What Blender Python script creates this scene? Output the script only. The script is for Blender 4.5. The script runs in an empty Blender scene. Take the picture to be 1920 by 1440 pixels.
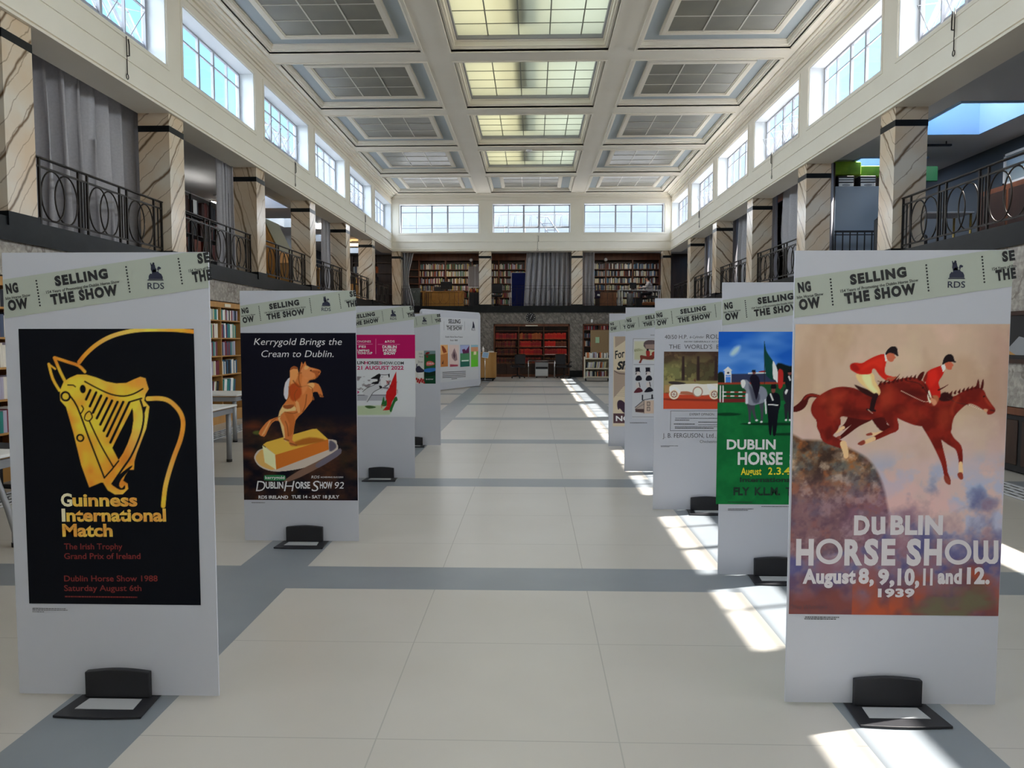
import bpy, math, random
import numpy as np
from mathutils import Vector, Matrix

# ------------------------------------------------------------ camera, sky, sun, exposure
scene = bpy.context.scene
COL = scene.collection
R = math.radians
CAM_H = 1.61
FPX = 1400.0
PITCH, YAW = 3.4540, 1.5928
camd = bpy.data.cameras.new('camera')
camd.sensor_fit = 'HORIZONTAL'; camd.sensor_width = 36.0
camd.lens = 36.0 * FPX / 1920.0
camd.clip_start = 0.05; camd.clip_end = 500
cam = bpy.data.objects.new('camera', camd); COL.objects.link(cam)
cam.location = (0, 0, CAM_H)
cam.rotation_euler = (R(90 - PITCH), 0, R(YAW))
scene.camera = cam

SUN_DIR = Vector((1, .287, 1.45)).normalized()          # towards the sun
world = bpy.data.worlds.new('sky'); scene.world = world; world.use_nodes = True
wn = world.node_tree.nodes; wl = world.node_tree.links
for n in list(wn): wn.remove(n)
sky = wn.new('ShaderNodeTexSky'); sky.sky_type = 'NISHITA'; sky.sun_disc = False
sky.sun_elevation = math.asin(SUN_DIR.z)
sky.sun_rotation = math.atan2(SUN_DIR.x, SUN_DIR.y)
sky.air_density = 1.0; sky.dust_density = .6; sky.ozone_density = 1.6
bg = wn.new('ShaderNodeBackground'); bg.inputs['Strength'].default_value = SKY = 0.175
wo = wn.new('ShaderNodeOutputWorld')
tn = wn.new('ShaderNodeMix'); tn.data_type = 'RGBA'; tn.blend_type = 'MULTIPLY'; tn.inputs[0].default_value = 1; tn.inputs[7].default_value = (.72, 1.0, 1.06, 1)
wl.new(sky.outputs[0], tn.inputs[6]); wl.new(tn.outputs[2], bg.inputs[0]); wl.new(bg.outputs[0], wo.inputs[0])

sd = bpy.data.lights.new('sun', 'SUN'); sd.energy = 8.5; sd.angle = R(0.55); sd.color = (1, .95, .87)
sun = bpy.data.objects.new('sun', sd); COL.objects.link(sun)
sun.rotation_euler = SUN_DIR.to_track_quat('Z', 'Y').to_euler()
sun.location = (12, 10, 20)

vs = scene.view_settings
scene.display_settings.display_device = 'sRGB'
vs.view_transform = 'Standard'; vs.look = 'None'; vs.gamma = 1.0; vs.use_curve_mapping = False
vs.exposure = 1.36
scene.cycles.max_bounces = 12; scene.cycles.diffuse_bounces = 8; scene.cycles.glossy_bounces = 3
scene.cycles.transmission_bounces = 5; scene.cycles.transparent_max_bounces = 12
scene.cycles.sample_clamp_indirect = 4.0
scene.cycles.caustics_reflective = False; scene.cycles.caustics_refractive = False

# ------------------------------------------------------------ room measures (metres)
XL, XR = -5.95, 5.76             # inner faces of pillars, beams and lower walls
YE, YS = 31.6, -6.46             # end wall, wall behind the camera
BAY = 3.86
ZG, ZK = 3.0, 3.06               # gallery floor, top of the black kerb
ZB, ZS, ZH, ZC = 5.29, 6.05, 7.25, 7.66   # beam soffit, clerestory sill, head, ceiling ribs
PIL = [12.27 + BAY * k for k in range(-5, 5)]      # near edge of each pillar
WIN = [12.84 + BAY * k for k in range(-5, 5)]      # near edge of each clerestory window
WLEN = 3.28

def area(name, loc, rot, sx, sy, power, color, spread=180):
    d = bpy.data.lights.new(name, 'AREA'); d.shape = 'RECTANGLE'; d.size = sx; d.size_y = sy
    d.energy = power; d.color = color; d.spread = R(spread)
    o = bpy.data.objects.new(name, d); COL.objects.link(o); o.location = loc; o.rotation_euler = rot
    return o
# area lamps added to stand in for daylight through the clerestory windows and glazed ceiling
P_SIDE, P_END, P_LAY = 68.0, 16.0, 11.5
for y in WIN:
    f = 1.9 if y < 4 else (.6 if y > 27 else 1.0)                      # rear lamps boosted to brighten camera-facing surfaces, far ones dimmed
    area('window_daylight', (XL - 1.3, y + WLEN / 2, 7.15), (0, R(-60), 0), 1.6, 3.6, P_SIDE * f, (.84, .92, 1), 115)
    area('window_daylight', (XR + 1.3, y + WLEN / 2, 7.15), (0, R(60), 0), 1.6, 3.6, P_SIDE * .72 * f, (1, .98, .95), 115)
for x in (-3.95, -.07, 3.8):
    area('window_daylight', (x, YE + 1.1, 7.0), (R(-62), 0, 0), 3.4, 1.4, P_END, (.93, .96, 1), 130)
for k in range(-5, 4):
    yc = 12.84 + BAY * k + 1.63
    area('skylight_daylight', (-.95, yc, 9.05), (0, 0, 0), 1.0, 2.6, P_LAY, (1, .93, .62))
    area('skylight_daylight', (.95, yc, 9.05), (0, 0, 0), .9, 2.6, P_LAY * .85, (.86, 1, .95))

for x in (-4.0, 0, 4.0): area('gallery_fill', (x, YE + 2.1, 5.5), (0, 0, 0), 2.2, .3, 11.0, (1, .93, .82))  # added fill lamps that brighten the end gallery shelves
for y in (14.6, 18.4, 22.3, 26.2, 30.0):
    area('gallery_fill', (XL - 2.4, y, 5.5), (0, 0, 0), .2, 1.2, 7.0, (1, .95, .88)); area('gallery_fill', (XR + 2.4, y, 5.5), (0, 0, 0), .2, 1.2, 8.0, (1, .97, .93))  # fill lamps added to brighten the long galleries

# ------------------------------------------------------------ pixel -> place (for measuring off the photograph)
_q = cam.rotation_euler.to_matrix()
def ray(u, v):
    return _q @ Vector(((u - 960) / FPX, -(v - 720) / FPX, -1))
def onY(u, v, y):
    d = ray(u, v); t = y / d.y
    return Vector((d.x * t, y, CAM_H + d.z * t))
def onX(u, v, x):
    d = ray(u, v); t = x / d.x
    return Vector((x, d.y * t, CAM_H + d.z * t))
def onZ(u, v, z=0.0):
    d = ray(u, v); t = (z - CAM_H) / d.z
    return Vector((d.x * t, d.y * t, z))

# ------------------------------------------------------------ colours and materials
def lin(c):
    c = np.asarray(c, float) / 255.0
    return np.where(c <= .04045, c / 12.92, ((c + .055) / 1.055) ** 2.4)
def rgb(r, g, b):
    return tuple(float(v) for v in lin((r, g, b)))
MATS = {}
def mat(name, color, rough=.6, metal=0.0, spec=.4, emit=None, estr=0.0):
    if name in MATS: return MATS[name]
    m = bpy.data.materials.new(name); m.use_nodes = True
    b = m.node_tree.nodes['Principled BSDF']
    b.inputs['Base Color'].default_value = (*color, 1); b.inputs['Roughness'].default_value = rough
    b.inputs['Metallic'].default_value = metal; b.inputs['Specular IOR Level'].default_value = spec
    if emit:
        b.inputs['Emission Color'].default_value = (*emit, 1); b.inputs['Emission Strength'].default_value = estr
    m.diffuse_color = (*color, 1)
    MATS[name] = m
    return m
def noisy(name, c1, c2, scale=6.0, rough=.6, detail=5, stretch=(1, 1, 1), spec=.4, lo=.35, hi=.65, bump=0.0):
    """two colours mixed by noise in the object's own space"""
    if name in MATS: return MATS[name]
    m = mat(name, c1, rough, spec=spec); nt = m.node_tree; N = nt.nodes; L = nt.links
    b = N['Principled BSDF']
    tc = N.new('ShaderNodeTexCoord'); mp = N.new('ShaderNodeMapping'); mp.inputs['Scale'].default_value = stretch
    nz = N.new('ShaderNodeTexNoise'); nz.inputs['Scale'].default_value = scale; nz.inputs['Detail'].default_value = detail
    rp = N.new('ShaderNodeValToRGB'); e = rp.color_ramp.elements
    e[0].position = lo; e[0].color = (*c1, 1); e[1].position = hi; e[1].color = (*c2, 1)
    L.new(tc.outputs['Object'], mp.inputs[0]); L.new(mp.outputs[0], nz.inputs['Vector'])
    L.new(nz.outputs[0], rp.inputs[0]); L.new(rp.outputs[0], b.inputs['Base Color'])
    if bump:
        bp = N.new('ShaderNodeBump'); bp.inputs['Strength'].default_value = bump; bp.inputs['Distance'].default_value = .01
        L.new(nz.outputs[0], bp.inputs['Height']); L.new(bp.outputs[0], b.inputs['Normal'])
    return m
def marble(name, base, warm, vein, rot, wscale=1.5, width=.09, rough=.22, dist=5.0, fine=True, cloud=1.6):
    """polished marble with slanting veins"""
    m = mat(name, base, rough); nt = m.node_tree; N = nt.nodes; L = nt.links
    b = N['Principled BSDF']
    tc = N.new('ShaderNodeTexCoord'); mp = N.new('ShaderNodeMapping'); mp.inputs['Rotation'].default_value = rot
    L.new(tc.outputs['Object'], mp.inputs[0])
    def veins(scale, w, off, d):
        wv = N.new('ShaderNodeTexWave'); wv.inputs['Scale'].default_value = scale; wv.inputs['Distortion'].default_value = d
        wv.inputs['Detail'].default_value = 4; wv.inputs['Detail Scale'].default_value = 1.3; wv.inputs['Phase Offset'].default_value = off
        L.new(mp.outputs[0], wv.inputs['Vector'])
        r = N.new('ShaderNodeValToRGB'); e = r.color_ramp.elements
        e[0].position = 0; e[0].color = (1, 1, 1, 1); e[1].position = w; e[1].color = (0, 0, 0, 1)
        x = e.new(w * .35); x.color = (.45, .45, .45, 1)
        L.new(wv.outputs['Fac'], r.inputs[0])
        return r.outputs[0]
    nz = N.new('ShaderNodeTexNoise'); nz.inputs['Scale'].default_value = cloud; nz.inputs['Detail'].default_value = 6
    L.new(mp.outputs[0], nz.inputs['Vector'])
    cr = N.new('ShaderNodeValToRGB'); e = cr.color_ramp.elements
    e[0].position = .34; e[0].color = (*base, 1); e[1].position = .58; e[1].color = (*warm, 1)
    L.new(nz.outputs[0], cr.inputs[0])
    col = cr.outputs[0]
    for sc, w, off, d, f in ((wscale, width, 0, dist, .95), (wscale * 2.3, width * .6, 2.1, dist * 1.5, .6)) if fine else ((wscale, width, 0, dist, .8),):
        mx = N.new('ShaderNodeMix'); mx.data_type = 'RGBA'
        ml = N.new('ShaderNodeMath'); ml.operation = 'MULTIPLY'; ml.inputs[1].default_value = f
        L.new(veins(sc, w, off, d), ml.inputs[0]); L.new(ml.outputs[0], mx.inputs[0])
        L.new(col, mx.inputs[6]); mx.inputs[7].default_value = (*vein, 1)
        col = mx.outputs[2]
    L.new(col, b.inputs['Base Color'])
    return m
def glassy(name, tint=(1, 1, 1), fac=.07):
    m = mat(name, tint, .05); nt = m.node_tree; N = nt.nodes; L = nt.links
    t = N.new('ShaderNodeBsdfTransparent'); t.inputs[0].default_value = (*tint, 1)
    g = N.new('ShaderNodeBsdfGlossy'); g.inputs['Roughness'].default_value = .05
    mx = N.new('ShaderNodeMixShader'); mx.inputs[0].default_value = fac
    L.new(t.outputs[0], mx.inputs[1]); L.new(g.outputs[0], mx.inputs[2]); L.new(mx.outputs[0], N['Material Output'].inputs[0])
    return m
def translucent(name, color):
    m = mat(name, color, .4); nt = m.node_tree; N = nt.nodes; L = nt.links
    t = N.new('ShaderNodeBsdfTranslucent'); t.inputs[0].default_value = (*color, 1)
    mx = N.new('ShaderNodeMixShader'); mx.inputs[0].default_value = .85
    L.new(N['Principled BSDF'].outputs[0], mx.inputs[1]); L.new(t.outputs[0], mx.inputs[2]); L.new(mx.outputs[0], N['Material Output'].inputs[0])
    return m
def printed(name, rough=.45):
    """ink on a print: the picture's own colours, stored in the mesh"""
    m = mat(name, (1, 1, 1), rough, spec=.12); nt = m.node_tree
    a = nt.nodes.new('ShaderNodeVertexColor'); a.layer_name = 'ink'
    nt.links.new(a.outputs[0], nt.nodes['Principled BSDF'].inputs['Base Color'])
    return m
M = dict(
    plaster=noisy('cream_plaster', (.85, .795, .695), (.875, .825, .73), 1.2, .75),
    white_plaster=mat('white_reveal_plaster', (.66, .68, .70), .7),
    blue_panel=mat('pale_blue_ceiling_paint', (.42, .475, .51), .7),
    lay=noisy('grey_ceiling_glass', (.22, .215, .19), (.27, .26, .22), 1.1, .34, 3, spec=.25),
    lay_bar=mat('cream_glazing_bar', (.74, .72, .66), .5),
    lead=mat('dark_glazing_bar', (.32, .33, .29), .5),
    layglass=translucent('ribbed_skylight_glass', (.80, .80, .74)),
    steel=mat('grey_window_steel', (.36, .36, .39), .5),
    glass=glassy('clear_glass'),
    black=noisy('black_marble', (.006, .007, .008), (.011, .012, .014), 5, .36, spec=.22),
    mA=marble('cream_marble_rising', (.73, .665, .57), (.70, .54, .38), (.16, .09, .045), (0, R(45), R(42)), .85, .04, dist=2.0, cloud=1.1),
    mB=marble('cream_marble_falling', (.73, .665, .57), (.70, .54, .38), (.16, .09, .045), (0, R(-45), R(-42)), .85, .04, dist=2.0, cloud=1.1),
    mC=marble('cream_marble_upright', (.66, .57, .45), (.58, .44, .31), (.20, .13, .07), (0, R(16), R(20)), .8, .05, dist=2.0),
    wallm=marble('grey_wall_marble', (.29, .265, .24), (.16, .145, .13), (.085, .075, .068), (R(10), R(38), R(12)), 1.6, .06, .3, 9, True, 9),
    wallp=marble('pale_wall_marble', (.45, .415, .37), (.28, .255, .225), (.17, .145, .125), (R(6), R(12), R(8)), 1.3, .05, .3, 11, True, 14),
    floor=noisy('beige_floor_sheet', (.465, .44, .405), (.49, .466, .432), 1.3, .32, 4, spec=.45),
    band=noisy('grey_floor_band', (.19, .213, .238), (.215, .238, .263), 1.8, .34, 4, spec=.45),
    joint=mat('floor_joint', (.38, .365, .34), .6),
    iron=mat('bronzed_iron', (.035, .028, .024), .38, .6),
    curtain=noisy('grey_curtain_cloth', (.43, .42, .45), (.47, .46, .49), 30, .8, 3),
    wood=noisy('red_brown_wood', (.165, .055, .024), (.10, .032, .014), 7, .4, 4, (1, 1, .12)),
    oak=noisy('honey_oak', (.50, .27, .085), (.42, .21, .06), 6, .45, 4, (1, 1, .15)),
    dark=mat('near_black', (.012, .011, .012), .5),
    dwood=noisy('dark_wood', (.045, .020, .012), (.028, .013, .009), 7, .4, 4, (1, 1, .15)),
    white=mat('white_paint', (.78, .78, .78), .5),
    grey=mat('grey_metal', (.30, .31, .33), .4, .3),
    lgrey=mat('light_grey', (.55, .56, .58), .5),
    chrome=mat('chrome', (.75, .75, .76), .18, 1),
    board=mat('white_display_board', (.535, .555, .625), .42),
    plastic=mat('black_plastic', (.018, .018, .022), .45),
    card=mat('grey_card', (.40, .41, .43), .5),
    roof=mat('pale_roof', (.55, .55, .56), .8),
    gwall=mat('slate_blue_wall', (.075, .092, .115), .8),
    gceil=mat('gallery_ceiling_white', (.58, .58, .57), .8),
    gfloor=mat('gallery_carpet', (.10, .10, .11), .9),
    ink=mat('black_ink', (.02, .021, .024), .5),
)
# ------------------------------------------------------------ mesh building
class MB:
    def __init__(s): s.v = []; s.f = []; s.m = []; s.ms = []; s.sm = []
    def mi(s, m):
        m = M[m] if isinstance(m, str) else m
        if m not in s.ms: s.ms.append(m)
        return s.ms.index(m)
    def face(s, pts, m, smooth=False):
        i = len(s.v); s.v += [tuple(p) for p in pts]; s.f.append(tuple(range(i, i + len(pts)))); s.m.append(s.mi(m)); s.sm.append(smooth)
    def raw(s, vs, fs, m, smooth=False):
        i = len(s.v); s.v += [tuple(p) for p in vs]; k = s.mi(m)
        for f in fs: s.f.append(tuple(i + j for j in f)); s.m.append(k); s.sm.append(smooth)
        return s
    def box(s, x0, y0, z0, x1, y1, z1, m):
        x0, x1 = min(x0, x1), max(x0, x1); y0, y1 = min(y0, y1), max(y0, y1); z0, z1 = min(z0, z1), max(z0, z1)
        v = [(x0, y0, z0), (x1, y0, z0), (x1, y1, z0), (x0, y1, z0), (x0, y0, z1), (x1, y0, z1), (x1, y1, z1), (x0, y1, z1)]
        return s.raw(v, [(0, 3, 2, 1), (4, 5, 6, 7), (0, 1, 5, 4), (1, 2, 6, 5), (2, 3, 7, 6), (3, 0, 4, 7)], m)
    def bbox(s, x0, y0, z0, x1, y1, z1, m, b=.006):
        """box with chamfered edges"""
        x0, x1 = min(x0, x1), max(x0, x1); y0, y1 = min(y0, y1), max(y0, y1); z0, z1 = min(z0, z1), max(z0, z1)
        b = min(b, (x1 - x0) * .45, (y1 - y0) * .45, (z1 - z0) * .45)
        prof = [(0, b), (b, 0), ]
        rings = []
        for z, o in ((z0, b), (z0 + b, 0), (z1 - b, 0), (z1, b)):
            q = []
            for cx, cy, sx, sy in ((x0, y0, 1, 1), (x1, y0, -1, 1), (x1, y1, -1, -1), (x0, y1, 1, -1)):
                a, c = (cx + sx * o, cy + sy * (b + o * .0 if o == 0 else b + o)), (cx + sx * (b if o == 0 else b + o), cy + sy * o)
                q += [a, c] if (sx * sy > 0) else [c, a]
            rings.append([(x, y, z) for x, y in q])
        return s.loft(rings, m)
    def loft(s, rings, m, cap=True, closed=True, smooth=False):
        n = len(rings[0]); vs = [p for r in rings for p in r]; fs = []
        for i in range(len(rings) - 1):
            for j in range(n if closed else n - 1):
                k = (j + 1) % n
                fs.append((i * n + j, i * n + k, (i + 1) * n + k, (i + 1) * n + j))
        if cap: fs += [tuple(range(n - 1, -1, -1)), tuple((len(rings) - 1) * n + j for j in range(n))]
        return s.raw(vs, fs, m, smooth)
    def prism(s, poly, y0, y1, m):
        """(x, z) outline pushed from y0 to y1"""
        return s.loft([[(x, y0, z) for x, z in poly], [(x, y1, z) for x, z in poly]], m)
    def slab(s, poly, z0, z1, m):
        return s.loft([[(x, y, z0) for x, y in poly], [(x, y, z1) for x, y in poly]], m)
    def tube(s, pts, r, m, n=8, cap=True, closed=False):
        pts = [Vector(p) for p in pts]; rs = r if isinstance(r, (list, tuple)) else [r] * len(pts)
        rings = []; up = None
        for i, p in enumerate(pts):
            if closed: t = pts[(i + 1) % len(pts)] - pts[i - 1]
            else: t = pts[min(i + 1, len(pts) - 1)] - pts[max(i - 1, 0)]
            t.normalize()
            if up is None: up = Vector((0, 0, 1)) if abs(t.z) < .9 else Vector((1, 0, 0))
            a = t.cross(up).normalized(); b = a.cross(t).normalized(); up = b
            rings.append([p + (a * math.cos(2 * math.pi * k / n) + b * math.sin(2 * math.pi * k / n)) * rs[i] for k in range(n)])
        if closed: rings.append(rings[0])
        return s.loft(rings, m, cap and not closed, True, n > 5)
    def lathe(s, prof, m, n=16, c=(0, 0, 0), smooth=True):
        rings = [[(c[0] + r * math.cos(2 * math.pi * k / n), c[1] + r * math.sin(2 * math.pi * k / n), c[2] + z) for k in range(n)] for r, z in prof]
        return s.loft(rings, m, True, True, smooth)
    def ell(s, c, rx, ry, rz, m, n=12):
        rings = []
        for i in range(n + 1):
            a = -math.pi / 2 + math.pi * i / n; q = max(math.cos(a), .02)
            rings.append([(c[0] + rx * q * math.cos(2 * math.pi * k / n), c[1] + ry * q * math.sin(2 * math.pi * k / n), c[2] + rz * math.sin(a)) for k in range(n)])
        return s.loft(rings, m, True, True, True)
    def build(s, name, parent=None, loc=(0, 0, 0), rot=(0, 0, 0), bevel=0):
        me = bpy.data.meshes.new(name); me.from_pydata(s.v, [], s.f)
        for m in s.ms: me.materials.append(m)
        me.polygons.foreach_set('material_index', s.m); me.polygons.foreach_set('use_smooth', s.sm)
        me.update()
        o = bpy.data.objects.new(name, me); COL.objects.link(o); o.location = loc; o.rotation_euler = rot
        if parent is not None: o.parent = parent
        if bevel:
            b = o.modifiers.new('soft_edges', 'BEVEL'); b.width = bevel; b.segments = 2; b.limit_method = 'ANGLE'
        return o
def tag(o, label, cat, group=None, kind=None):
    if label: o['label'] = label
    if cat: o['category'] = cat
    if group: o['group'] = group
    if kind: o['kind'] = kind
    return o
def thing(name, label, cat, loc=(0, 0, 0), rz=0, group=None):
    o = bpy.data.objects.new(name, None); COL.objects.link(o); o.empty_display_size = .1
    o.location = loc; o.rotation_euler = (0, 0, rz)
    return tag(o, label, cat, group)
def struct(mb, name, label=None, **k):
    o = mb.build(name, **k)
    if o.parent is None: o['kind'] = 'structure'
    if label: o['label'] = label; o['category'] = label_cat(name)
    return o
def label_cat(name):
    return name.split('_')[0]
def inst(o, parent=None, loc=None, rot=None, scale=None):
    c = o.copy(); COL.objects.link(c); c.parent = parent
    if loc is not None: c.location = loc
    if rot is not None: c.rotation_euler = rot
    if scale is not None: c.scale = scale
    return c
def dup(root, loc, rz=0, label=None, group=None, cat=None):
    r = root.copy(); COL.objects.link(r); r.location = loc; r.rotation_euler = (0, 0, rz)
    if label: r['label'] = label
    if group: r['group'] = group
    if cat: r['category'] = cat
    for ch in list(root.children):
        c = ch.copy(); COL.objects.link(c); c.parent = r
        for g in list(ch.children):
            d = g.copy(); COL.objects.link(d); d.parent = c
    return r
HARP, RIDE = 'harp-poster side', 'huntsmen-poster side'     # the two long sides of the hall
ORD = ('first second third fourth fifth sixth seventh eighth ninth tenth eleventh twelfth thirteenth fourteenth fifteenth sixteenth '
       'seventeenth eighteenth nineteenth twentieth').split() + ['twenty-' + w for w in 'first second third fourth fifth sixth seventh eighth ninth'.split()]

# ------------------------------------------------------------ floor
fl = MB()
xs = [XL - .6, -5.47, -5.07, -2.075, -1.595, -.632, -.626, .346, .352, 1.33, 1.80, XR + .6]
ycuts = [YS - .1]
cross = [4.70 + 3.362 * k for k in range(-3, 8)]
lines = [2.9 + .96 * k for k in range(-9, 30)]
rows = []
for y in cross: rows.append((y, y + .47, 'band'))
for y in lines:
    if not any(a - .05 < y < b + .05 for a, b, _ in rows): rows.append((y, y + .006, 'joint'))
rows.sort()
full = []; p = YS - .1
for a, b, t in rows:
    if a > p: full.append((p, a, 'floor'))
    if b > p: full.append((max(a, p), b, t)); p = b
full.append((p, YE + .6, 'floor'))
for i in range(len(xs) - 1):
    x0, x1 = xs[i], xs[i + 1]
    strip = (abs(x0 + 2.075) < .01) or (abs(x0 - 1.33) < .01)
    jn = (x1 - x0) < .02
    for a, b, t in full:
        m = t
        if strip or t == 'band': m = 'band'
        elif jn: m = 'joint'
        fl.face([(x0, a, 0), (x1, a, 0), (x1, b, 0), (x0, b, 0)], m)
struct(fl, 'floor')
ug = MB(); ug.box(-13, YS - .3, -.3, 13, 40, -.02, 'roof'); struct(ug, 'ground')

# ------------------------------------------------------------ long walls
def side(s):
    X = XL if s < 0 else XR
    return lambda d: X + s * d            # d metres outwards from the inner face
def long_side(s, nm):
    o = side(s)
    # lower marble wall with recesses for bookcases
    lw = MB(); wm = 'wallp'
    rec = [(12.55, 15.1), (6.15, 8.72)] if s < 0 else [(7.2, 9.9)]
    y = YS
    ht = 2.33 if s < 0 else .80
    for a, b in sorted(rec):
        lw.box(o(0), y, 0, o(.5), a, 2.72, wm); lw.box(o(0), a, ht, o(.5), b, 2.72, wm); lw.box(o(.42), a, 0, o(.5), b, ht, wm); y = b
    lw.box(o(0), y, 0, o(.5), YE + .5, 2.72, wm)
    struct(lw, 'wall_' + nm)
    # black ledge and kerb under the gallery
    k = MB()
    k.box(o(-.05), YS, 2.72, o(.5), YE - (.0), 2.87, 'black'); k.box(o(-.03), YS, 2.87, o(.5), YE, 2.895, 'black')
    k.box(o(.0), YS, 2.895, o(.52), YE, 3.0, 'black')
    for y in PIL: k.box(o(-.02), y - .02, 2.895, o(.53), y + .53, ZK, 'black')
    struct(k, 'trim_1' if s < 0 else 'trim_2')
    # pillars
    for i, y in enumerate(PIL):
        if y < 3: continue
        p = MB(); mm = ('mA', 'mA', 'mB', 'mA', 'mB', 'mB', 'mC')[i % 7] if s < 0 else ('mB', 'mA', 'mB', 'mA', 'mA', 'mB', 'mB')[i % 7]
        p.box(0, 0, 0, s * .51, .51, ZB - ZK, mm)
        p.box(-s * .004, -.004, 4.99 - ZK, s * .514, .514, 5.09 - ZK, 'black')
        q = p.build('pillar', loc=(o(0), y, ZK)); q['kind'] = 'structure'
    # beam, clerestory wall, cornice
    w = MB(); pl = 'plaster'
    w.box(o(0), YS, ZB, o(.51), YE, ZS - .02, pl)
    w.box(o(-.012), YS, 5.38, o(0), YE, 5.68, pl); w.box(o(-.03), YS, 5.36, o(0), YE, 5.385, pl); w.box(o(-.03), YS, 5.68, o(0), YE, 5.71, pl)
    w.box(o(-.05), YS, ZB, o(0), YE, 5.31, pl)
    w.box(o(0), YS, ZS - .02, o(.4), YE, ZS, pl); w.box(o(0), YS, ZH, o(.4), YE, ZC + .2, pl)
    e = [YS] + [v for y in WIN for v in (y, y + WLEN)] + [YE]
    for a, b in zip(e[0::2], e[1::2]):
        if b - a > .01: w.box(o(0), a, ZS, o(.4), b, ZH, pl)
    for y in WIN:                                                # white reveals and a thin raised surround
        b = y + WLEN; d0, d1 = .012, .345
        w.box(o(d0), y, ZS, o(d1), y + .012, ZH, 'white_plaster'); w.box(o(d0), b - .012, ZS, o(d1), b, ZH, 'white_plaster')
        w.box(o(d0), y, ZH - .012, o(d1), b, ZH, 'white_plaster'); w.box(o(d0), y, ZS, o(d1), b, ZS + .012, 'white_plaster')
        t = .07
        for q in ((y - t, ZS - t, b + t, ZS - .012), (y - t, ZH + .012, b + t, ZH + t), (y - t, ZS - .012, y - .012, ZH + .012), (b + .012, ZS - .012, b + t, ZH + .012)):
            w.box(o(-.014), q[0], q[1], o(0), q[2], q[3], pl)
    for d, z0, z1 in ((.03, 7.40, 7.44), (.05, 7.50, 7.54), (.10, 7.54, 7.585), (.16, 7.585, 7.62), (.22, 7.62, ZC)):
        w.box(o(-d), YS, z0, o(0), YE, z1, pl)
    struct(w, 'wall_%s_upper' % nm)
long_side(-1, 'left'); long_side(1, 'right')

# ------------------------------------------------------------ end wall
PE = [(-5.95, -5.58), (-2.27, -1.76), (1.62, 2.08), (5.43, 5.76)]       # pilasters and pillars, x ranges
WE = [(-5.62, -2.26), (-1.70, 1.57), (2.13, 5.47)]                       # windows
ew = MB()
NB, NS = (-1.66, 1.56), (2.10, 4.1)                                      # bookcase niches
wm = 'wallm'
for a, b in ((XL, NB[0]), (NB[1], NS[0]), (NS[1], XR)): ew.box(a, YE, 0, b, YE + .5, 2.72, wm)
for a, b in (NB, NS): ew.box(a, YE, 2.25, b, YE + .5, 2.72, wm); ew.box(a, YE + .42, 0, b, YE + .5, 2.25, wm)
struct(ew, 'wall_end')
k = MB(); k.box(XL, YE - .05, 2.72, XR, YE + .5, 2.87, 'black'); k.box(XL, YE - .03, 2.87, XR, YE + .5, 2.895, 'black'); k.box(XL, YE, 2.895, XR, YE + .52, 3.0, 'black')
k.box(XL, YE - .02, 0, NB[0], YE, .28, 'black'); k.box(NB[1], YE - .02, 0, NS[0], YE, .28, 'black'); k.box(NS[1], YE - .02, 0, XR, YE, .28, 'black')
for a, b in PE: k.box(a - .02, YE - .02, 2.895, b + .02, YE + .53, ZK, 'black')
struct(k, 'trim_3')
for i, (a, b) in enumerate(PE):
    p = MB(); mm = ('mC', 'mB', 'mB', 'mC')[i]
    p.box(0, 0, 0, b - a, .51, ZB - ZK, mm); p.box(-.004, -.004, 4.99 - ZK, b - a + .004, .514, 5.09 - ZK, 'black')
    q = p.build('pillar', loc=(a, YE, ZK)); q['kind'] = 'structure'
w = MB(); pl = 'plaster'
w.box(XL - .51, YE, ZB, XR + .51, YE + .51, ZS - .02, pl)
w.box(XL, YE - .012, 5.38, XR, YE, 5.68, pl); w.box(XL, YE - .03, 5.36, XR, YE, 5.385, pl); w.box(XL, YE - .03, 5.68, XR, YE, 5.71, pl); w.box(XL, YE - .05, ZB, XR, YE, 5.31, pl)
w.box(XL - .4, YE, ZS - .02, XR + .4, YE + .4, ZS, pl); w.box(XL - .4, YE, ZH, XR + .4, YE + .4, ZC + .2, pl)
e = [XL - .4] + [v for q in WE for v in q] + [XR + .4]
for a, b in zip(e[0::2], e[1::2]): w.box(a, YE, ZS, b, YE + .4, ZH, pl)
for a, b in WE:
    for q in ((a, ZS, a + .012, ZH), (b - .012, ZS, b, ZH), (a, ZS, b, ZS + .012), (a, ZH - .012, b, ZH)): w.box(q[0], YE + .012, q[1], q[2], YE + .34, q[3], 'white_plaster')
    t = .07
    for q in ((a - t, ZS - t, b + t, ZS - .012), (a - t, ZH + .012, b + t, ZH + t), (a - t, ZS - .012, a - .012, ZH + .012), (b + .012, ZS - .012, b + t, ZH + .012)):
        w.box(q[0], YE - .014, q[1], q[2], YE, q[3], pl)
for d, z0, z1 in ((.03, 7.40, 7.44), (.05, 7.50, 7.54), (.10, 7.54, 7.585), (.16, 7.585, 7.62), (.22, 7.62, ZC)): w.box(XL, YE - d, z0, XR, YE, z1, pl)
struct(w, 'wall_end_upper')
bw = MB(); bw.box(-10.2, YS - .3, 0, 10.2, YS, 9.4, 'plaster'); struct(bw, 'wall_back')

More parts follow.
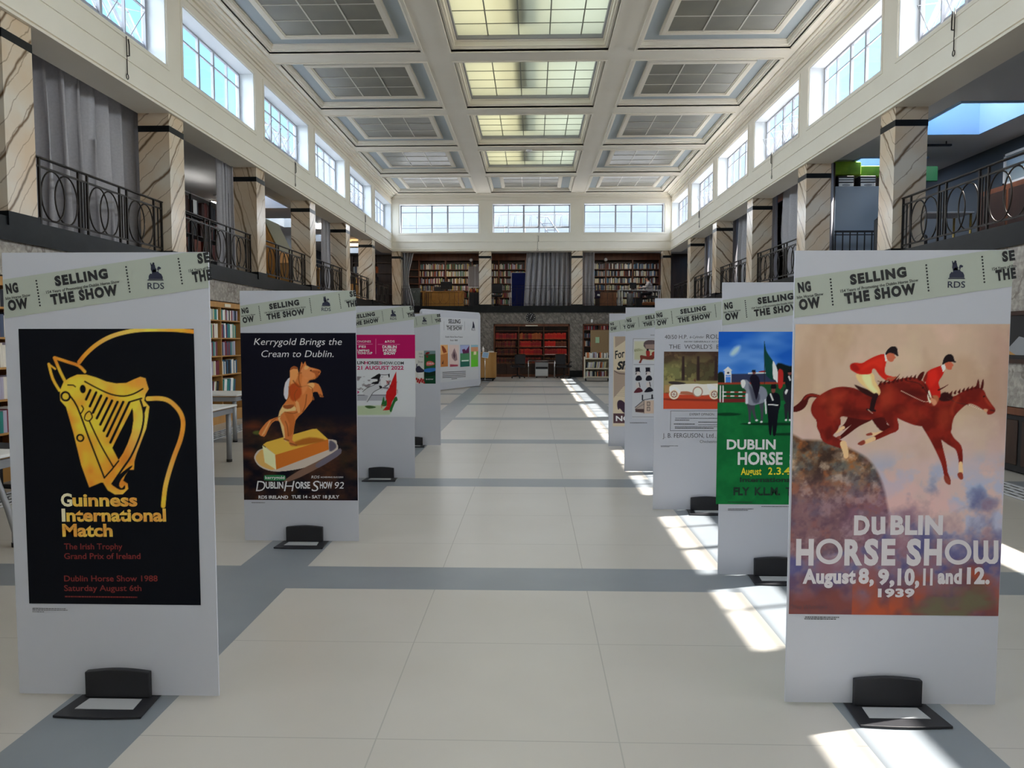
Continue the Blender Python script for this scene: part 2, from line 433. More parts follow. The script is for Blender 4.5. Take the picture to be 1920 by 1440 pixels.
# ------------------------------------------------------------ ceiling
CX = [(-5.60, -2.37), (-1.73, 1.57), (2.18, 5.35)]
ROWS = [(12.84 + BAY * k, 16.11 + BAY * k) for k in range(-5, 4)] + [(28.28, 31.32)]
ce = MB(); pl = 'plaster'
for a, b in ((XL, -5.60), (-2.37, -1.73), (1.57, 2.18), (5.35, XR)): ce.box(a, YS, ZC, b, YE, ZC + .32, pl)
e = [YS] + [v for q in ROWS for v in q] + [YE]
for a, b in zip(e[0::2], e[1::2]):
    if b - a > .01:
        for x0, x1 in CX: ce.box(x0, a, ZC, x1, b, ZC + .32, pl)
def ringset(x0, y0, x1, y1, prof, m):
    """stepped moulding round a rectangular opening: (inset, z) pairs"""
    rings = [[(x0 + i, y0 + i, z), (x1 - i, y0 + i, z), (x1 - i, y1 - i, z), (x0 + i, y1 - i, z)] for i, z in prof]
    ce.loft(rings, m, False)
lays = []
for r, (y0, y1) in enumerate(ROWS):
    for c, (x0, x1) in enumerate(CX):
        if c == 1 and r < 9:
            ringset(x0, y0, x1, y1, [(-.05, ZC - .001), (-.05, ZC - .022), (-.012, ZC - .022), (-.012, ZC - .008), (0, ZC - .008), (0, 7.70), (.045, 7.70), (.045, 7.735), (.085, 7.735), (.085, 7.83), (.12, 7.83), (.12, 7.95)], pl)
            ringset(x0 + .12, y0 + .12, x1 - .12, y1 - .12, [(0, 7.86), (.035, 7.86), (.035, 7.95)], 'steel')
            ringset(x0 + .12, y0 + .12, x1 - .12, y1 - .12, [(0, 7.95), (0, 9.3), (1.3, 9.3)], 'white_plaster')
        else:
            ringset(x0, y0, x1, y1, [(-.05, ZC - .001), (-.05, ZC - .022), (-.012, ZC - .022), (-.012, ZC - .008), (0, ZC - .008), (0, 7.69), (.04, 7.69), (.04, 7.715), (.075, 7.72), (.075, 7.79), (.11, 7.79), (.11, 7.82)], pl)
            ce.face([(x0, y0, 7.82), (x0, y1, 7.82), (x1, y1, 7.82), (x1, y0, 7.82)], 'blue_panel')
            gx0, gx1, gy0, gy1 = (x0 + x1) / 2 - 1.06, (x0 + x1) / 2 + 1.06, (y0 + y1) / 2 - 1.04, (y0 + y1) / 2 + 1.04
            ringset(gx0 - .15, gy0 - .15, gx1 + .15, gy1 + .15, [(0, 7.82), (0, 7.775), (.04, 7.765), (.12, 7.765), (.12, 7.785), (.15, 7.785), (.15, 7.812)], pl)
        lays.append((r, c, x0, x1, y0, y1))
ce.box(XL - .5, YS, 9.35, XR + .5, YE + .5, 9.5, 'roof')
for xx in (XL - .5, XR + .4): ce.box(xx, YS, ZC + .1, xx + .1, YE + .5, 9.4, 'plaster')
ce.box(XL - .5, YE + .35, ZC + .1, XR + .5, YE + .5, 9.4, 'plaster')
struct(ce, 'ceiling')
# ceiling glazing, one piece per coffer
SK = {}
def side_glazing():
    g = MB(); g.box(-1.06, -1.04, .0, 1.06, 1.04, .006, 'lay')
    b = MB()
    for i in (1, 2):
        x = -1.06 + 2.12 * i / 3; b.box(x - .014, -1.04, -.012, x + .014, 1.04, 0, 'lay_bar')
        y = -1.04 + 2.08 * i / 3; b.box(-1.06, y - .010, -.010, 1.06, y + .010, 0, 'lay_bar')
    return g, b
def mid_glazing():
    g = MB(); g.box(-1.515, -1.50, 0, 1.515, 1.50, .006, 'layglass')
    b = MB()
    for x in (-.86, -.22, .42, 1.07): b.box(x - .012, -1.5, -.02, x + .012, 1.5, 0, 'lead')
    for i in range(1, 5):
        y = -1.5 + 3.0 * i / 5; b.box(-1.515, y - .008, -.014, 1.515, y + .008, 0, 'lead')
    return g, b
sg, sb = side_glazing(); mg, mbb = mid_glazing()
colname = {0: HARP, 1: 'centre line', 2: RIDE}
for r, c, x0, x1, y0, y1 in lays:
    if r < 4: 
        if not (c == 1): continue
    loc = ((x0 + x1) / 2, (y0 + y1) / 2, 7.80 if not (c == 1 and r < 9) else 7.935)
    key = 'm' if (c == 1 and r < 9) else 's'
    if key not in SK:
        root = (mg if key == 'm' else sg).build('skylight', loc=loc); bars = (mbb if key == 'm' else sb).build('glazing_bars', root)
        root['kind'] = 'structure'; SK[key] = root
    else:
        root = SK[key].copy(); COL.objects.link(root); root.location = loc
        for ch in SK[key].children:
            q = ch.copy(); COL.objects.link(q); q.parent = root
    if key == 'm' and r > 3:
        f = MB(); f.bbox(-.20, -1.15, 0, .02, .95, .10, 'dark', .02); f.box(-.40, -1.15, .06, -.24, .95, .12, 'grey')
        for yy in (-.9, .7): f.tube([(-.19, yy, .1), (-.19, yy, 1.15)], .012, 'grey', 6)
        n = ORD[8 - r]
        tag(f.build('ceiling_lamp', loc=(loc[0], loc[1], 8.05)), 'dark lamp fitting above the %s ribbed glass skylight from the end wall' % n, 'lamp')

# ------------------------------------------------------------ clerestory windows
def glazing(W, H, opened):
    """steel window in the x-z plane, centred on x; returns frame, glass, sash meshes"""
    f, g = MB(), MB(); s = 'steel'; t = .045; d = .025
    f.box(-W / 2, -d, 0, W / 2, d, t, s); f.box(-W / 2, -d, H - t, W / 2, d, H, s); f.box(-W / 2, -d, 0, -W / 2 + t, d, H, s); f.box(W / 2 - t, -d, 0, W / 2, d, H, s)
    for i, b in ((1, .013), (2, .034), (3, .034), (4, .013)):
        x = -W / 2 + W * i / 5
        f.box(x - b, -d, 0, x + b, d, H, s)
    for z in (H * .20, H * .74): f.box(-W / 2, -.018, z - .011, W / 2, .018, z + .011, s)
    if not opened: g.box(-W / 2 + .02, -.004, .02, W / 2 - .02, .004, H - .02, 'glass')
    else:
        g.box(-W / 2 + .02, -.004, .02, W / 2 - .02, .004, H * .2, 'glass'); g.box(-W / 2 + .02, -.004, H * .74, W / 2 - .02, .004, H - .02, 'glass')
    sash = []
    if opened:
        h = H * .54; w = W / 5 - .07
        for i in range(5):
            q = MB(); b = .02
            q.box(-w / 2, -.012, 0, w / 2, .012, 2 * b, s); q.box(-w / 2, -.012, h - 2 * b, w / 2, .012, h, s); q.box(-w / 2, -.012, 0, -w / 2 + b, .012, h, s); q.box(w / 2 - b, -.012, 0, w / 2, .012, h, s)
            q.box(-w / 2, -.003, 0, w / 2, .003, h, 'glass'); q.box(-.008, -.01, 0, .008, .01, h, s)
            sash.append((q, (-W / 2 + W * (i + .5) / 5, 0, H * .2 + .02)))
    return f, g, sash
WPRO = {}
WCOUNT = [0]
def window(loc, rz, W, H, opened):
    WCOUNT[0] += 1; nm = 'window_%d' % WCOUNT[0]
    key = (round(W, 2), opened)
    if key not in WPRO:
        f, g, sash = glazing(W, H, opened)
        o = f.build(nm, loc=loc, rot=(0, 0, rz)); g.build('glass', o)
        for q, l in sash:
            so = q.build('sash', o, loc=l, rot=(R(24), 0, 0))
            st = MB(); st.tube([(.1, 0, .52), (.05, .34, .30), (.1, .0, .05)], .009, 'steel', 6); st.build('stay_arm', so)
        WPRO[key] = o
    else:
        src = WPRO[key]; o = src.copy(); COL.objects.link(o); o.name = nm; o.location = loc; o.rotation_euler = (0, 0, rz)
        for ch in src.children:
            c = ch.copy(); COL.objects.link(c); c.parent = o
            for gg in ch.children:
                d = gg.copy(); COL.objects.link(d); d.parent = c
    o['kind'] = 'structure'
for i, y in enumerate(WIN):
    op = i % 2 == 0
    window((XL - .33, y + WLEN / 2, ZS), R(-90), WLEN - .03, ZH - ZS, op and i > 3)
    window((XR + .33, y + WLEN / 2, ZS), R(90), WLEN - .03, ZH - ZS, op and i > 3)
for j, (a, b) in enumerate(WE): window(((a + b) / 2, YE + .30, ZS), R(180), round(b - a - .03, 2), ZH - ZS, j == 1)

# ------------------------------------------------------------ galleries: floor, outer walls, ceiling with roof lights
XGL, XGR, YG = -9.75, 9.6, 35.6
g = MB(); g.box(XGL, YS, 2.9, XL - .5, YG, ZG, 'gfloor'); g.box(XR + .5, YS, 2.9, XGR, YG, ZG, 'gfloor'); g.box(XL - .5, YE + .5, 2.9, XR + .5, YG, ZG, 'gfloor')
struct(g, 'floor_gallery')
g = MB(); g.box(XGL - .2, YS, 0, XGL, YG, 5.95, 'gwall'); struct(g, 'wall_left_gallery')
g = MB(); g.box(XGR, YS, 0, XGR + .2, YG, 5.95, 'gwall'); struct(g, 'wall_right_gallery')
g = MB(); g.box(XGL - .2, YG, 0, XGR + .2, YG + .2, 5.95, 'dwood'); struct(g, 'wall_end_gallery')
gc = MB(); M['well_sky_tint'] = mat('sky_tinted_well', (.36, .55, .78), .7)  # blue cast of the sky light put into the well walls' colour
def gallery_ceiling(s):
    o = side(s); a, b, e = 1.42, 2.92, 3.8 if s < 0 else 3.84
    def slab(d0, y0, d1, y1): gc.box(o(d0), y0, 5.60, o(d1), y1, 5.84, 'gceil'); gc.box(o(d0), y0, 5.84, o(d1), y1, 5.95, 'roof')
    slab(.51, YS, a, YG); slab(b, YS, e, YG)
    y = YS
    for p in PIL + [31.57 + .3]:
        y0, y1 = p + .74, p + 2.76
        if y1 > YG or (s < 0 and p < 19): continue
        slab(a, y, b, y0); y = y1
        w_ = .04
        for q in ((a + .004, y0 + .004, a + w_, y1 - .004), (b - w_, y0 + .004, b - .004, y1 - .004), (a + w_, y0 + .004, b - w_, y0 + w_), (a + w_, y1 - w_, b - w_, y1 - .004)): gc.box(o(q[0]), q[1], 5.57, o(q[2]), q[3], 6.40, 'well_sky_tint' if s > 0 else 'white_plaster')
    slab(a, y, b, YG)
gallery_ceiling(-1); gallery_ceiling(1)
gc.box(XL - .51, YE + .51, 5.60, XR + .51, YG, 5.84, 'gceil'); gc.box(XL - .51, YE + .51, 5.84, XR + .51, YG, 5.95, 'roof')
struct(gc, 'ceiling_gallery')
# outside: neighbouring buildings seen through the clerestory
ex = MB(); ex.box(-14, 40, 0, 14, 41, 11.5, 'white')
for z in (7.6, 8.3, 9.0, 9.8): ex.box(-14, 39.97, z, 14, 40, z + .03, 'lgrey')
tag(ex.build('building'), 'white rendered building wall behind the end windows', 'building')
ex = MB(); ex.box(-30, 27, 0, -22, 48, 15.2, 'white'); ex.box(-30.2, 26.8, 15.2, -21.8, 48, 15.5, 'lgrey')
for y in (30, 35, 40): ex.box(-22, y, 10, -21.96, y + 1.2, 13, 'gwall')
tag(ex.build('building'), 'white flat-roofed block beyond the blue-sky windows', 'building')
ex = MB(); ex.box(-26, 22.5, 0, -19, 26.5, 10.0, 'white'); ex.loft([[(-26.2, 22.3, 10), (-18.8, 22.3, 10), (-18.8, 26.7, 10), (-26.2, 26.7, 10)], [(-23.5, 23.8, 11.3), (-21.5, 23.8, 11.3), (-21.5, 25.2, 11.3), (-23.5, 25.2, 11.3)]], mat('red_roof_tiles', rgb(190, 120, 90), .8))
ex.tube([(-19.5, 23, 9.5), (-19.5, 23, 13.6)], .16, 'white', 10)
tag(ex.build('building'), 'small building with tiled roof and white flue beyond the clerestory', 'building')
# fire-escape ladder outside the middle end window
ex = MB()
for dx in (0, .5): ex.tube([(.2 + dx, 36.6, 7.5), (1.3 + dx, 36.6, 5.95)], .03, 'grey', 6)
for i in range(6):
    t = i / 5.0; ex.tube([(.2 + 1.1 * t, 36.6, 7.5 - 1.55 * t), (.7 + 1.1 * t, 36.6, 7.5 - 1.55 * t)], .02, 'grey', 6)
ex.tube([(-1.4, 36.6, 6.7), (1.6, 36.6, 6.7)], .025, 'grey', 6)
for x in (-1.4, -.4, .6): ex.tube([(x, 36.6, 5.95), (x, 36.6, 7.1)], .025, 'grey', 6)
tag(ex.build('roof_ladder'), 'grey metal ladder and guard rail outside the middle end window', 'ladder')
# ------------------------------------------------------------ lettering
_TX = {}
def text2d(s, bold=0.0, shear=0.0, sp=1.0):
    key = (s, bold, shear, sp)
    if key in _TX: return _TX[key]
    cu = bpy.data.curves.new('t', 'FONT'); cu.body = s; cu.size = 1; cu.offset = bold; cu.shear = shear; cu.space_character = sp; cu.resolution_u = 3
    cu.dimensions = '2D'; cu.fill_mode = 'FRONT'
    o = bpy.data.objects.new('t', cu); COL.objects.link(o)
    me = bpy.data.meshes.new_from_object(o)
    v = np.array([(p.co.x, p.co.y) for p in me.vertices]) if len(me.vertices) else np.zeros((0, 2))
    f = [tuple(p.vertices) for p in me.polygons]
    bpy.data.objects.remove(o); bpy.data.curves.remove(cu); bpy.data.meshes.remove(me)
    _TX[key] = (v, f)
    return v, f
CAPH = float(text2d('H')[0][:, 1].max())
def lettering(mb, s, A, B, cap, m, y=-.0022, bold=0.0, shear=0.0, sp=1.0):
    """write s so that its ink runs from A to B along the baseline (local x, z)"""
    v, f = text2d(s, bold, shear, sp)
    if not len(v): return
    A = np.array(A, float); B = np.array(B, float); d = B - A; L = np.linalg.norm(d); e = d / L; n = np.array([-e[1], e[0]])
    x0, x1 = v[:, 0].min(), v[:, 0].max()
    p = A + np.outer((v[:, 0] - x0) / (x1 - x0) * L, e) + np.outer(v[:, 1] / CAPH * cap, n)
    mb.raw([(a, y, b) for a, b in p], f, m)

# ------------------------------------------------------------ picture making: a fine grid of coloured ink
class Canvas:
    def __init__(s, x0, z0, x1, z1, nx, bgc):
        s.x0, s.z0, s.x1, s.z1 = x0, z0, x1, z1
        s.res = (x1 - x0) / nx; s.nx = nx + 1; s.ny = max(2, int(round((z1 - z0) / s.res)) + 1)
        s.X, s.Z = np.meshgrid(np.linspace(x0, x1, s.nx), np.linspace(z0, z1, s.ny))
        s.c = np.empty((s.ny, s.nx, 3)); s.c[:] = np.array(bgc, float)
    def noise(s, size, seed, octs=4, ax=1.0):
        r = np.random.RandomState(seed); out = np.zeros_like(s.X); amp = 1; tot = 0
        for o in range(octs):
            gx = (s.X - s.x0) / size * 2 ** o / ax; gz = (s.Z - s.z0) / size * 2 ** o
            n = r.rand(int(gz.max()) + 3, int(gx.max()) + 3)
            i, j = gz.astype(int), gx.astype(int); fz, fx = gz - i, gx - j
            fz = fz * fz * (3 - 2 * fz); fx = fx * fx * (3 - 2 * fx)
            v = (n[i, j] * (1 - fx) + n[i, j + 1] * fx) * (1 - fz) + (n[i + 1, j] * (1 - fx) + n[i + 1, j + 1] * fx) * fz
            out += amp * v; tot += amp; amp *= .55
        return out / tot
    def blend(s, a, col, sl=None):
        sl = sl or (slice(None), slice(None))
        c = col(s.X[sl], s.Z[sl]) if callable(col) else np.array(col, float)
        if isinstance(c, np.ndarray) and c.ndim == 3 and c.shape[:2] != a.shape: c = c[sl]
        s.c[sl] = s.c[sl] * (1 - a[..., None]) + c * a[..., None]
    def _win(s, P, pad):
        j0 = max(0, int((P[:, 0].min() - pad - s.x0) / s.res)); j1 = min(s.nx, int((P[:, 0].max() + pad - s.x0) / s.res) + 2)
        i0 = max(0, int((P[:, 1].min() - pad - s.z0) / s.res)); i1 = min(s.ny, int((P[:, 1].max() + pad - s.z0) / s.res) + 2)
        return (slice(i0, max(i0, i1)), slice(j0, max(j0, j1)))
    def fill(s, P, col, soft=None, sm=0, alpha=1.0):
        P = np.asarray(P, float)
        if sm: P = catmull(P, sm, True)
        soft = soft or s.res; sl = s._win(P, soft); X, Z = s.X[sl], s.Z[sl]
        if X.size == 0: return
        ins = np.zeros(X.shape, bool); dist = np.full(X.shape, 1e9)
        Q = np.roll(P, -1, 0)
        for (ax, az), (bx, bz) in zip(P, Q):
            if az != bz:
                c = ((az > Z) != (bz > Z)) & (X < (bx - ax) * (Z - az) / (bz - az) + ax); ins ^= c
            dx, dz = bx - ax, bz - az; q = dx * dx + dz * dz
            t = np.clip(((X - ax) * dx + (Z - az) * dz) / (q or 1), 0, 1)
            dist = np.minimum(dist, (X - ax - t * dx) ** 2 + (Z - az - t * dz) ** 2)
        d = np.sqrt(dist); sd = np.where(ins, d, -d)
        s.blend(np.clip(.5 + sd / soft, 0, 1) * alpha, col, sl)
    def stroke(s, P, w, col, soft=None, sm=0, alpha=1.0):
        P = np.asarray(P, float); w = np.full(len(P), w, float) if np.isscalar(w) else np.asarray(w, float)
        if sm: P, w = catmull(np.column_stack([P, w]), sm, False)[:, :2], catmull(np.column_stack([P, w]), sm, False)[:, 2]
        soft = soft or s.res; sl = s._win(P, soft + w.max()); X, Z = s.X[sl], s.Z[sl]
        if X.size == 0: return
        sd = np.full(X.shape, -1e9)
        for i in range(len(P) - 1):
            ax, az = P[i]; dx, dz = P[i + 1] - P[i]; q = dx * dx + dz * dz
            t = np.clip(((X - ax) * dx + (Z - az) * dz) / (q or 1), 0, 1)
            sd = np.maximum(sd, (w[i] + (w[i + 1] - w[i]) * t) / 2 - np.hypot(X - ax - t * dx, Z - az - t * dz))
        s.blend(np.clip(.5 + sd / soft, 0, 1) * alpha, col, sl)
    def ellipse(s, c, rx, rz, col, soft=None, alpha=1.0, rot=0):
        a = np.linspace(0, 2 * np.pi, 28, endpoint=False); x, z = rx * np.cos(a), rz * np.sin(a)
        s.fill(np.column_stack([c[0] + x * np.cos(rot) - z * np.sin(rot), c[1] + x * np.sin(rot) + z * np.cos(rot)]), col, soft, 0, alpha)
    def build(s, name, parent, gain, y=-.0012):
        me = bpy.data.meshes.new(name)
        v = np.column_stack([s.X.ravel(), np.full(s.X.size, y), s.Z.ravel()])
        i = np.arange((s.ny - 1) * s.nx).reshape(s.ny - 1, s.nx)[:, :-1].ravel()
        q = np.column_stack([i, i + 1, i + 1 + s.nx, i + s.nx])
        me.vertices.add(len(v)); me.vertices.foreach_set('co', v.ravel())
        me.loops.add(q.size); me.loops.foreach_set('vertex_index', q.ravel())
        me.polygons.add(len(q)); me.polygons.foreach_set('loop_start', np.arange(0, q.size, 4)); 
        me.update()
        a = me.color_attributes.new('ink', 'FLOAT_COLOR', 'POINT')
        c = np.clip(lin(np.clip(s.c, 0, 255)) * gain, 0, .92)
        a.data.foreach_set('color', np.column_stack([c.reshape(-1, 3), np.ones(len(v))]).astype(np.float32).ravel())
        me.materials.append(printed('printed_poster_ink'))
        me.validate()
        o = bpy.data.objects.new(name, me); COL.objects.link(o); o.parent = parent
        LAST[0] = o
        return o
LAST = [None]
def join_print(mb):
    """set the lettering into the print it belongs to"""
    me = LAST[0].data; nv, nl, np_ = len(me.vertices), len(me.loops), len(me.polygons); base = len(me.materials)
    for m in mb.ms: me.materials.append(m)
    co = np.empty(nv * 3, np.float32); me.vertices.foreach_get('co', co)
    me.vertices.add(len(mb.v)); me.vertices.foreach_set('co', np.concatenate([co, np.array(mb.v, np.float32).ravel()]))
    li = np.empty(nl, np.int32); me.loops.foreach_get('vertex_index', li); ls = np.empty(np_, np.int32); me.polygons.foreach_get('loop_start', ls); mi = np.empty(np_, np.int32); me.polygons.foreach_get('material_index', mi)
    add = np.array([i + nv for f in mb.f for i in f], np.int32); cnt = np.array([len(f) for f in mb.f])
    me.loops.add(len(add)); me.loops.foreach_set('vertex_index', np.concatenate([li, add]))
    me.polygons.add(len(mb.f)); me.polygons.foreach_set('loop_start', np.concatenate([ls, nl + np.concatenate([[0], np.cumsum(cnt)[:-1]])]).astype(np.int32))
    me.polygons.foreach_set('material_index', np.concatenate([mi, np.array(mb.m) + base]).astype(np.int32))
    me.update(); me.validate()
def catmull(P, n, closed):
    P = np.asarray(P, float); out = []; N = len(P)
    for i in range(N if closed else N - 1):
        if closed: a, b, c, d = P[i - 1], P[i], P[(i + 1) % N], P[(i + 2) % N]
        else: a, b, c, d = P[max(i - 1, 0)], P[i], P[i + 1], P[min(i + 2, N - 1)]
        for k in range(n):
            t = k / n; out.append(.5 * (2 * b + (c - a) * t + (2 * a - 5 * b + 4 * c - d) * t * t + (3 * b - a - 3 * c + d) * t ** 3))
    if not closed: out.append(P[-1])
    return np.array(out)
class Crop:
    """reads positions in an enlarged detail of the photograph (origin ox, oy, enlargement s) off the panel whose face stands at y"""
    def __init__(s, ox, oy, sc, Y, xc): s.ox, s.oy, s.sc, s.Y, s.xc = ox, oy, sc, Y, xc; s.w = 1 / sc * Y / FPX
    def __call__(s, *p):
        out = []
        for x, y in p:
            q = onY(s.ox + x / s.sc, s.oy + y / s.sc, s.Y); out.append((q.x - s.xc, q.z))
        return out
    def pt(s, x, y): return s((x, y))[0]
    def text(s, mb, t, x0, x1, base, cap, m, base1=None, **k):
        A, B = s((x0, base), (x1, base if base1 is None else base1)); lettering(mb, t, A, B, cap * s.w, m, **k)

# ------------------------------------------------------------ exhibition panels
PW, PH = .91, 1.985
ink = 'ink'
M['strip'] = mat('grey_green_strip_ink', rgb(176, 184, 174), .45)
M['navy'] = mat('navy_ink', rgb(40, 44, 66), .45)
def header(parent):
    c = Crop(1470, 455, 3.2, 3.235, 1.57); st = MB(); lt = st; hw = PW / 2
    P = c((62, 213), (1230, 42), (1412, 42), (1404, 262), (62, 452)); zt = PH - .002
    P = [(max(-hw, min(hw, x)), min(z, zt)) for x, z in P]
    st.face([(x, -.0010, z) for x, z in P], 'strip')
    sl = -.146
    def T(t, x0, x1, b, cap, bold=.062): c.text(lt, t, x0, x1, b, cap, 'ink', b + sl * (x1 - x0), bold=bold, sp=1.22 if bold > .02 else 1.0)
    T('SELLING', 398, 735, 250, 52); T('THE SHOW', 365, 792, 365, 55); T("154 Years of Promoting the Dublin Horse Show", 338, 805, 300, 17, .012)
    T('NG', 86, 163, 298, 52); T('OW', 92, 220, 402, 55); T('blin Horse Show', 78, 236, 338, 17, .012)
    T('SE', 1310, 1386, 112, 52); T('THE', 1272, 1392, 227, 55); T('154 Years of Pro', 1248, 1394, 168, 17, .012)
    for (xa, ya), (xb, yb) in (((278, 220), (292, 372)), ((852, 135), (866, 288)), ((1187, 85), (1201, 237))):
        for i in range(9):
            x, z = c.pt(xa + (xb - xa) * i / 8, ya + (yb - ya) * i / 8); r = .0042
            lt.face([(x + r * math.cos(a * .785), -.002, z + r * math.sin(a * .785)) for a in range(8)], 'ink')
    c.text(lt, 'RDS', 980, 1085, 270, 36, 'navy', bold=.01)
    def shp(*p): lt.face([(x, -.0021, z) for x, z in c(*p)], 'navy')
    shp((982, 218), (985, 212), (1082, 212), (1086, 218)); shp((990, 210), (992, 190), (1003, 175), (1012, 178), (1015, 165), (1022, 150), (1035, 150), (1045, 165), (1052, 160), (1060, 172), (1072, 178), (1080, 195), (1080, 210))
    shp((1008, 150), (1010, 132), (1018, 118), (1030, 116), (1036, 126), (1038, 140), (1044, 150), (1040, 165), (1014, 168)); shp((1010, 132), (1006, 112), (1010, 108), (1018, 128))
    shp((1048, 150), (1052, 136), (1060, 132), (1074, 140), (1070, 148), (1058, 150), (1056, 164)); shp((1019, 116), (1022, 108), (1030, 107), (1034, 114), (1030, 121), (1022, 121))
    o = st.build('header_strip', parent); o['label'] = 'grey-green slanting title strip'
def foot(parent, back=False):
    f = MB(); s = 1 if not back else -1
    arc = [(-.145 + .29 * i / 10, .128 + .012 * math.sin(math.pi * i / 10)) for i in range(11)]
    y0, y1 = (-.030, -.0025) if not back else (.0125, .040)
    f.prism([(.145, .012)] + arc[::-1] + [(-.145, .012)], y0, y1, 'plastic')
    o = f.build('clamp', parent, bevel=.004)
    p = MB(); yb = -.003 if not back else .0125; ym = -.19 if not back else .20
    fr = [(-.175, yb), (.175, yb)] + [(.19 - .38 * i / 8, ym - s * .012 * math.sin(math.pi * i / 8)) for i in range(9)]
    if back: fr = fr[::-1]
    p.slab(fr, .001, .012, 'plastic'); p.build('foot_plate', parent, bevel=.002)
    if not back:
        q = MB(); q.slab([(-.118, -.042), (-.128, -.135), (.128, -.135), (.118, -.042)], .0125, .0145, 'card'); q.build('card_inset', parent)
def panel(xc, Y, label, foot_dx=0.0):
    root = thing('poster_stand', label, 'poster stand', (xc, Y, 0), group='show poster panels')
    b = MB(); b.box(-PW / 2, 0, .012, PW / 2, .010, PH, 'board'); b.build('board', root)
    header(root)
    fr = bpy.data.objects.new('stand_foot', None); COL.objects.link(fr); fr.parent = root; fr.location = (foot_dx, 0, 0); fr.empty_display_size = .1
    foot(fr); foot(fr, True)
    return root
def ink_mat(n, *c): M[n] = mat(n + '_ink', rgb(*c), .45); return n
W_ = ink_mat('white', 232, 232, 234) if False else 'pwhite'
M['pwhite'] = mat('white_ink', (.80, .80, .82), .45); M['pcream'] = mat('pale_lilac_ink', (.70, .66, .70), .45)
M['gold'] = noisy('gold_ink', (.92, .62, .10), (.85, .38, .06), 14, .45, 2, lo=.4, hi=.6); M['palegold'] = mat('pale_gold_ink', (.92, .85, .58), .45)
M['red'] = mat('dull_red_ink', (.22, .022, .02), .45); M['magenta'] = mat('magenta_ink', rgb(190, 25, 100), .45); M['yellow'] = mat('yellow_ink', rgb(245, 225, 50), .45)
M['gink'] = mat('grey_ink', (.10, .10, .11), .45); M['brown'] = mat('brown_ink', rgb(95, 70, 78), .45); M['green'] = mat('green_ink', rgb(40, 130, 80), .45)
M['dgreen'] = mat('dark_green_ink', rgb(12, 50, 34), .45)
def caption(root, c, lines, m='gink', into=None):
    """the tiny credit under the picture"""
    mb = into or MB()
    for x0, x1, y, h in lines:
        (a, z), (b, _) = c((x0, y), (x1, y)); n = max(3, int((b - a) / .007)); rr = random.Random(int(y) + int(x0)); x = a
        while x < b:
            w = rr.uniform(.004, .014); mb.face([(x, -.0022, z), (min(b, x + w), -.0022, z), (min(b, x + w), -.0022, z + h * c.w), (x, -.0022, z + h * c.w)], m); x += w + .002
    if into is None: mb.build('caption', root)
def rect(c, tl, tr, bl, br):
    p = c(tl, tr, bl, br); return ((p[0][0] + p[2][0]) / 2, (p[2][1] + p[3][1]) / 2, (p[1][0] + p[3][0]) / 2, (p[0][1] + p[1][1]) / 2)

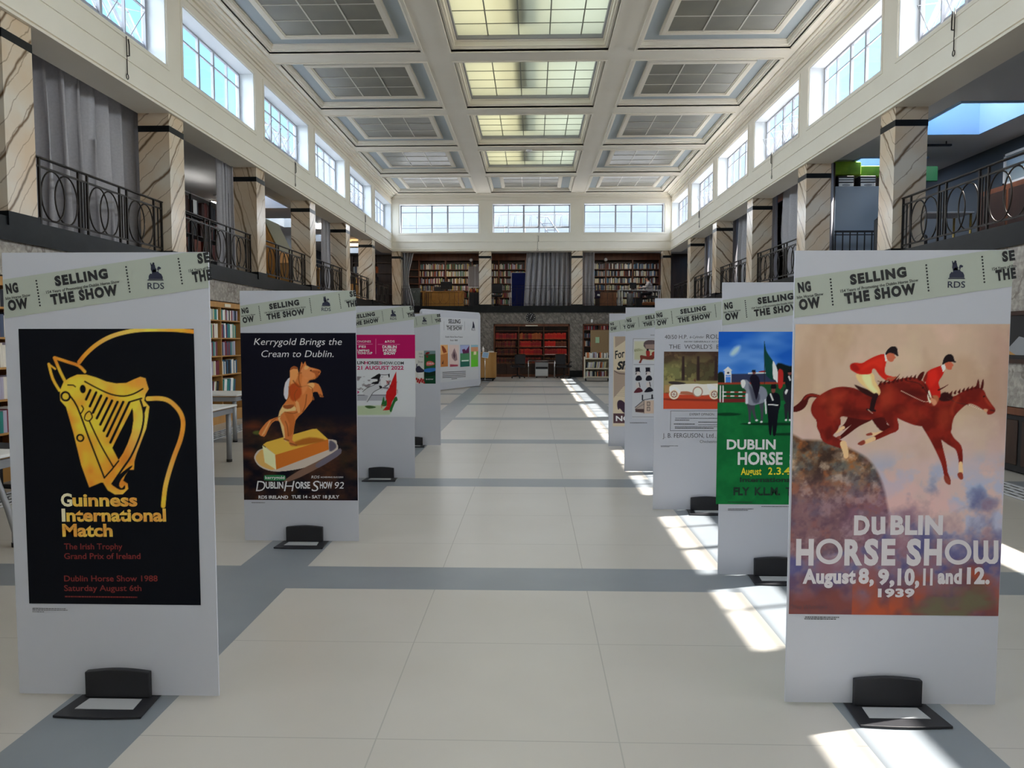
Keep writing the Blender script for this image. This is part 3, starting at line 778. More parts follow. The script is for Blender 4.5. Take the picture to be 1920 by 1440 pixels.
# --- the harp poster
def poster_harp():
    Y, xc = 3.22, -1.86
    root = panel(xc, Y, 'white panel with black poster of a golden harp', .01)
    g = Crop(0, 0, 1, Y, xc); x0, z0, x1, z1 = rect(g, (31, 617), (361, 616), (59, 1134), (379, 1132))
    cv = Canvas(x0, z0, x1, z1, 270, (6, 8, 14))
    n1, n2 = cv.noise(.10, 3, 3), cv.noise(.2, 8, 2)
    t = np.clip((n1 - .3) * 2.2, 0, 1)[..., None]; u = np.clip((n2 - .45) * 3, 0, 1)[..., None]
    gold = (np.array((176, 108, 36)) * (1 - t) + np.array((212, 166, 50)) * t) * (1 - .5 * u) + np.array((222, 186, 104)) * .5 * u
    K = (6, 8, 14); c = Crop(20, 600, 4.234, Y, xc); w = c.w
    G = lambda P, **k: cv.fill(c(*P), gold, **k)
    S = lambda P, wd, col=gold, **k: cv.stroke(c(*P), np.array(wd) * w if not np.isscalar(wd) else wd * w, col, **k)
    S([(545, 335), (600, 268), (690, 190), (800, 130), (930, 93), (1050, 78), (1200, 75), (1330, 80), (1450, 92)], 34, sm=4)
    S([(1090, 625), (1180, 622), (1250, 638), (1310, 685), (1355, 750), (1370, 830), (1350, 945), (1300, 1080), (1255, 1220), (1228, 1330), (1215, 1440), (1212, 1475)], 38, sm=4)
    S([(348, 300), (395, 410), (430, 480)], 26, sm=3); S([(355, 300), (455, 333), (540, 362), (590, 410)], 26, sm=3)
    S([(304, 350), (335, 465), (388, 558)], 24, sm=3); S([(304, 350), (355, 388)], 16)
    G([(392, 560), (420, 492), (470, 458), (530, 432), (600, 432), (680, 455), (760, 488), (840, 503), (920, 498), (980, 470), (1030, 450), (1072, 462), (1085, 508), (1098, 548), (1072, 590), (1062, 640), (1103, 688), (1092, 780), (1078, 860), (1040, 960), (1002, 1060), (985, 1120), (980, 1188), (940, 1190), (908, 1240), (895, 1275), (930, 1298), (936, 1340), (890, 1384), (830, 1386), (772, 1352), (735, 1292), (720, 1290), (625, 1330), (560, 1150), (500, 900), (440, 690), (395, 640)])
    cv.fill(c((945, 745), (965, 700), (972, 720), (975, 800), (962, 890), (930, 980), (895, 1055), (858, 1110), (808, 1015), (870, 890)), K)
    for a in (((600, 630), (634, 556)), ((630, 685), (680, 575)), ((655, 735), (720, 600)), ((685, 780), (765, 620)), ((713, 830), (806, 640)), ((740, 880), (850, 650)), ((766, 922), (895, 650)), ((793, 972), (942, 655))): S(a, 19, K)
    S([(590, 488), (690, 542), (800, 590), (900, 604), (980, 585), (1050, 546)], 11, K, sm=3)
    S([(470, 600), (530, 690), (620, 930), (745, 1252)], 13, K, sm=3); S([(745, 1252), (800, 1192), (858, 1118)], 11, K); S([(625, 800), (710, 980), (815, 1165)], 11, K, sm=3)
    cv.ellipse(c.pt(437, 606), 42 * w, 42 * w, K); cv.ellipse(c.pt(437, 606), 27 * w, 27 * w, gold)
    cv.ellipse(c.pt(554, 936), 33 * w, 33 * w, K); cv.ellipse(c.pt(554, 936), 20 * w, 20 * w, gold)
    S([(1032, 640), (1050, 700), (1058, 770), (1045, 860), (1010, 965), (955, 1085), (890, 1180), (808, 1300)], 15, K, sm=3); S([(945, 650), (1040, 622)], 12, K)
    cv.fill(c((1045, 690), (1080, 685), (1065, 735), (1055, 740)), K)
    cv.fill(c((945, 1165), (965, 1165), (880, 1262), (862, 1315), (885, 1335), (906, 1310), (908, 1340), (870, 1348), (822, 1320), (808, 1300), (850, 1240)), K, sm=2)
    S([(880, 1300), (892, 1320), (880, 1325)], 12)
    cv.ellipse(c.pt(574, 548), 24 * w, 34 * w, K); S([(455, 515), (500, 518), (515, 530)], 9, K); S([(565, 680), (580, 705), (560, 740)], 9, K, sm=2)
    cv.stroke(c((640, 745), (650, 770), (625, 800), (590, 790), (595, 750), (625, 725), (645, 745)), 9 * w, K, sm=3)
    cv.build('poster_print', root, 1.9)
    lt = MB(); c = Crop(60, 900, 5.538, Y, xc)
    c.text(lt, 'G', 305, 422, 268, 128, 'palegold', bold=.035); c.text(lt, 'uinness', 425, 1098, 268, 128, 'gold', bold=.035)
    c.text(lt, 'I', 314, 352, 425, 128, 'palegold', bold=.035); c.text(lt, 'nternational', 362, 1396, 425, 128, 'gold', bold=.035)
    c.text(lt, 'Match', 320, 842, 582, 128, 'gold', bold=.035)
    for t_, x1_, b in (('The Irish Trophy', 942, 718), ('Grand Prix of Ireland', 1130, 818), ('Dublin Horse Show 1988', 1308, 1050), ('Saturday August 6th', 1140, 1150)): c.text(lt, t_, 338, x1_, b, 62, 'red', bold=.012)
    join_print(lt)
    caption(root, c, [(345, 1095, 1215, 14)], 'red'); caption(root, c, [(8, 355, 1334, 7), (8, 372, 1351, 7), (8, 130, 1369, 7)])
poster_harp()

# --- the butter horse poster
def poster_butter():
    Y, xc = 5.79, -1.83
    root = panel(xc, Y, 'white panel with dark poster of a rearing butter horse', .03)
    g = Crop(0, 0, 1, Y, xc); x0, z0, x1, z1 = rect(g, (451.5, 624.5), (667, 624), (457, 938.5), (671, 937))
    cv = Canvas(x0, z0, x1, z1, 230, (13, 13, 26)); c = Crop(450, 600, 4, Y, xc); w = c.w
    n = cv.noise(.07, 5, 5, 1.6); n2 = cv.noise(.2, 6, 3)
    h = np.clip(((z0 + .52 * (z1 - z0)) - cv.Z) / .12, 0, 1)
    cv.blend(h * np.clip(n * 1.5 - .35, 0, 1), (88, 52, 32)); cv.blend(h * np.clip(n2 * 4 - 2.3, 0, 1) * .6, (46, 40, 26))
    for p, r in (((95, 800), 70), ((60, 1000), 50)): cv.ellipse(c.pt(*p), r * w, 30 * w, (128, 62, 34), 60 * w, .7)
    cv.ellipse(c.pt(130, 845), 35 * w, 16 * w, (84, 92, 44), 14 * w)
    F = lambda P, col, soft=2, sm=3, **k: cv.fill(c(*P), col, soft * w, sm, **k)
    F([(108, 1040), (125, 990), (180, 960), (400, 900), (690, 895), (728, 930), (735, 965), (700, 1020), (560, 1085), (400, 1125), (250, 1135), (150, 1100)], (196, 182, 170))
    F([(118, 1040), (135, 1000), (180, 975), (260, 1120), (160, 1095)], (214, 170, 96)); F([(672, 905), (715, 925), (720, 960), (672, 985)], (92, 86, 100), 10)
    F([(752, 962), (758, 1000), (690, 1050), (590, 1108), (450, 1180), (345, 1218), (335, 1200), (440, 1130), (570, 1065), (690, 1000)], (120, 92, 78), 3, 2)
    F([(752, 962), (758, 1000), (690, 1048), (590, 1108), (570, 1080), (690, 1000)], (104, 98, 112), 4, 2)
    F([(172, 935), (200, 915), (540, 818), (575, 815), (660, 893), (640, 905), (268, 1012)], (222, 178, 70), 3, 0)
    F([(168, 940), (268, 1012), (272, 1122), (186, 1068)], (236, 224, 176), 5, 0); F([(264, 1012), (662, 893), (666, 972), (272, 1122)], (202, 112, 42), 3, 0)
    F([(390, 925), (520, 880), (640, 905), (420, 945)], (170, 98, 36), 14)
    B = [(462, 312), (474, 335), (490, 308), (502, 345), (560, 362), (604, 378), (600, 405), (568, 442), (520, 452), (502, 480), (545, 470), (588, 480), (612, 525), (622, 572), (600, 576), (582, 540), (545, 545), (548, 590), (520, 632), (470, 695), (418, 752), (402, 850), (392, 900), (424, 935), (378, 942), (362, 905), (332, 900), (334, 850), (318, 805), (288, 755), (240, 772), (205, 838), (182, 876), (140, 852), (172, 798), (222, 748), (300, 720), (326, 680), (320, 642), (352, 600), (328, 560), (340, 470), (376, 430), (374, 378), (400, 352), (430, 362), (442, 400), (452, 358)]
    F(B, (206, 120, 62), 3, 2)
    F([(340, 470), (375, 430), (368, 480), (362, 560), (350, 600), (328, 560)], (206, 204, 212), 5, 2); F([(320, 642), (400, 640), (420, 680), (330, 690), (300, 740), (330, 800), (338, 890), (352, 905), (334, 904), (300, 770), (285, 730)], (226, 190, 130), 6, 2)
    F([(376, 380), (400, 354), (432, 366), (436, 410), (410, 470), (380, 480)], (222, 150, 88), 4, 2); F([(370, 500), (420, 470), (462, 520), (450, 580), (400, 610), (372, 570)], (178, 74, 30), 12, 2)
    F([(455, 380), (500, 350), (585, 385), (540, 440), (490, 440)], (216, 136, 80), 5, 2); F([(520, 380), (600, 382), (572, 432), (560, 400)], (168, 88, 44), 6, 2)
    F([(505, 480), (545, 470), (560, 490), (535, 520)], (236, 170, 106), 5, 2); F([(415, 610), (440, 620), (452, 690), (432, 692)], (232, 160, 100), 4, 2)
    F([(335, 700), (395, 700), (412, 760), (395, 850), (362, 870), (372, 780)], (190, 104, 48), 8, 2); F([(324, 640), (408, 636), (380, 664), (336, 664)], (150, 78, 38), 6, 2)
    D = (132, 66, 30)
    for P, wd in (([(472, 338), (452, 380), (440, 440), (455, 500)], 7), ([(400, 455), (440, 500), (500, 492)], 9), ([(436, 404), (462, 396)], 5), ([(352, 600), (372, 560), (366, 500)], 6), ([(418, 610), (408, 560), (430, 520)], 6), ([(470, 690), (490, 640), (500, 560)], 8), ([(336, 690), (400, 700), (430, 690)], 6), ([(362, 870), (356, 800), (340, 760)], 7), ([(300, 722), (250, 750), (200, 800)], 5), ([(545, 545), (540, 510), (505, 490)], 6)): cv.stroke(c(*P), wd * w, D, 5 * w, 3, .75)
    cv.stroke(c((566, 440), (588, 418), (604, 410)), 4 * w, (90, 40, 20), 2 * w); cv.ellipse(c.pt(532, 378), 6 * w, 6 * w, (80, 36, 20), 3 * w); cv.ellipse(c.pt(594, 392), 5 * w, 4 * w, (90, 44, 24), 3 * w)
    F([(378, 362), (404, 344), (432, 356), (430, 368), (400, 366), (380, 376)], (150, 80, 40), 3, 2); F([(490, 340), (520, 352), (500, 372), (480, 366)], (236, 170, 108), 6, 2); F([(470, 420), (520, 456), (500, 520), (470, 560), (462, 480)], (224, 142, 84), 14, 2, alpha=.7)
    for a, b in (((600, 560), (622, 575)), ((548, 580), (552, 596)), ((376, 925), (424, 938)), ((332, 892), (364, 904))): cv.stroke(c(a, b), 12 * w, (150, 84, 44), 3 * w)
    for q in ((180, 850), (168, 862)): cv.stroke(c((225, 760), q), 10 * w, (226, 166, 106), 4 * w)
    cv.build('poster_print', root, 1.25)
    lt = MB()
    c.text(lt, 'Kerrygold Brings the', 105, 765, 187, 50, 'pwhite', shear=.22, bold=-.004); c.text(lt, 'Cream to Dublin.', 162, 702, 278, 50, 'pwhite', shear=.22, bold=-.004)
    P = catmull(c((182, 1170), (198, 1163), (325, 1163), (342, 1175), (342, 1192), (328, 1203), (196, 1203), (182, 1192)), 3, True); lt.face([(x, -.0018, z) for x, z in P], 'green')
    c.text(lt, 'kerrygold', 190, 335, 1192, 22, 'pwhite', bold=.02); c.text(lt, 'RDS', 535, 598, 1187, 20, 'pwhite', shear=.2); c.text(lt, 'ACHIEVING SUCCESS!', 604, 775, 1184, 11, 'pwhite', bold=.01)
    for t, a, b, base, cap, sh, bo in (('D', 120, 192, 1284, 80, .2, -.005), ('UBLIN', 194, 326, 1262, 48, 0, .03), ('H', 330, 412, 1284, 80, .2, -.005), ('ORSE', 416, 527, 1262, 48, 0, .03), ('S', 538, 598, 1284, 80, .2, -.005), ('HOW', 600, 694, 1262, 48, 0, .03), ('92', 712, 780, 1264, 50, .2, 0), ('RDS IRELAND', 140, 362, 1339, 23, 0, .03), ('TUE 14 - SAT 18 JULY', 388, 746, 1337, 23, 0, .03)):
        c.text(lt, t, a, b, base, cap, 'pwhite', shear=sh, bold=bo)
    join_print(lt); caption(root, c, [(88, 188, 1372, 5)])
poster_butter()

# --- the magenta 2022 poster
def poster_magenta():
    Y, xc = 8.49, -1.81
    root = panel(xc, Y, 'white panel with magenta-topped poster of a show jumper', .07)
    c = Crop(660, 570, 6.261, Y, xc); w = c.w
    p = c((740, 360), (740, 1325), (740, 640)); x1, zt, zb, zm = p[0][0], p[0][1], p[1][1], p[2][1]; x0 = -PW / 2 + .03
    cv = Canvas(x0, zb, x1, zt, 190, (222, 226, 232)); n = cv.noise(.05, 4, 4); n2 = cv.noise(.03, 9, 3, 2)
    K = (30, 28, 32)
    cv.fill(c((-700, 360), (745, 360), (745, 640), (-700, 640)), (186, 22, 98))
    cv.stroke(c((-600, 478), (240, 470)), 4 * w, (240, 190, 214)); cv.stroke(c((305, 474), (560, 474)), 4 * w, (240, 190, 214)); cv.stroke(c((280, 410), (280, 585)), 4 * w, (240, 190, 214))
    F = lambda P, col, soft=2, sm=3, **k: cv.fill(c(*P), col, soft * w, sm, **k)
    z0, z1 = c.pt(0, 1010)[1], c.pt(0, 850)[1]
    cr = ((cv.Z > z0) & (cv.Z < z1)) * np.clip((n2 - .52) * 8, 0, 1) * (cv.X < c.pt(420, 0)[0]); cv.blend(cr * .8, (120, 110, 118))
    F([(-700, 1065), (420, 1065), (420, 1075), (-700, 1075)], (96, 96, 106), 3, 0); F([(-700, 1075), (420, 1075), (420, 1135), (-700, 1135)], (176, 178, 190), 4, 0)
    F([(-700, 1215), (330, 1190), (480, 1240), (440, 1300), (-700, 1310)], (196, 214, 178), 14, 0); F([(150, 1200), (210, 1192), (285, 1212), (200, 1228)], (70, 104, 56), 4)
    F([(125, 1030), (180, 985), (260, 950), (330, 900), (360, 870), (430, 880), (450, 900), (410, 960), (350, 985), (260, 1030), (215, 1090), (180, 1150), (165, 1140), (190, 1080), (150, 1070)], (206, 208, 214), 4)
    F([(340, 880), (380, 850), (435, 845), (442, 860), (420, 920), (380, 970), (345, 970)], (228, 228, 232), 4)
    for P in ([(125, 1030), (180, 985), (260, 950), (330, 900)], [(450, 900), (410, 960), (350, 985), (260, 1030), (215, 1090), (180, 1150)], [(340, 830), (400, 832), (440, 822)], [(380, 960), (440, 940), (400, 900)]): cv.stroke(c(*P), 6 * w, (60, 58, 64), 3 * w, 3)
    F([(220, 875), (270, 845), (300, 825), (325, 818), (338, 835), (330, 860), (320, 900), (310, 935), (270, 940), (225, 930), (290, 905), (300, 880), (255, 880)], K, 3)
    F([(318, 960), (350, 965), (352, 985), (330, 992)], K, 3); F([(425, 828), (440, 822), (442, 855), (432, 862)], K, 3); F([(240, 900), (290, 890), (300, 905), (250, 912)], (232, 232, 232), 3)
    F([(520, 790), (524, 920), (522, 1060), (470, 1150), (445, 1245), (360, 1250), (400, 1205), (410, 1160), (395, 1090), (405, 1030), (440, 980), (470, 900), (500, 830)], (206, 30, 32), 3, 0)
    cv.blend(np.clip((n - .6) * 8, 0, 1) * .5 * ((cv.X > c.pt(395, 0)[0]) & (cv.X < c.pt(525, 0)[0]) & (cv.Z < c.pt(0, 900)[1]) & (cv.Z > c.pt(0, 1240)[1])), (150, 24, 24))
    for P in ([(350, 1160), (372, 1085), (385, 1140), (405, 1120), (410, 1170), (395, 1200), (345, 1195)], [(468, 1170), (500, 1100), (525, 1090), (535, 1130), (510, 1150), (480, 1220), (460, 1270), (440, 1240)]): F(P, (44, 110, 52), 4)
    cv.blend(np.clip((cv.noise(.02, 12, 2) - .6) * 9, 0, 1) * .6 * ((cv.Z < c.pt(0, 1180)[1]) & (cv.Z > c.pt(0, 1250)[1]) & (cv.X > c.pt(330, 0)[0]) & (cv.X < c.pt(450, 0)[0])), (206, 120, 90))
    F([(64, 1015), (88, 1035), (64, 1055)], (190, 40, 100), 3, 0)
    cv.build('poster_print', root, .95)
    lt = MB()
    for t, a, b, base, cap, m, bo in (('ONGINES', 62, 222, 452, 24, 'pwhite', .0), ('FEI', 80, 160, 514, 26, 'pwhite', .02), ('UMPING', 64, 204, 558, 24, 'pwhite', .03), ('TIONS CUP', 64, 240, 588, 24, 'pwhite', .03), ('RDS', 418, 500, 452, 26, 'pwhite', .0), ('DUBLIN', 358, 525, 518, 30, 'pwhite', .04), ('HORSE', 364, 520, 557, 30, 'pwhite', .04), ('SHOW', 372, 512, 594, 30, 'pwhite', .04), ('LIN', 62, 146, 706, 34, 'ink', .03), ('H', 148, 188, 707, 34, 'magenta', .03), ('ORSE', 188, 314, 707, 34, 'ink', .03), ('S', 316, 350, 708, 34, 'magenta', .03), ('HOW.COM', 352, 608, 710, 34, 'ink', .015), ('21 AUGUST 2022', 60, 606, 770, 42, 'magenta', .03)):
        c.text(lt, t, a, b, base, cap, m, bold=bo)
    lt.face([(x, -.002, z) for x, z in c((384, 452), (398, 425), (412, 452))], 'pwhite')
    join_print(lt)
poster_magenta()

# --- the panel of two small posters
def poster_pair():
    Y, xc = 11.15, -1.84
    root = panel(xc, Y, 'white panel with two small posters, one green', .04)
    c = Crop(760, 560, 8, Y, xc); w = c.w
    (xa, zt), (xm, zb), (x1, _), (x0, _) = c((158, 795), (282, 1275), (455, 1275), (-120, 1275))
    cv = Canvas(x0, zb, x1, c.pt(0, 780)[1], 130, (214, 214, 210))
    F = lambda P, col, soft=5, sm=0, **k: cv.fill(c(*P), col, soft * w, sm, **k)
    n = cv.noise(.03, 4, 3)
    F([(282, 780), (460, 780), (460, 1280), (282, 1280)], (40, 92, 52)); F([(282, 780), (460, 780), (460, 832), (282, 850)], (120, 144, 150), 10)
    F([(300, 830), (320, 805), (350, 800), (370, 815), (345, 830), (340, 880), (322, 884)], (126, 36, 34), 6, 2); F([(282, 838), (460, 826), (460, 846), (282, 858)], (60, 84, 60), 6)
    F([(310, 985), (325, 945), (380, 935), (430, 960), (440, 985), (400, 1000), (330, 1010)], (206, 98, 92), 6, 2); F([(282, 1062), (360, 1042), (458, 1040), (458, 1080), (360, 1105), (282, 1095)], (56, 116, 190), 6, 2)
    F([(282, 1100), (360, 1110), (458, 1080), (458, 1150), (282, 1180)], (22, 44, 34), 6); F([(282, 1180), (458, 1150), (458, 1280), (282, 1280)], (20, 66, 44), 8)
    F([(158, 1040), (205, 1005), (240, 1040), (280, 1070), (275, 1100), (210, 1110), (165, 1100)], (52, 50, 70), 6, 2); F([(165, 980), (178, 975), (178, 1020), (162, 1030)], (60, 62, 84), 5)
    for k in range(9): F([(158 + 14 * k, 1190 + (k * 37) % 60), (176 + 14 * k, 1184 + (k * 37) % 60), (184 + 14 * k, 1214 + (k * 37) % 60), (160 + 14 * k, 1222 + (k * 37) % 60)], (170, 44, 44), 5, 2)
    F([(190, 1110), (270, 1105), (272, 1180), (195, 1180)], (226, 226, 224), 5)
    F([(-110, 800), (140, 800), (140, 1270), (-110, 1270)], (206, 196, 176), 5); F([(-60, 900), (60, 860), (110, 1000), (20, 1120), (-70, 1060)], (120, 84, 60), 12, 3)
    cv.build('poster_print', root, .95)
    lt = MB()
    for t, a, b, base, cap, m in (('Dublin', 205, 258, 836, 26, 'gink'), ('Horse', 208, 268, 882, 26, 'gink'), ('Show', 190, 262, 962, 32, 'gink'), ('DUBLIN', 330, 420, 985, 26, 'pwhite'), ('SHOW', 306, 420, 1218, 18, 'pwhite')): c.text(lt, t, a, b, base, cap, m)
    join_print(lt)
poster_pair()
# --- the huntsmen poster of 1939
def poster_hunt():
    Y, xc = 3.235, 1.57
    root = panel(xc, Y, 'white panel with painted poster of two red-coated riders jumping', -.02)
    g = Crop(0, 0, 1, Y, xc); x0, z0, x1, z1 = rect(g, (1491, 608), (1902.5, 607.5), (1479, 1151), (1876, 1155))
    x0 = max(x0, -PW / 2 + .001); x1 = min(x1, PW / 2 - .002)
    cv = Canvas(x0, z0, x1, z1, 300, (170, 147, 128)); c = Crop(1480, 600, 4.114, Y, xc); w = c.w
    n1, n2, n3, n4 = cv.noise(.16, 1, 4), cv.noise(.10, 2, 5), cv.noise(.07, 3, 4), cv.noise(.2, 7, 3, .5)
    st = lambda a, lo, hi: np.clip((a - lo) / (hi - lo), 0, 1)
    v = (z1 - cv.Z) / (z1 - z0); u = (cv.X - x0) / (x1 - x0)
    cv.blend(st(n4, .42, .68) * .5, (150, 122, 100)); cv.blend(st(n1, .5, .72) * .55, (186, 156, 142)); cv.blend(st(u, .8, 1) * .45 * (v < .5), (126, 98, 92))
    cv.blend(st(n2, .5, .7) * .35, (176, 160, 132))
    cv.blend(st(v + (n1 - .5) * .2, .28, .5) * .75, (172, 150, 152)); cv.blend(st(n3, .46, .62) * st(v, .42, .55) * .8, (140, 148, 172))
    cv.blend(st(n2, .52, .68) * st(v, .42, .55) * .7, (112, 132, 166)); cv.blend(st(1 - n1, .5, .66) * st(v, .46, .6) * .7, (184, 148, 146))
    d = st(v + (n2 - .5) * .35, .58, .80); cv.blend(d * .85, (92, 78, 100)); cv.blend(d * st(n3, .46, .64) * .75, (64, 66, 110)); cv.blend(d * st(1 - n3, .5, .66) * .6, (118, 78, 88))
    e = st(v + (n1 - .5) * .25, .84, .95); cv.blend(e * .8, (98, 52, 46)); cv.blend(e * st(n4, .5, .6) * .8 * (u > .3), (150, 68, 42)); cv.blend(e * st(cv.noise(.12, 21, 4, 3), .52, .66) * (u > .5) * .9, (86, 84, 66))
    # rock
    R_ = cv.c.copy(); cv.c[:] = (112, 84, 62)
    cv.blend(st(n3, .40, .62), (60, 44, 36)); cv.blend(st(n2, .45, .68) * .7, (134, 106, 76)); cv.blend(st(1 - n1, .5, .66) * .8, (124, 90, 92)); cv.blend(st(cv.noise(.05, 31, 5), .5, .68) * .75, (140, 82, 42)); cv.blend(st(cv.noise(.05, 33, 5), .54, .7) * .6, (76, 90, 96)); cv.blend(st(cv.noise(.05, 35, 5), .58, .72) * .6, (186, 166, 146)); cv.blend(st(cv.noise(.02, 36, 4), .5, .75) * .5, (44, 32, 30))
    cv.blend(st(v, .48, .62) * .6, (104, 76, 100)); rock = cv.c.copy(); cv.c[:] = R_
    q = c((-40, 935), (100, 925), (250, 930), (380, 950), (480, 1000), (590, 1060), (660, 1140), (720, 1270), (750, 1400), (770, 1560), (700, 1680), (500, 1760), (-40, 1800))
    cv.fill(q, rock, 26 * w, 3)
    F = lambda P, col, soft=4, sm=3, **k: cv.fill(c(*P), col, soft * w, sm, **k)
    S = lambda P, wd, col, soft=4, sm=3, **k: cv.stroke(c(*P), np.array(wd, float) * w if not np.isscalar(wd) else wd * w, col, soft * w, sm, **k)
    H, HD, HL = (112, 28, 20), (64, 14, 12), (158, 58, 34); SOCK, HOOF = (212, 162, 122), (120, 50, 38)
    hn = st(cv.noise(.05, 41, 3), .4, .62)[..., None]; horse = np.array(H) * (1 - hn * .45) + np.array(HD) * hn * .45
    # far horse (ahead): legs, body, neck, head
    S([(1075, 800), (1120, 900), (1160, 1010), (1190, 1100), (1205, 1180)], [110, 84, 56, 40, 30], horse); S([(1205, 1180), (1218, 1215), (1225, 1240)], [32, 34, 36], horse); F([(1190, 1200), (1222, 1210), (1244, 1255), (1232, 1272), (1200, 1248)], HOOF)
    S([(1180, 860), (1240, 930), (1300, 980), (1318, 1050), (1320, 1110)], [110, 70, 52, 36, 28], horse); S([(1320, 1105), (1322, 1175)], [28, 34], SOCK); F([(1300, 1180), (1332, 1178), (1340, 1222), (1318, 1230), (1298, 1205)], HOOF)
    F([(760, 560), (900, 520), (1050, 560), (1160, 580), (1260, 590), (1330, 555), (1400, 525), (1450, 515), (1500, 545), (1520, 590), (1560, 650), (1588, 690), (1572, 720), (1530, 730), (1518, 705), (1490, 690), (1440, 660), (1385, 645), (1330, 680), (1275, 740), (1255, 800), (1245, 860), (1190, 910), (1120, 900), (1050, 830), (960, 810), (860, 770), (770, 720), (690, 700)], horse, 5)
    F([(1440, 520), (1450, 470), (1458, 458), (1466, 500), (1462, 528)], HD); F([(1474, 525), (1488, 465), (1498, 462), (1498, 505), (1488, 535)], HD)
    for i in range(9): S([(1180 + i * 32, 588 - i * 8), (1190 + i * 32, 565 - i * 8)], [20, 4], HD, 4, 0)
    F([(1150, 590), (1200, 555), (1260, 590), (1240, 620), (1170, 625)], (44, 16, 16), 10); S([(1215, 600), (1300, 640), (1385, 655), (1475, 690)], 5, (60, 30, 26)); S([(1385, 655), (1480, 692)], 4, (220, 200, 180))
    S([(1255, 720), (1262, 660), (1300, 600)], 26, HL, 26, alpha=.5); F([(1170, 680), (1240, 690), (1240, 790), (1180, 840), (1140, 780)], HL, 60, alpha=.45); F([(860, 680), (1000, 690), (1040, 760), (900, 760)], HL, 60, alpha=.3)
    F([(1500, 590), (1530, 620), (1560, 670), (1520, 640)], HL, 16, alpha=.6); S([(1552, 695), (1578, 700)], 14, (70, 24, 22), 6, 0); cv.ellipse(c.pt(1500, 590), 7 * w, 6 * w, (20, 8, 8)); F([(1500, 685), (1530, 690), (1520, 712), (1500, 700)], (176, 130, 100), 6)
    # far rider
    F([(1075, 390), (1130, 365), (1180, 350), (1200, 365), (1185, 420), (1150, 480), (1165, 540), (1160, 600), (1110, 600), (1070, 540), (1050, 480), (1055, 420)], (164, 26, 20), 4); F([(1080, 400), (1130, 380), (1140, 460), (1090, 520), (1070, 460)], (190, 38, 26), 26, alpha=.6)
    F([(1172, 352), (1196, 345), (1204, 372), (1186, 400), (1178, 380)], (226, 214, 200), 3); F([(1198, 325), (1240, 322), (1258, 335), (1266, 352), (1256, 358), (1250, 380), (1228, 384), (1206, 368)], (170, 84, 62), 4, 2)
    F([(1180, 330), (1196, 285), (1230, 262), (1262, 275), (1272, 312), (1284, 320), (1280, 328), (1240, 322), (1205, 330), (1182, 345)], (26, 18, 22), 3, 2)
    S([(1150, 540), (1190, 520), (1222, 500)], [14, 8, 4], HD, 3, 0); F([(1060, 600), (1130, 580), (1152, 610), (1120, 660), (1080, 650)], (150, 88, 58), 8)
    # near horse: tail, legs, body, neck, head
    S([(225, 590), (175, 580), (135, 595), (110, 640), (80, 670), (35, 690), (15, 672)], [26, 28, 38, 54, 56, 40, 10], HD); S([(220, 585), (150, 580), (115, 610)], 14, H)
    S([(500, 740), (450, 800), (410, 835)], [90, 44, 30], HD); S([(415, 830), (362, 862)], [26, 22], SOCK); S([(600, 740), (520, 800), (440, 870), (395, 905)], [90, 52, 34, 26], HD); F([(360, 905), (392, 892), (396, 912), (368, 924)], HOOF)
    S([(690, 750), (720, 820), (770, 850), (720, 880)], [110, 70, 50, 30], HD); S([(720, 872), (660, 882), (640, 880)], [32, 26, 24], SOCK); F([(592, 880), (630, 868), (640, 886), (600, 892)], HOOF)
    S([(770, 690), (790, 770), (815, 830), (770, 856), (700, 892), (640, 920)], [130, 84, 56, 46, 38, 30], horse); S([(650, 915), (590, 940)], [32, 30], SOCK); F([(528, 950), (572, 925), (585, 948), (560, 966), (532, 962)], HOOF)
    F([(250, 570), (330, 528), (410, 514), (500, 525), (560, 550), (640, 540), (700, 490), (770, 475), (850, 455), (940, 440), (1010, 460), (1060, 500), (1080, 545), (1110, 600), (1140, 640), (1120, 662), (1080, 652), (1040, 610), (980, 590), (920, 575), (870, 590), (830, 640), (815, 720), (770, 760), (700, 750), (620, 770), (540, 765), (460, 750), (400, 745), (380, 780), (340, 830), (280, 830), (215, 780), (170, 720), (170, 660), (200, 610)], horse, 5)
    S([(300, 790), (290, 850), (290, 905), (340, 935), (410, 965)], [190, 120, 84, 70, 56], horse); S([(415, 955), (432, 1010), (436, 1050)], [50, 44, 36], SOCK); 
    F([(330, 640), (390, 680), (380, 740), (330, 760), (290, 700)], HL, 60, alpha=.5); F([(230, 600), (330, 560), (440, 560), (400, 620), (260, 650)], HL, 60, alpha=.45); F([(700, 560), (790, 520), (800, 640), (720, 690)], HL, 60, alpha=.45); F([(270, 860), (320, 820), (330, 900), (290, 930)], HD, 30, alpha=.6); F([(420, 690), (600, 690), (640, 740), (440, 740)], HD, 40, alpha=.6)
    F([(860, 540), (960, 540), (1040, 570), (980, 590), (890, 580)], HD, 30, alpha=.7); F([(985, 450), (1010, 410), (1040, 398), (1030, 440), (1010, 470)], HD); F([(1030, 460), (1058, 405), (1066, 402), (1060, 450), (1046, 480)], H)
    for i in range(9): S([(700 + i * 33, 495 - i * 6), (712 + i * 33, 470 - i * 6)], [20, 4], HD, 4, 0)
    S([(800, 480), (850, 418)], [16, 3], HD, 3, 0); cv.ellipse(c.pt(1030, 522), 9 * w, 7 * w, (16, 6, 6)); F([(1072, 545), (1082, 550), (1100, 620), (1080, 640), (1064, 590)], (222, 196, 176), 6); F([(1080, 600), (1120, 610), (1138, 640), (1110, 660)], (176, 120, 92), 10)
    S([(860, 545), (950, 590), (1040, 630), (1075, 625)], 4, (196, 170, 150)); S([(905, 470), (1000, 490), (1060, 560)], 7, (60, 20, 16)); S([(1045, 500), (1085, 610)], 7, (60, 20, 16))
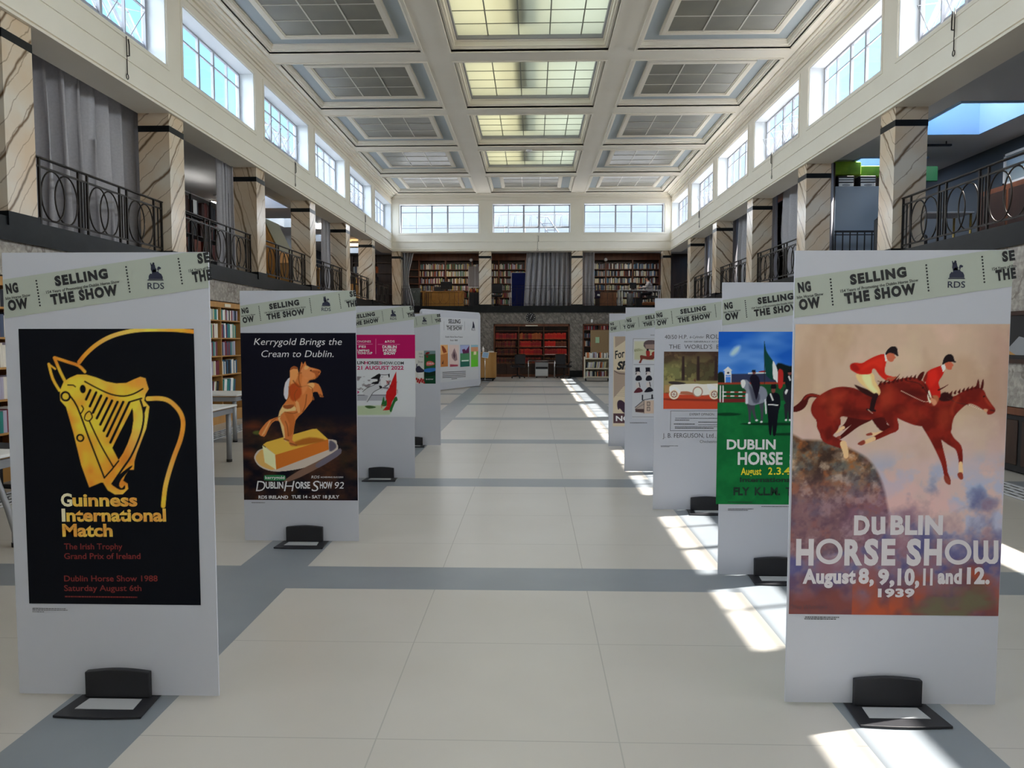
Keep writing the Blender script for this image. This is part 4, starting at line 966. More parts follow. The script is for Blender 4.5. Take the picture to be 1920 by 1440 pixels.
    # near rider
    F([(500, 500), (560, 520), (620, 545), (680, 590), (650, 600), (560, 560)], (40, 16, 16), 6); F([(520, 415), (640, 410), (660, 470), (700, 540), (690, 580), (640, 560), (560, 500), (525, 460)], (206, 166, 114), 4); F([(560, 430), (620, 420), (640, 500), (680, 550), (650, 560), (590, 500)], (228, 196, 148), 16, alpha=.8)
    S([(668, 580), (650, 620), (635, 690)], [34, 38, 34], (34, 16, 18)); S([(600, 690), (660, 700)], 16, (34, 16, 18)); S([(605, 690), (640, 720)], 4, (190, 170, 150))
    F([(468, 350), (500, 330), (560, 332), (600, 310), (660, 280), (720, 262), (750, 275), (748, 320), (735, 380), (745, 420), (790, 435), (815, 445), (790, 470), (735, 460), (690, 420), (660, 378), (640, 380), (625, 415), (540, 418), (490, 395), (470, 378)], (168, 30, 20), 4); F([(600, 330), (700, 290), (730, 300), (715, 380), (650, 350), (560, 380)], (194, 46, 28), 30, alpha=.55); F([(470, 350), (500, 335), (540, 380), (500, 395)], (120, 18, 16), 16, alpha=.7)
    F([(734, 262), (748, 258), (752, 310), (740, 318)], (226, 212, 198), 3, 2); F([(748, 258), (800, 256), (812, 275), (820, 292), (808, 300), (800, 318), (775, 322), (752, 300)], (170, 88, 64), 4, 2)
    F([(740, 258), (752, 235), (775, 210), (810, 202), (832, 220), (836, 262), (842, 274), (830, 278), (800, 258), (765, 255), (745, 272)], (26, 18, 22), 3, 2); S([(760, 455), (800, 450), (820, 440)], [22, 20, 12], (150, 70, 48), 3, 0); S([(680, 470), (720, 480), (770, 460)], 4, (60, 24, 20))
    cv.build('poster_print', root, 1.75)
    lt = MB(); c = Crop(1470, 820, 4, Y, xc); w = c.w; m = 'pcream'
    def ring(x, y, rx, ry, t):
        n = 40; a = [(x + rx * math.cos(2 * math.pi * k / n), y + ry * math.sin(2 * math.pi * k / n)) for k in range(n)]; b = [(x + (rx - t) * math.cos(2 * math.pi * k / n), y + (ry - t) * math.sin(2 * math.pi * k / n)) for k in range(n)]
        A, B = c(*a), c(*b); lt.raw([(p, -.0022, z) for p, z in A + B], [(k, (k + 1) % n, n + (k + 1) % n, n + k) for k in range(n)], m)
    B_ = dict(bold=.05, sp=1.08)
    for t, a, b, base, cap in (('D', 522, 640, 724, 132), ('BLIN', 795, 1188, 722, 130), ('H', 88, 220, 948, 178), ('R', 450, 585, 948, 176), ('S', 598, 706, 948, 178), ('E', 728, 832, 948, 178), ('S', 916, 1026, 950, 180), ('H', 1046, 1180, 948, 178), ('August', 138, 536, 1090, 100), ('8,', 556, 672, 1090, 104), ('9,', 702, 826, 1096, 104), ('10,', 848, 1012, 1102, 114), ('11', 1040, 1112, 1102, 114), ('and', 1150, 1330, 1092, 104), ('12.', 1368, 1540, 1092, 112), ('1939', 702, 976, 1194, 58)): c.text(lt, t, a, b, base, cap, m, **B_)
    lt.face([(x, -.0022, z) for x, z in c((655, 594), (690, 594), (690, 690), (703, 700), (722, 690), (722, 594), (758, 594), (758, 722), (726, 724), (700, 732), (668, 724), (655, 700))], m)
    ring(338, 855, 100, 96, 32); ring(1304, 860, 100, 94, 32)
    P = [(1418, 772), (1456, 772), (1456, 892), (1464, 912), (1478, 918), (1492, 912), (1500, 892), (1500, 772), (1538, 772), (1538, 892), (1546, 912), (1560, 918), (1574, 912), (1582, 892), (1582, 772), (1620, 772), (1620, 905), (1612, 932), (1590, 948), (1548, 948), (1519, 930), (1490, 948), (1448, 948), (1426, 932), (1418, 905)]
    lt.face([(x, -.0022, z) for x, z in c(*[(1418 + (a - 1418) * .93, b) for a, b in P])], m)
    c.text(lt, 'Olive Whitmore', 42, 322, 1288, 36, 'brown', shear=.15, bold=-.008)
    join_print(lt); caption(root, c, [(158, 412, 1350, 8), (152, 390, 1364, 8)])
poster_hunt()

# --- the green poster with the flag bearer
def poster_green():
    Y, xc = 5.03, 1.715
    root = panel(xc, Y, 'white panel with green poster of mounted flag bearer under blue sky', -.07)
    c = Crop(1340, 600, 4, Y, xc); w = c.w
    (xa, zt), (x2, zb) = c((30, 88), (560, 1384)); x0, x1 = xa, PW / 2 - .02
    cv = Canvas(x0, zb, x1, zt, 240, (14, 92, 46)); st = lambda a, lo, hi: np.clip((a - lo) / (hi - lo), 0, 1)
    n, n2 = cv.noise(.1, 3, 4), cv.noise(.25, 6, 4, 2.5)
    F = lambda P, col, soft=3, sm=0, **k: cv.fill(c(*P), col, soft * w, sm, **k)
    S = lambda P, wd, col, soft=3, sm=3, **k: cv.stroke(c(*P), np.array(wd, float) * w if not np.isscalar(wd) else wd * w, col, soft * w, sm, **k)
    cv.blend(st(n, .4, .65) * .5, (24, 116, 58))
    F([(0, 60), (1200, 60), (1200, 480), (0, 480)], (22, 84, 178)); up = cv.Z > c.pt(0, 470)[1]
    cv.blend(up * st(c.pt(0, 330)[1] - cv.Z, -.05, .12) * .55, (96, 150, 214)); cv.blend(up * st(n2, .52, .68) * .55, (130, 170, 220)); F([(115, 255), (150, 205), (190, 195), (180, 235), (140, 268)], (190, 210, 232), 26, 3, alpha=.8)
    F([(20, 405), (60, 390), (75, 440), (75, 490), (20, 490)], (18, 30, 24), 8, 2); F([(120, 405), (480, 400), (480, 480), (120, 480)], (44, 50, 78), 4); F([(330, 385), (395, 375), (400, 395), (330, 400)], (150, 40, 40), 3); F([(250, 395), (400, 392), (400, 402), (250, 404)], (200, 206, 214), 2)
    F([(460, 340), (500, 325), (560, 345), (700, 340), (1100, 330), (1100, 480), (470, 480)], (16, 26, 24), 12, 2)
    F([(20, 468), (1100, 460), (1100, 480), (20, 486)], (136, 52, 34), 3); F([(20, 484), (1100, 478), (1100, 600), (20, 608)], (22, 74, 40), 5); F([(20, 592), (300, 590), (300, 616), (20, 620)], (104, 34, 34), 4)
    F([(62, 380), (100, 350), (132, 378)], (206, 212, 220), 3); F([(74, 378), (124, 376), (124, 405), (74, 405)], (224, 226, 230), 3); F([(80, 376), (120, 376), (120, 412), (80, 412)], (196, 200, 206), 2); cv.ellipse(c.pt(101, 396), 18 * w, 16 * w, (236, 236, 236)); cv.ellipse(c.pt(101, 396), 9 * w, 8 * w, (40, 40, 50))
    for x in (78, 122): S([(x, 405), (x, 468)], 6, (206, 210, 216), 2, 0)
    S([(78, 424), (122, 424)], 5, (206, 210, 216), 2, 0)
    for y in (540, 570): S([(60, y), (270, y)], 8, (220, 222, 220), 2, 0); 
    for y in (540, 570):
        for x in (90, 150, 210): S([(x, y), (x + 24, y)], 8, (150, 40, 40), 2, 0)
    for x in (42, 62): S([(x, 495), (x, 612)], 8, (226, 226, 226), 2, 0)
    F([(20, 700), (120, 695), (200, 706), (140, 718), (20, 716)], (8, 52, 30), 8, 2); F([(220, 775), (560, 770), (1000, 780), (560, 790), (240, 786)], (6, 46, 26), 8, 2); F([(460, 850), (700, 845), (700, 862), (470, 866)], (6, 46, 26), 8, 2)
    # grey horse and dark rider
    GH, GD = (128, 132, 146), (62, 64, 78)
    for P in ([(255, 600), (262, 680), (262, 770)], [(285, 600), (290, 680), (312, 755)], [(345, 590), (355, 680), (352, 765)]): S(P, [46, 22, 14], (60, 62, 72)); 
    for q in ((260, 772), (314, 752), (350, 764)): cv.ellipse(c.pt(*q), 10 * w, 7 * w, (206, 208, 210), 3 * w)
    F([(200, 460), (222, 448), (245, 452), (275, 490), (300, 530), (350, 540), (385, 570), (380, 610), (330, 630), (280, 640), (240, 620), (232, 570), (235, 530), (215, 510), (202, 490)], GH, 4, 3)
    F([(255, 480), (300, 530), (340, 560), (330, 620), (290, 620), (270, 560)], GD, 14, 2, alpha=.8); F([(196, 455), (222, 448), (232, 478), (215, 512), (200, 495)], (206, 208, 214), 4, 2); S([(240, 560), (240, 620)], 20, (196, 198, 206), 8, 0)
    F([(330, 510), (350, 495), (385, 520), (395, 570), (360, 600), (340, 560)], (120, 124, 140), 6, 2); S([(380, 600), (385, 700)], [14, 10], (200, 200, 206), 3, 0)
    F([(262, 440), (280, 410), (300, 405), (330, 430), (340, 480), (330, 540), (312, 600), (300, 560), (278, 490)], (22, 18, 32), 4, 2); cv.ellipse(c.pt(295, 392), 13 * w, 15 * w, (110, 62, 58)); F([(276, 386), (282, 374), (306, 374), (308, 388), (292, 392)], (16, 14, 22), 2)
    # flag on its pole
    S([(372, 160), (374, 480)], 5, (40, 36, 40), 2, 0); F([(371, 165), (385, 225), (410, 270), (435, 305), (440, 330), (432, 400), (440, 450), (400, 430), (378, 380)], (12, 62, 54), 3, 2); F([(436, 305), (462, 350), (474, 400), (472, 470), (455, 450), (440, 440), (434, 380)], (218, 222, 220), 3, 2)
    F([(475, 380), (500, 370), (515, 400), (508, 500), (478, 510)], (168, 36, 34), 5, 2)
    # foot soldier
    F([(400, 560), (425, 545), (470, 548), (490, 575), (492, 640), (480, 680), (470, 760), (458, 860), (436, 862), (432, 760), (425, 860), (408, 850), (400, 740), (392, 650), (385, 600)], (12, 14, 24), 3, 2); S([(418, 556), (436, 600)], 12, (216, 218, 220), 3, 0); S([(404, 634), (472, 638)], 9, (206, 208, 212), 2, 0); cv.ellipse(c.pt(440, 528), 15 * w, 20 * w, (120, 66, 60)); F([(418, 512), (425, 482), (458, 480), (464, 512), (440, 518)], (14, 14, 20), 2)
    # second horse and rider
    F([(520, 520), (545, 505), (640, 520), (820, 540), (840, 640), (700, 660), (560, 650), (515, 580)], (34, 34, 44), 4, 3)
    for P in ([(535, 640), (535, 750)], [(562, 640), (564, 750)], [(720, 640), (724, 752)], [(790, 640), (800, 752)]): S(P, [30, 16], (36, 36, 44), 3, 0); cv.ellipse(c.pt(P[1][0], P[1][1]), 9 * w, 8 * w, (206, 206, 206), 3 * w)
    F([(525, 540), (545, 510), (552, 520), (535, 560)], (214, 214, 216), 4, 2); F([(530, 430), (560, 410), (610, 440), (620, 520), (540, 520)], (18, 24, 30), 4, 2); cv.ellipse(c.pt(562, 396), 14 * w, 18 * w, (120, 66, 60)); F([(545, 392), (552, 372), (582, 374), (584, 392)], (14, 14, 20), 2); S([(556, 425), (566, 450)], 12, (216, 218, 220), 3, 0)
    cv.build('poster_print', root, 1.5)
    lt = MB()
    for t, a, b, base, cap, m, bo in (('DUBLIN', 90, 456, 968, 70, 'pwhite', .03), ('HORSE', 172, 508, 1082, 88, 'pwhite', .03), ('SHOW', 560, 860, 1082, 88, 'pwhite', .03), ('August', 196, 350, 1160, 52, 'yellow', .02), ('2', 400, 432, 1158, 52, 'yellow', .02), ('.3.4', 442, 562, 1158, 52, 'yellow', .02), ('International Jumping', 188, 860, 1214, 34, 'dgreen', .03), ('FLY  K.L.M.  TO', 140, 640, 1312, 56, 'dgreen', .04)): c.text(lt, t, a, b, base, cap, m, bold=bo)
    join_print(lt); caption(root, c, [(98, 280, 1368, 6)], 'dgreen'); caption(root, c, [(100, 290, 1418, 5), (100, 250, 1428, 5)]); caption(root, c, [(350, 560, 1400, 5)])
poster_green()

# --- the motor car advertisement
def poster_car():
    Y, xc = 6.97, 1.585
    root = panel(xc, Y, 'white panel with advertisement of an open white vintage car', .04)
    c = Crop(1130, 570, 4.8, Y, xc); w = c.w
    (xa, zt), (_, zb) = c((552, 428), (552, 944)); x0, x1 = xa, PW / 2 - .06
    cv = Canvas(x0, zb, x1, zt, 200, (74, 70, 48)); st = lambda a, lo, hi: np.clip((a - lo) / (hi - lo), 0, 1)
    F = lambda P, col, soft=4, sm=2, **k: cv.fill(c(*P), col, soft * w, sm, **k)
    n, n2 = cv.noise(.04, 3, 4), cv.noise(.12, 5, 3)
    cv.blend(st(n, .46, .62), (52, 40, 32)); cv.blend(st(n, .5, .66) * st(.6 - abs((cv.X - x0) / (x1 - x0) - .15), .1, .6), (142, 136, 84)); cv.blend(st(n2, .5, .64) * .7, (118, 118, 74))
    cv.blend(st(cv.Z, zt - .16, zt - .02) * .7, (62, 40, 36))
    for x in (715, 850, 1010, 1200): F([(x, 470), (x + 20, 470), (x + 24, 720), (x - 6, 720)], (48, 34, 34), 10, 0)
    F([(540, 690), (1500, 690), (1500, 760), (540, 760)], (128, 118, 80), 14, 0); F([(540, 800), (1800, 815), (1800, 960), (540, 960)], (170, 62, 38), 20, 0); F([(560, 850), (1500, 870), (1400, 880), (600, 865)], (110, 40, 30), 14)
    F([(555, 730), (600, 725), (600, 790), (555, 800)], (150, 120, 80), 6, 0)
    Wc = (208, 196, 188)
    F([(600, 745), (640, 725), (720, 720), (850, 718), (900, 722), (1010, 716), (1100, 716), (1230, 730), (1290, 745), (1300, 800), (1100, 812), (930, 822), (800, 815), (680, 815), (640, 790), (605, 800)], Wc, 4)
    F([(590, 702), (640, 696), (720, 704), (750, 716), (690, 724), (620, 722)], (52, 44, 44), 4); F([(690, 790), (760, 786), (800, 796), (860, 810), (920, 830), (980, 812), (900, 822), (800, 818), (700, 812)], (150, 92, 70), 4)
    for x in (642, 1005, 1262): 
        cv.ellipse(c.pt(x, 812), 46 * w, 46 * w, (212, 190, 170)); cv.ellipse(c.pt(x, 812), 30 * w, 31 * w, (128, 86, 70)); cv.ellipse(c.pt(x, 812), 22 * w, 23 * w, (216, 200, 190))
        for k in range(6): cv.stroke([c.pt(x, 812), c.pt(x + 24 * math.cos(k), 812 + 24 * math.sin(k))], 4 * w, (110, 80, 70))
    cv.ellipse(c.pt(855, 790), 46 * w, 48 * w, (150, 120, 104)); cv.ellipse(c.pt(855, 790), 36 * w, 38 * w, (216, 200, 190)); F([(600, 760), (640, 740), (690, 770), (700, 800), (680, 800), (650, 765), (610, 790)], (220, 208, 200), 3); F([(820, 690), (830, 670), (838, 700)], (96, 60, 50), 3); F([(940, 720), (1010, 740), (1050, 780), (1060, 800), (1010, 766), (960, 780)], (226, 214, 206), 4)
    cv.build('poster_print', root, 1.6)
    lt = MB()
    for t, a, b, base, cap, bo, sh in (('40/50 H.P.', 558, 762, 314, 36, -.004, 0), ('6-Cylinder', 784, 912, 308, 22, -.006, .2), ('ROLLS-ROYCE', 932, 1320, 312, 38, -.004, 0), ('NOW GENERALLY ACCEPTED AS', 735, 1160, 346, 14, 0, 0), ("THE  WORLD'S  BEST  CAR", 596, 1290, 404, 38, -.004, 0), ('EXPERT OPINION.', 782, 1008, 1004, 22, -.006, 0), ('J. B. FERGUSON, Ltd.,', 540, 1020, 1203, 40, -.004, 0), ('Chichester St.', 874, 1080, 1250, 26, -.006, 0)): c.text(lt, t, a, b, base, cap, 'gink', bold=bo, shear=sh)
    for (xa_, ya), (xb, yb) in (((612, 962), (1300, 962)), ((608, 1140), (1300, 1140)), ((612, 962), (608, 1140))):
        t = 1.5; P = [(xa_ - t, ya - t), (xb + t, yb - t), (xb + t, yb + t), (xa_ - t, ya + t)] if ya == yb else [(xa_ - t, ya), (xa_ + t, ya), (xb + t, yb), (xb - t, yb)]
        lt.face([(x, -.002, z) for x, z in c(*P)], 'gink')
    caption(root, c, [(652, 1200, 1030, 5), (650, 780, 1048, 7), (860, 1200, 1066, 7), (640, 830, 1084, 8), (860, 1200, 1088, 4), (650, 1200, 1106, 5), (650, 1000, 1120, 8)], 'gink', lt)
    join_print(lt)
    caption(root, c, [(522, 680, 1278, 4), (522, 600, 1286, 4)])
poster_car()

# --- the hunting prints
def poster_prints():
    Y, xc = 9.0, 1.565
    root = panel(xc, Y, 'white panel with old hunting scene, four portrait heads and a house', .10)
    c = Crop(1130, 570, 4.8, Y, xc); w = c.w
    (xa, zt), (_, zb) = c((272, 305), (272, 1030)); x0, x1 = xa, PW / 2 - .05
    cv = Canvas(x0, zb, x1, zt, 200, (196, 198, 204)); F = lambda P, col, soft=3, sm=2, **k: cv.fill(c(*P), col, soft * w, sm, **k); K = (36, 34, 44)
    S = lambda P, wd, col=K, sm=0: cv.stroke(c(*P), wd * w, col, 2 * w, sm)
    for P in ([(276, 312), (1000, 318), (1000, 1018), (252, 1016), (276, 312)], [(280, 545), (1000, 545)]): S(P, 3, (96, 96, 104))
    F([(285, 335), (800, 335), (800, 410), (285, 410)], (196, 196, 170), 14, 0); F([(285, 400), (800, 410), (800, 520), (285, 500)], (188, 188, 158), 14, 0); F([(370, 350), (410, 325), (480, 330), (540, 350), (540, 410), (390, 405)], (96, 82, 84), 5); F([(380, 365), (530, 360), (530, 405), (390, 405)], (150, 128, 120), 4, 0)
    for i in range(7): S([(285, 410 + 3 * i), (330 + i * 6, 400 + 3 * i)], 2, (140, 140, 110))
    F([(335, 470), (350, 460), (400, 470), (450, 455), (470, 440), (500, 440), (500, 470), (470, 480), (450, 500), (400, 500), (360, 495), (345, 530), (325, 528), (340, 500)], (120, 58, 48), 3); F([(390, 425), (405, 415), (425, 430), (420, 475), (395, 470)], (158, 52, 48), 3); cv.ellipse(c.pt(405, 412), 10 * w, 10 * w, K); F([(440, 440), (470, 425), (480, 455), (450, 470)], (150, 60, 50), 3)
    for x, y, hat in ((318, 600, 1), (410, 600, 1), (318, 730, 0), (412, 725, 0), (520, 600, 1), (520, 725, 0), (640, 600, 1), (640, 725, 0)):
        if hat: F([(x - 25, y - 28), (x + 16, y - 30), (x + 18, y + 8), (x + 26, y + 14), (x - 28, y + 14), (x - 22, y + 8)], K, 2, 0)
        F([(x - 18, y + 12), (x + 16, y + 10), (x + 14, y + 45), (x - 8, y + 52), (x - 20, y + 34)] if hat else [(x - 16, y - 22), (x + 16, y - 22), (x + 16, y + 20), (x - 10, y + 30), (x - 20, y + 10)], (206, 198, 196), 3); S([(x - 14, y + 20), (x - 20, y + 32)] if hat else [(x + 10, y - 22), (x + 18, y + 16)], 7)
        F([(x - 24, y + 78), (x - 10, y + 48), (x + 18, y + 44), (x + 34, y + 66), (x + 30, y + 86), (x - 10, y + 92)] if hat else [(x - 36, y + 62), (x - 8, y + 28), (x + 18, y + 24), (x + 44, y + 52), (x + 20, y + 66), (x - 30, y + 70)], K if (hat or x > 350) else (96, 44, 54), 3)
    F([(292, 935), (370, 868), (372, 985), (296, 972)], (176, 160, 150), 3, 0); F([(372, 868), (640, 862), (640, 985), (372, 985)], (206, 184, 168), 3, 0)
    S([(292, 930), (372, 862), (450, 848), (640, 846)], 5); S([(358, 822), (358, 862)], 12); S([(445, 820), (445, 850)], 14); S([(372, 865), (372, 985)], 3); S([(296, 945), (372, 900)], 2)
    for x, y in ((412, 898), (412, 945), (480, 898), (480, 945), (550, 898), (550, 945)): S([(x - 12, y - 16), (x + 12, y - 16), (x + 12, y + 16), (x - 12, y + 16), (x - 12, y - 16)], 4); S([(x, y - 16), (x, y + 16)], 2)
    F([(292, 945), (370, 945), (372, 975), (296, 972)], (82, 62, 62), 5, 0); cv.build('poster_print', root, 1.1); caption(root, c, [(245, 400, 1072, 6)]); caption(root, c, [(430, 560, 282, 5)])
poster_prints()

# --- the cream shoe advertisement
def poster_shoe():
    Y, xc = 11.11, 1.585
    root = panel(xc, Y, 'white panel with cream and brown shoe advertisement', .10)
    c = Crop(1130, 570, 4.8, Y, xc); w = c.w
    (xa, zt), (_, zb) = c((98, 292), (98, 1100)); x0, x1 = xa, PW / 2 - .05
    cv = Canvas(x0, zb, x1, zt, 150, (206, 192, 168)); F = lambda P, col, soft=3, sm=0, **k: cv.fill(c(*P), col, soft * w, sm, **k)
    F([(110, 292), (240, 292), (190, 340), (112, 392)], (166, 148, 132)); F([(100, 600), (420, 632), (420, 760), (190, 740), (100, 845)], (168, 150, 136))
    for i in range(14): cv.stroke(c((104, 615 + 16 * i), (300, 640 + 15 * i)), 2 * w, (150, 132, 120))
    cv.stroke(c((105, 600), (140, 622), (200, 630), (420, 632)), 6 * w, (80, 62, 66), sm=3)
    for d in (0, 120): F([(130 + d, 900), (140 + d, 870), (165 + d, 865), (190 + d, 880), (230 + d, 920), (300 + d, 960), (290 + d, 980), (200 + d, 985), (165 + d, 950), (150 + d, 940), (146 + d, 950), (136 + d, 945)], (62, 46, 62), 3, 2)
    F([(96, 985), (520, 985), (520, 1075), (96, 1072)], (84, 60, 68)); F([(96, 1076), (520, 1078), (520, 1100), (96, 1100)], (206, 192, 168))
    cv.build('poster_print', root, 1.15); lt = MB()
    for t, a, b, base, cap, m, bo, sh, b1 in (('For', 112, 205, 494, 68, 'ink', .02, .3, 474), ('the', 225, 330, 470, 60, 'ink', .02, .3, 455), ('Show', 126, 360, 590, 66, 'ink', .05, .3, 570), ('NO.1', 118, 300, 1052, 44, 'pwhite', .03, 0, 1052)): c.text(lt, t, a, b, base, cap, m, b1, bold=bo, shear=sh)
    join_print(lt)
poster_shoe()

# --- the big curved-corner fabric display wall
def big_display():
    A, B = Vector((-3.27, 22.1, 0)), Vector((-1.78, 25.4, 0)); L = (B - A).length; rz = math.atan2(B.y - A.y, B.x - A.x); H = 2.5
    root = thing('fabric_display', 'tall white fabric display wall with four small pictures', 'display stand', A, rz)
    def rr(x0, z0, x1, z1, r, n=6):
        o = []
        for cx, cz, a in ((x0 + r, z0 + r, 180), (x1 - r, z0 + r, 270), (x1 - r, z1 - r, 0), (x0 + r, z1 - r, 90)):
            for k in range(n + 1): t = R(a + 90 * k / n); o.append((cx + r * math.cos(t), cz + r * math.sin(t)))
        return o
    b = MB(); b.prism(rr(0, .03, L, H, .14)[::-1], 0, .10, 'board'); b.build('fabric_frame', root)
    f = MB(); f.face([(x, -.002, z) for x, z in rr(.16, .26, L - .16, H - .22, .03)], mat('pale_grey_print', (.60, .62, .66), .5));     c = Crop(760, 560, 8, 1, 0)
    def uv(x, y):
        d = ray(760 + x / 8, 560 + y / 8); n = Vector((-(B - A).y, (B - A).x, 0)); t = (A - Vector((0, 0, CAM_H))).dot(n) / d.dot(n); p = Vector((0, 0, CAM_H)) + d * t
        return ((p - A).dot(B - A) / L, p.z)
    lt = f
    for t, a, b_, base, b1, cap, m, bo in (('SELLING', 645, 825, 368, 372, .125, 'ink', .02), ('THE SHOW', 618, 848, 470, 474, .125, 'ink', .02), ('154 Years of Promoting the Dublin Horse Show', 612, 858, 408, 410, .035, 'gink', .01), ('RDS', 992, 1046, 480, 480, .085, 'navy', .0), ('Dublin Horse Show Posters', 598, 860, 584, 586, .05, 'gink', .01), ('from 1868', 672, 782, 636, 636, .05, 'gink', .01)):
        lettering(lt, t, uv(a, base), uv(b_, b1), cap, m, y=-.004, bold=bo)
    lt.face([(x, -.004, z) for x, z in (uv(1000, 440), uv(1040, 440), uv(1036, 400), uv(1022, 350), uv(1012, 340), uv(1008, 400))], 'navy')
    for x in (578, 886): lt.face([(q[0] + d, -.004, q[1]) for q, d in ((uv(x, 340), 0), (uv(x, 475), 0), (uv(x, 475), .012), (uv(x, 340), .012))], 'gink')
    for y in (1112, 1138, 1165, 1190): p, q = uv(555, y), uv(905, y - 18); lt.face([(p[0], -.004, p[1]), (q[0], -.004, q[1]), (q[0], -.004, q[1] + .022), (p[0], -.004, p[1] + .022)], 'gink')
    p, q = uv(690, 1208), uv(775, 1202); lt.face([(p[0], -.004, p[1]), (q[0], -.004, q[1]), (q[0], -.004, q[1] + .02), (p[0], -.004, p[1] + .02)], 'gink')
    f.build('front_print', root)
    for k, (a, b_) in enumerate(((528, 636), (654, 800), (822, 962), (984, 1090))):
        q0, q1 = uv(a, 1025), uv(b_, 692); cv = Canvas(q0[0], q0[1], q1[0], q1[1], 40, ((212, 160, 104), (206, 186, 182), (70, 128, 92), (110, 170, 70))[k])
        X = lambda *P: [(q0[0] + (q1[0] - q0[0]) * x, q0[1] + (q1[1] - q0[1]) * z) for x, z in P]; s_ = .02
        if k == 0: cv.fill(X((0, 0), (1, 0), (1, .62), (0, .55)), (176, 112, 60), s_); cv.fill(X((.15, .95), (.35, .95), (.7, .8), (.85, .66), (.4, .62), (.25, .75)), (140, 66, 36), s_); cv.fill(X((.15, .15), (.4, .3), (.35, .12)), (70, 40, 30), s_)
        if k == 1: cv.fill(X((.55, .85), (.8, .55), (.85, .3), (.6, .25), (.3, .4), (.25, .55)), (140, 116, 120), s_); cv.fill(X((.5, .7), (.65, .5), (.55, .35), (.42, .5)), (74, 56, 66), s_); cv.fill(X((.1, .0), (.9, 0), (.9, .08), (.1, .12)), (150, 60, 80), s_)
        if k == 2: cv.fill(X((0, .62), (1, .62), (1, 1), (0, 1)), (150, 160, 200), s_); cv.fill(X((.2, .78), (.45, .82), (.6, .74), (.95, .95), (.95, .62), (.3, .6)), (96, 40, 80), s_); cv.fill(X((0, 0), (1, 0), (1, .22), (0, .26)), (40, 96, 84), s_); cv.fill(X((.15, .25), (.9, .25), (.9, .3), (.15, .3)), (220, 226, 226), s_)
        if k == 3: cv.fill(X((0, .7), (1, .7), (1, 1), (0, 1)), (196, 140, 106), s_); cv.fill(X((0, .9), (1, .9), (1, 1), (0, 1)), (130, 170, 190), s_); cv.fill(X((.35, .55), (.75, .55), (.75, .7), (.4, .7)), (214, 206, 170), s_); cv.fill(X((0, 0), (1, 0), (1, .3), (0, .34)), (96, 190, 50), s_)
        cv.build('picture', root, 1.2, -.004)
    for x in (.25, L - .25):
        f = MB(); f.bbox(x - .03, -.16, .001, x + .03, .26, .03, 'lgrey'); f.build('stand_foot', root)
big_display()
# ------------------------------------------------------------ balcony railings
def rail_proto(label, loc, rz, L, k_=1.0):
    """railing along local x from 0 to L, standing on the kerb"""
    root = thing('balcony_railing', label, 'railing', loc, rz, 'gallery railings')
    H = .86; i_ = 'iron'
    a = MB(); a.bbox(0, -.028 * k_, H - .022 * k_, L, .028 * k_, H, i_, .006 * k_); a.build('handrail', root)
    for z in (H - .12, .10): a = MB(); a.box(0, -.010 * k_, z - .012 * k_, L, .010 * k_, z + .012 * k_, i_); a.build('rail', root)
    post = MB(); post.box(-.014 * k_, -.014, 0, .014 * k_, .014, H - .02, i_); po = None
    bal = MB(); bal.box(-.008 * k_, -.008, .10, .008 * k_, .008, H - .12, i_); bo = None
    ring = MB(); pts = [(.235 * math.cos(2 * math.pi * k / 28), 0, .41 + .315 * math.sin(2 * math.pi * k / 28)) for k in range(28)]; ring.tube(pts, .011 * k_, i_, 6, False, True); ro = None
    def put(proto, mb, nm, x, y=0):
        if proto is None: return mb.build(nm, root, loc=(x, y, 0))
        return inst(proto, root, (x, y, 0), (0, 0, 0)) and proto
    x = .02; gaps = (L - .04 - 3 * .80 - 2 * .20) / 2
    def bars(x0, w, n):
        nonlocal po, bo
        for k in range(n):
            xx = x0 + w * k / (n - 1)
            if k in (0, n - 1): po = put(po, post, 'post', xx)
            else: bo = put(bo, bal, 'baluster', xx)
    bars(x, gaps, 3); x += gaps
    for gidx in range(3):
        ro = put(ro, ring, 'oval_ring', x + .255, -.006); ro = put(ro, ring, 'oval_ring', x + .545, .006); x += .80
        if gidx < 2: bars(x, .20, 4); x += .20
    bars(x, gaps, 3)
    return root
LB = BAY - .51 - .02
proto = None
bayname = ['nearest', 'second', 'third', 'fourth', 'fifth', 'farthest']
for s, sidename in ((-1, HARP), (1, RIDE)):
    for k in range(6):
        if s > 0 and k == 1: continue
        y = 8.41 + .51 + BAY * k + .01; L = LB
        lab = 'bronzed iron railing with oval rings, %s gallery bay on the %s' % (bayname[k], sidename)
        x = (XL - .15) if s < 0 else (XR + .15)
        if k == 5: L = LB
        if proto is None: proto = rail_proto(lab, (x, y, ZK - .06), R(90), L)
        else: dup(proto, (x, y, ZK - .06), R(90), lab)
for j, (a, b) in enumerate(((-5.58, -2.27), (-1.76, 1.62), (2.08, 5.43))):
    L = b - a; lab = 'bronzed iron railing with oval rings, %s bay of the end gallery' % ('desk and monitor', 'blue screen', 'seated reader')[j]
    if j == 0: eproto = rail_proto(lab, (a, YE + .15, ZK - .06), 0, 3.30, .38)
    else: dup(eproto, (a + (L - 3.30) / 2, YE + .15, ZK - .06), 0, lab)

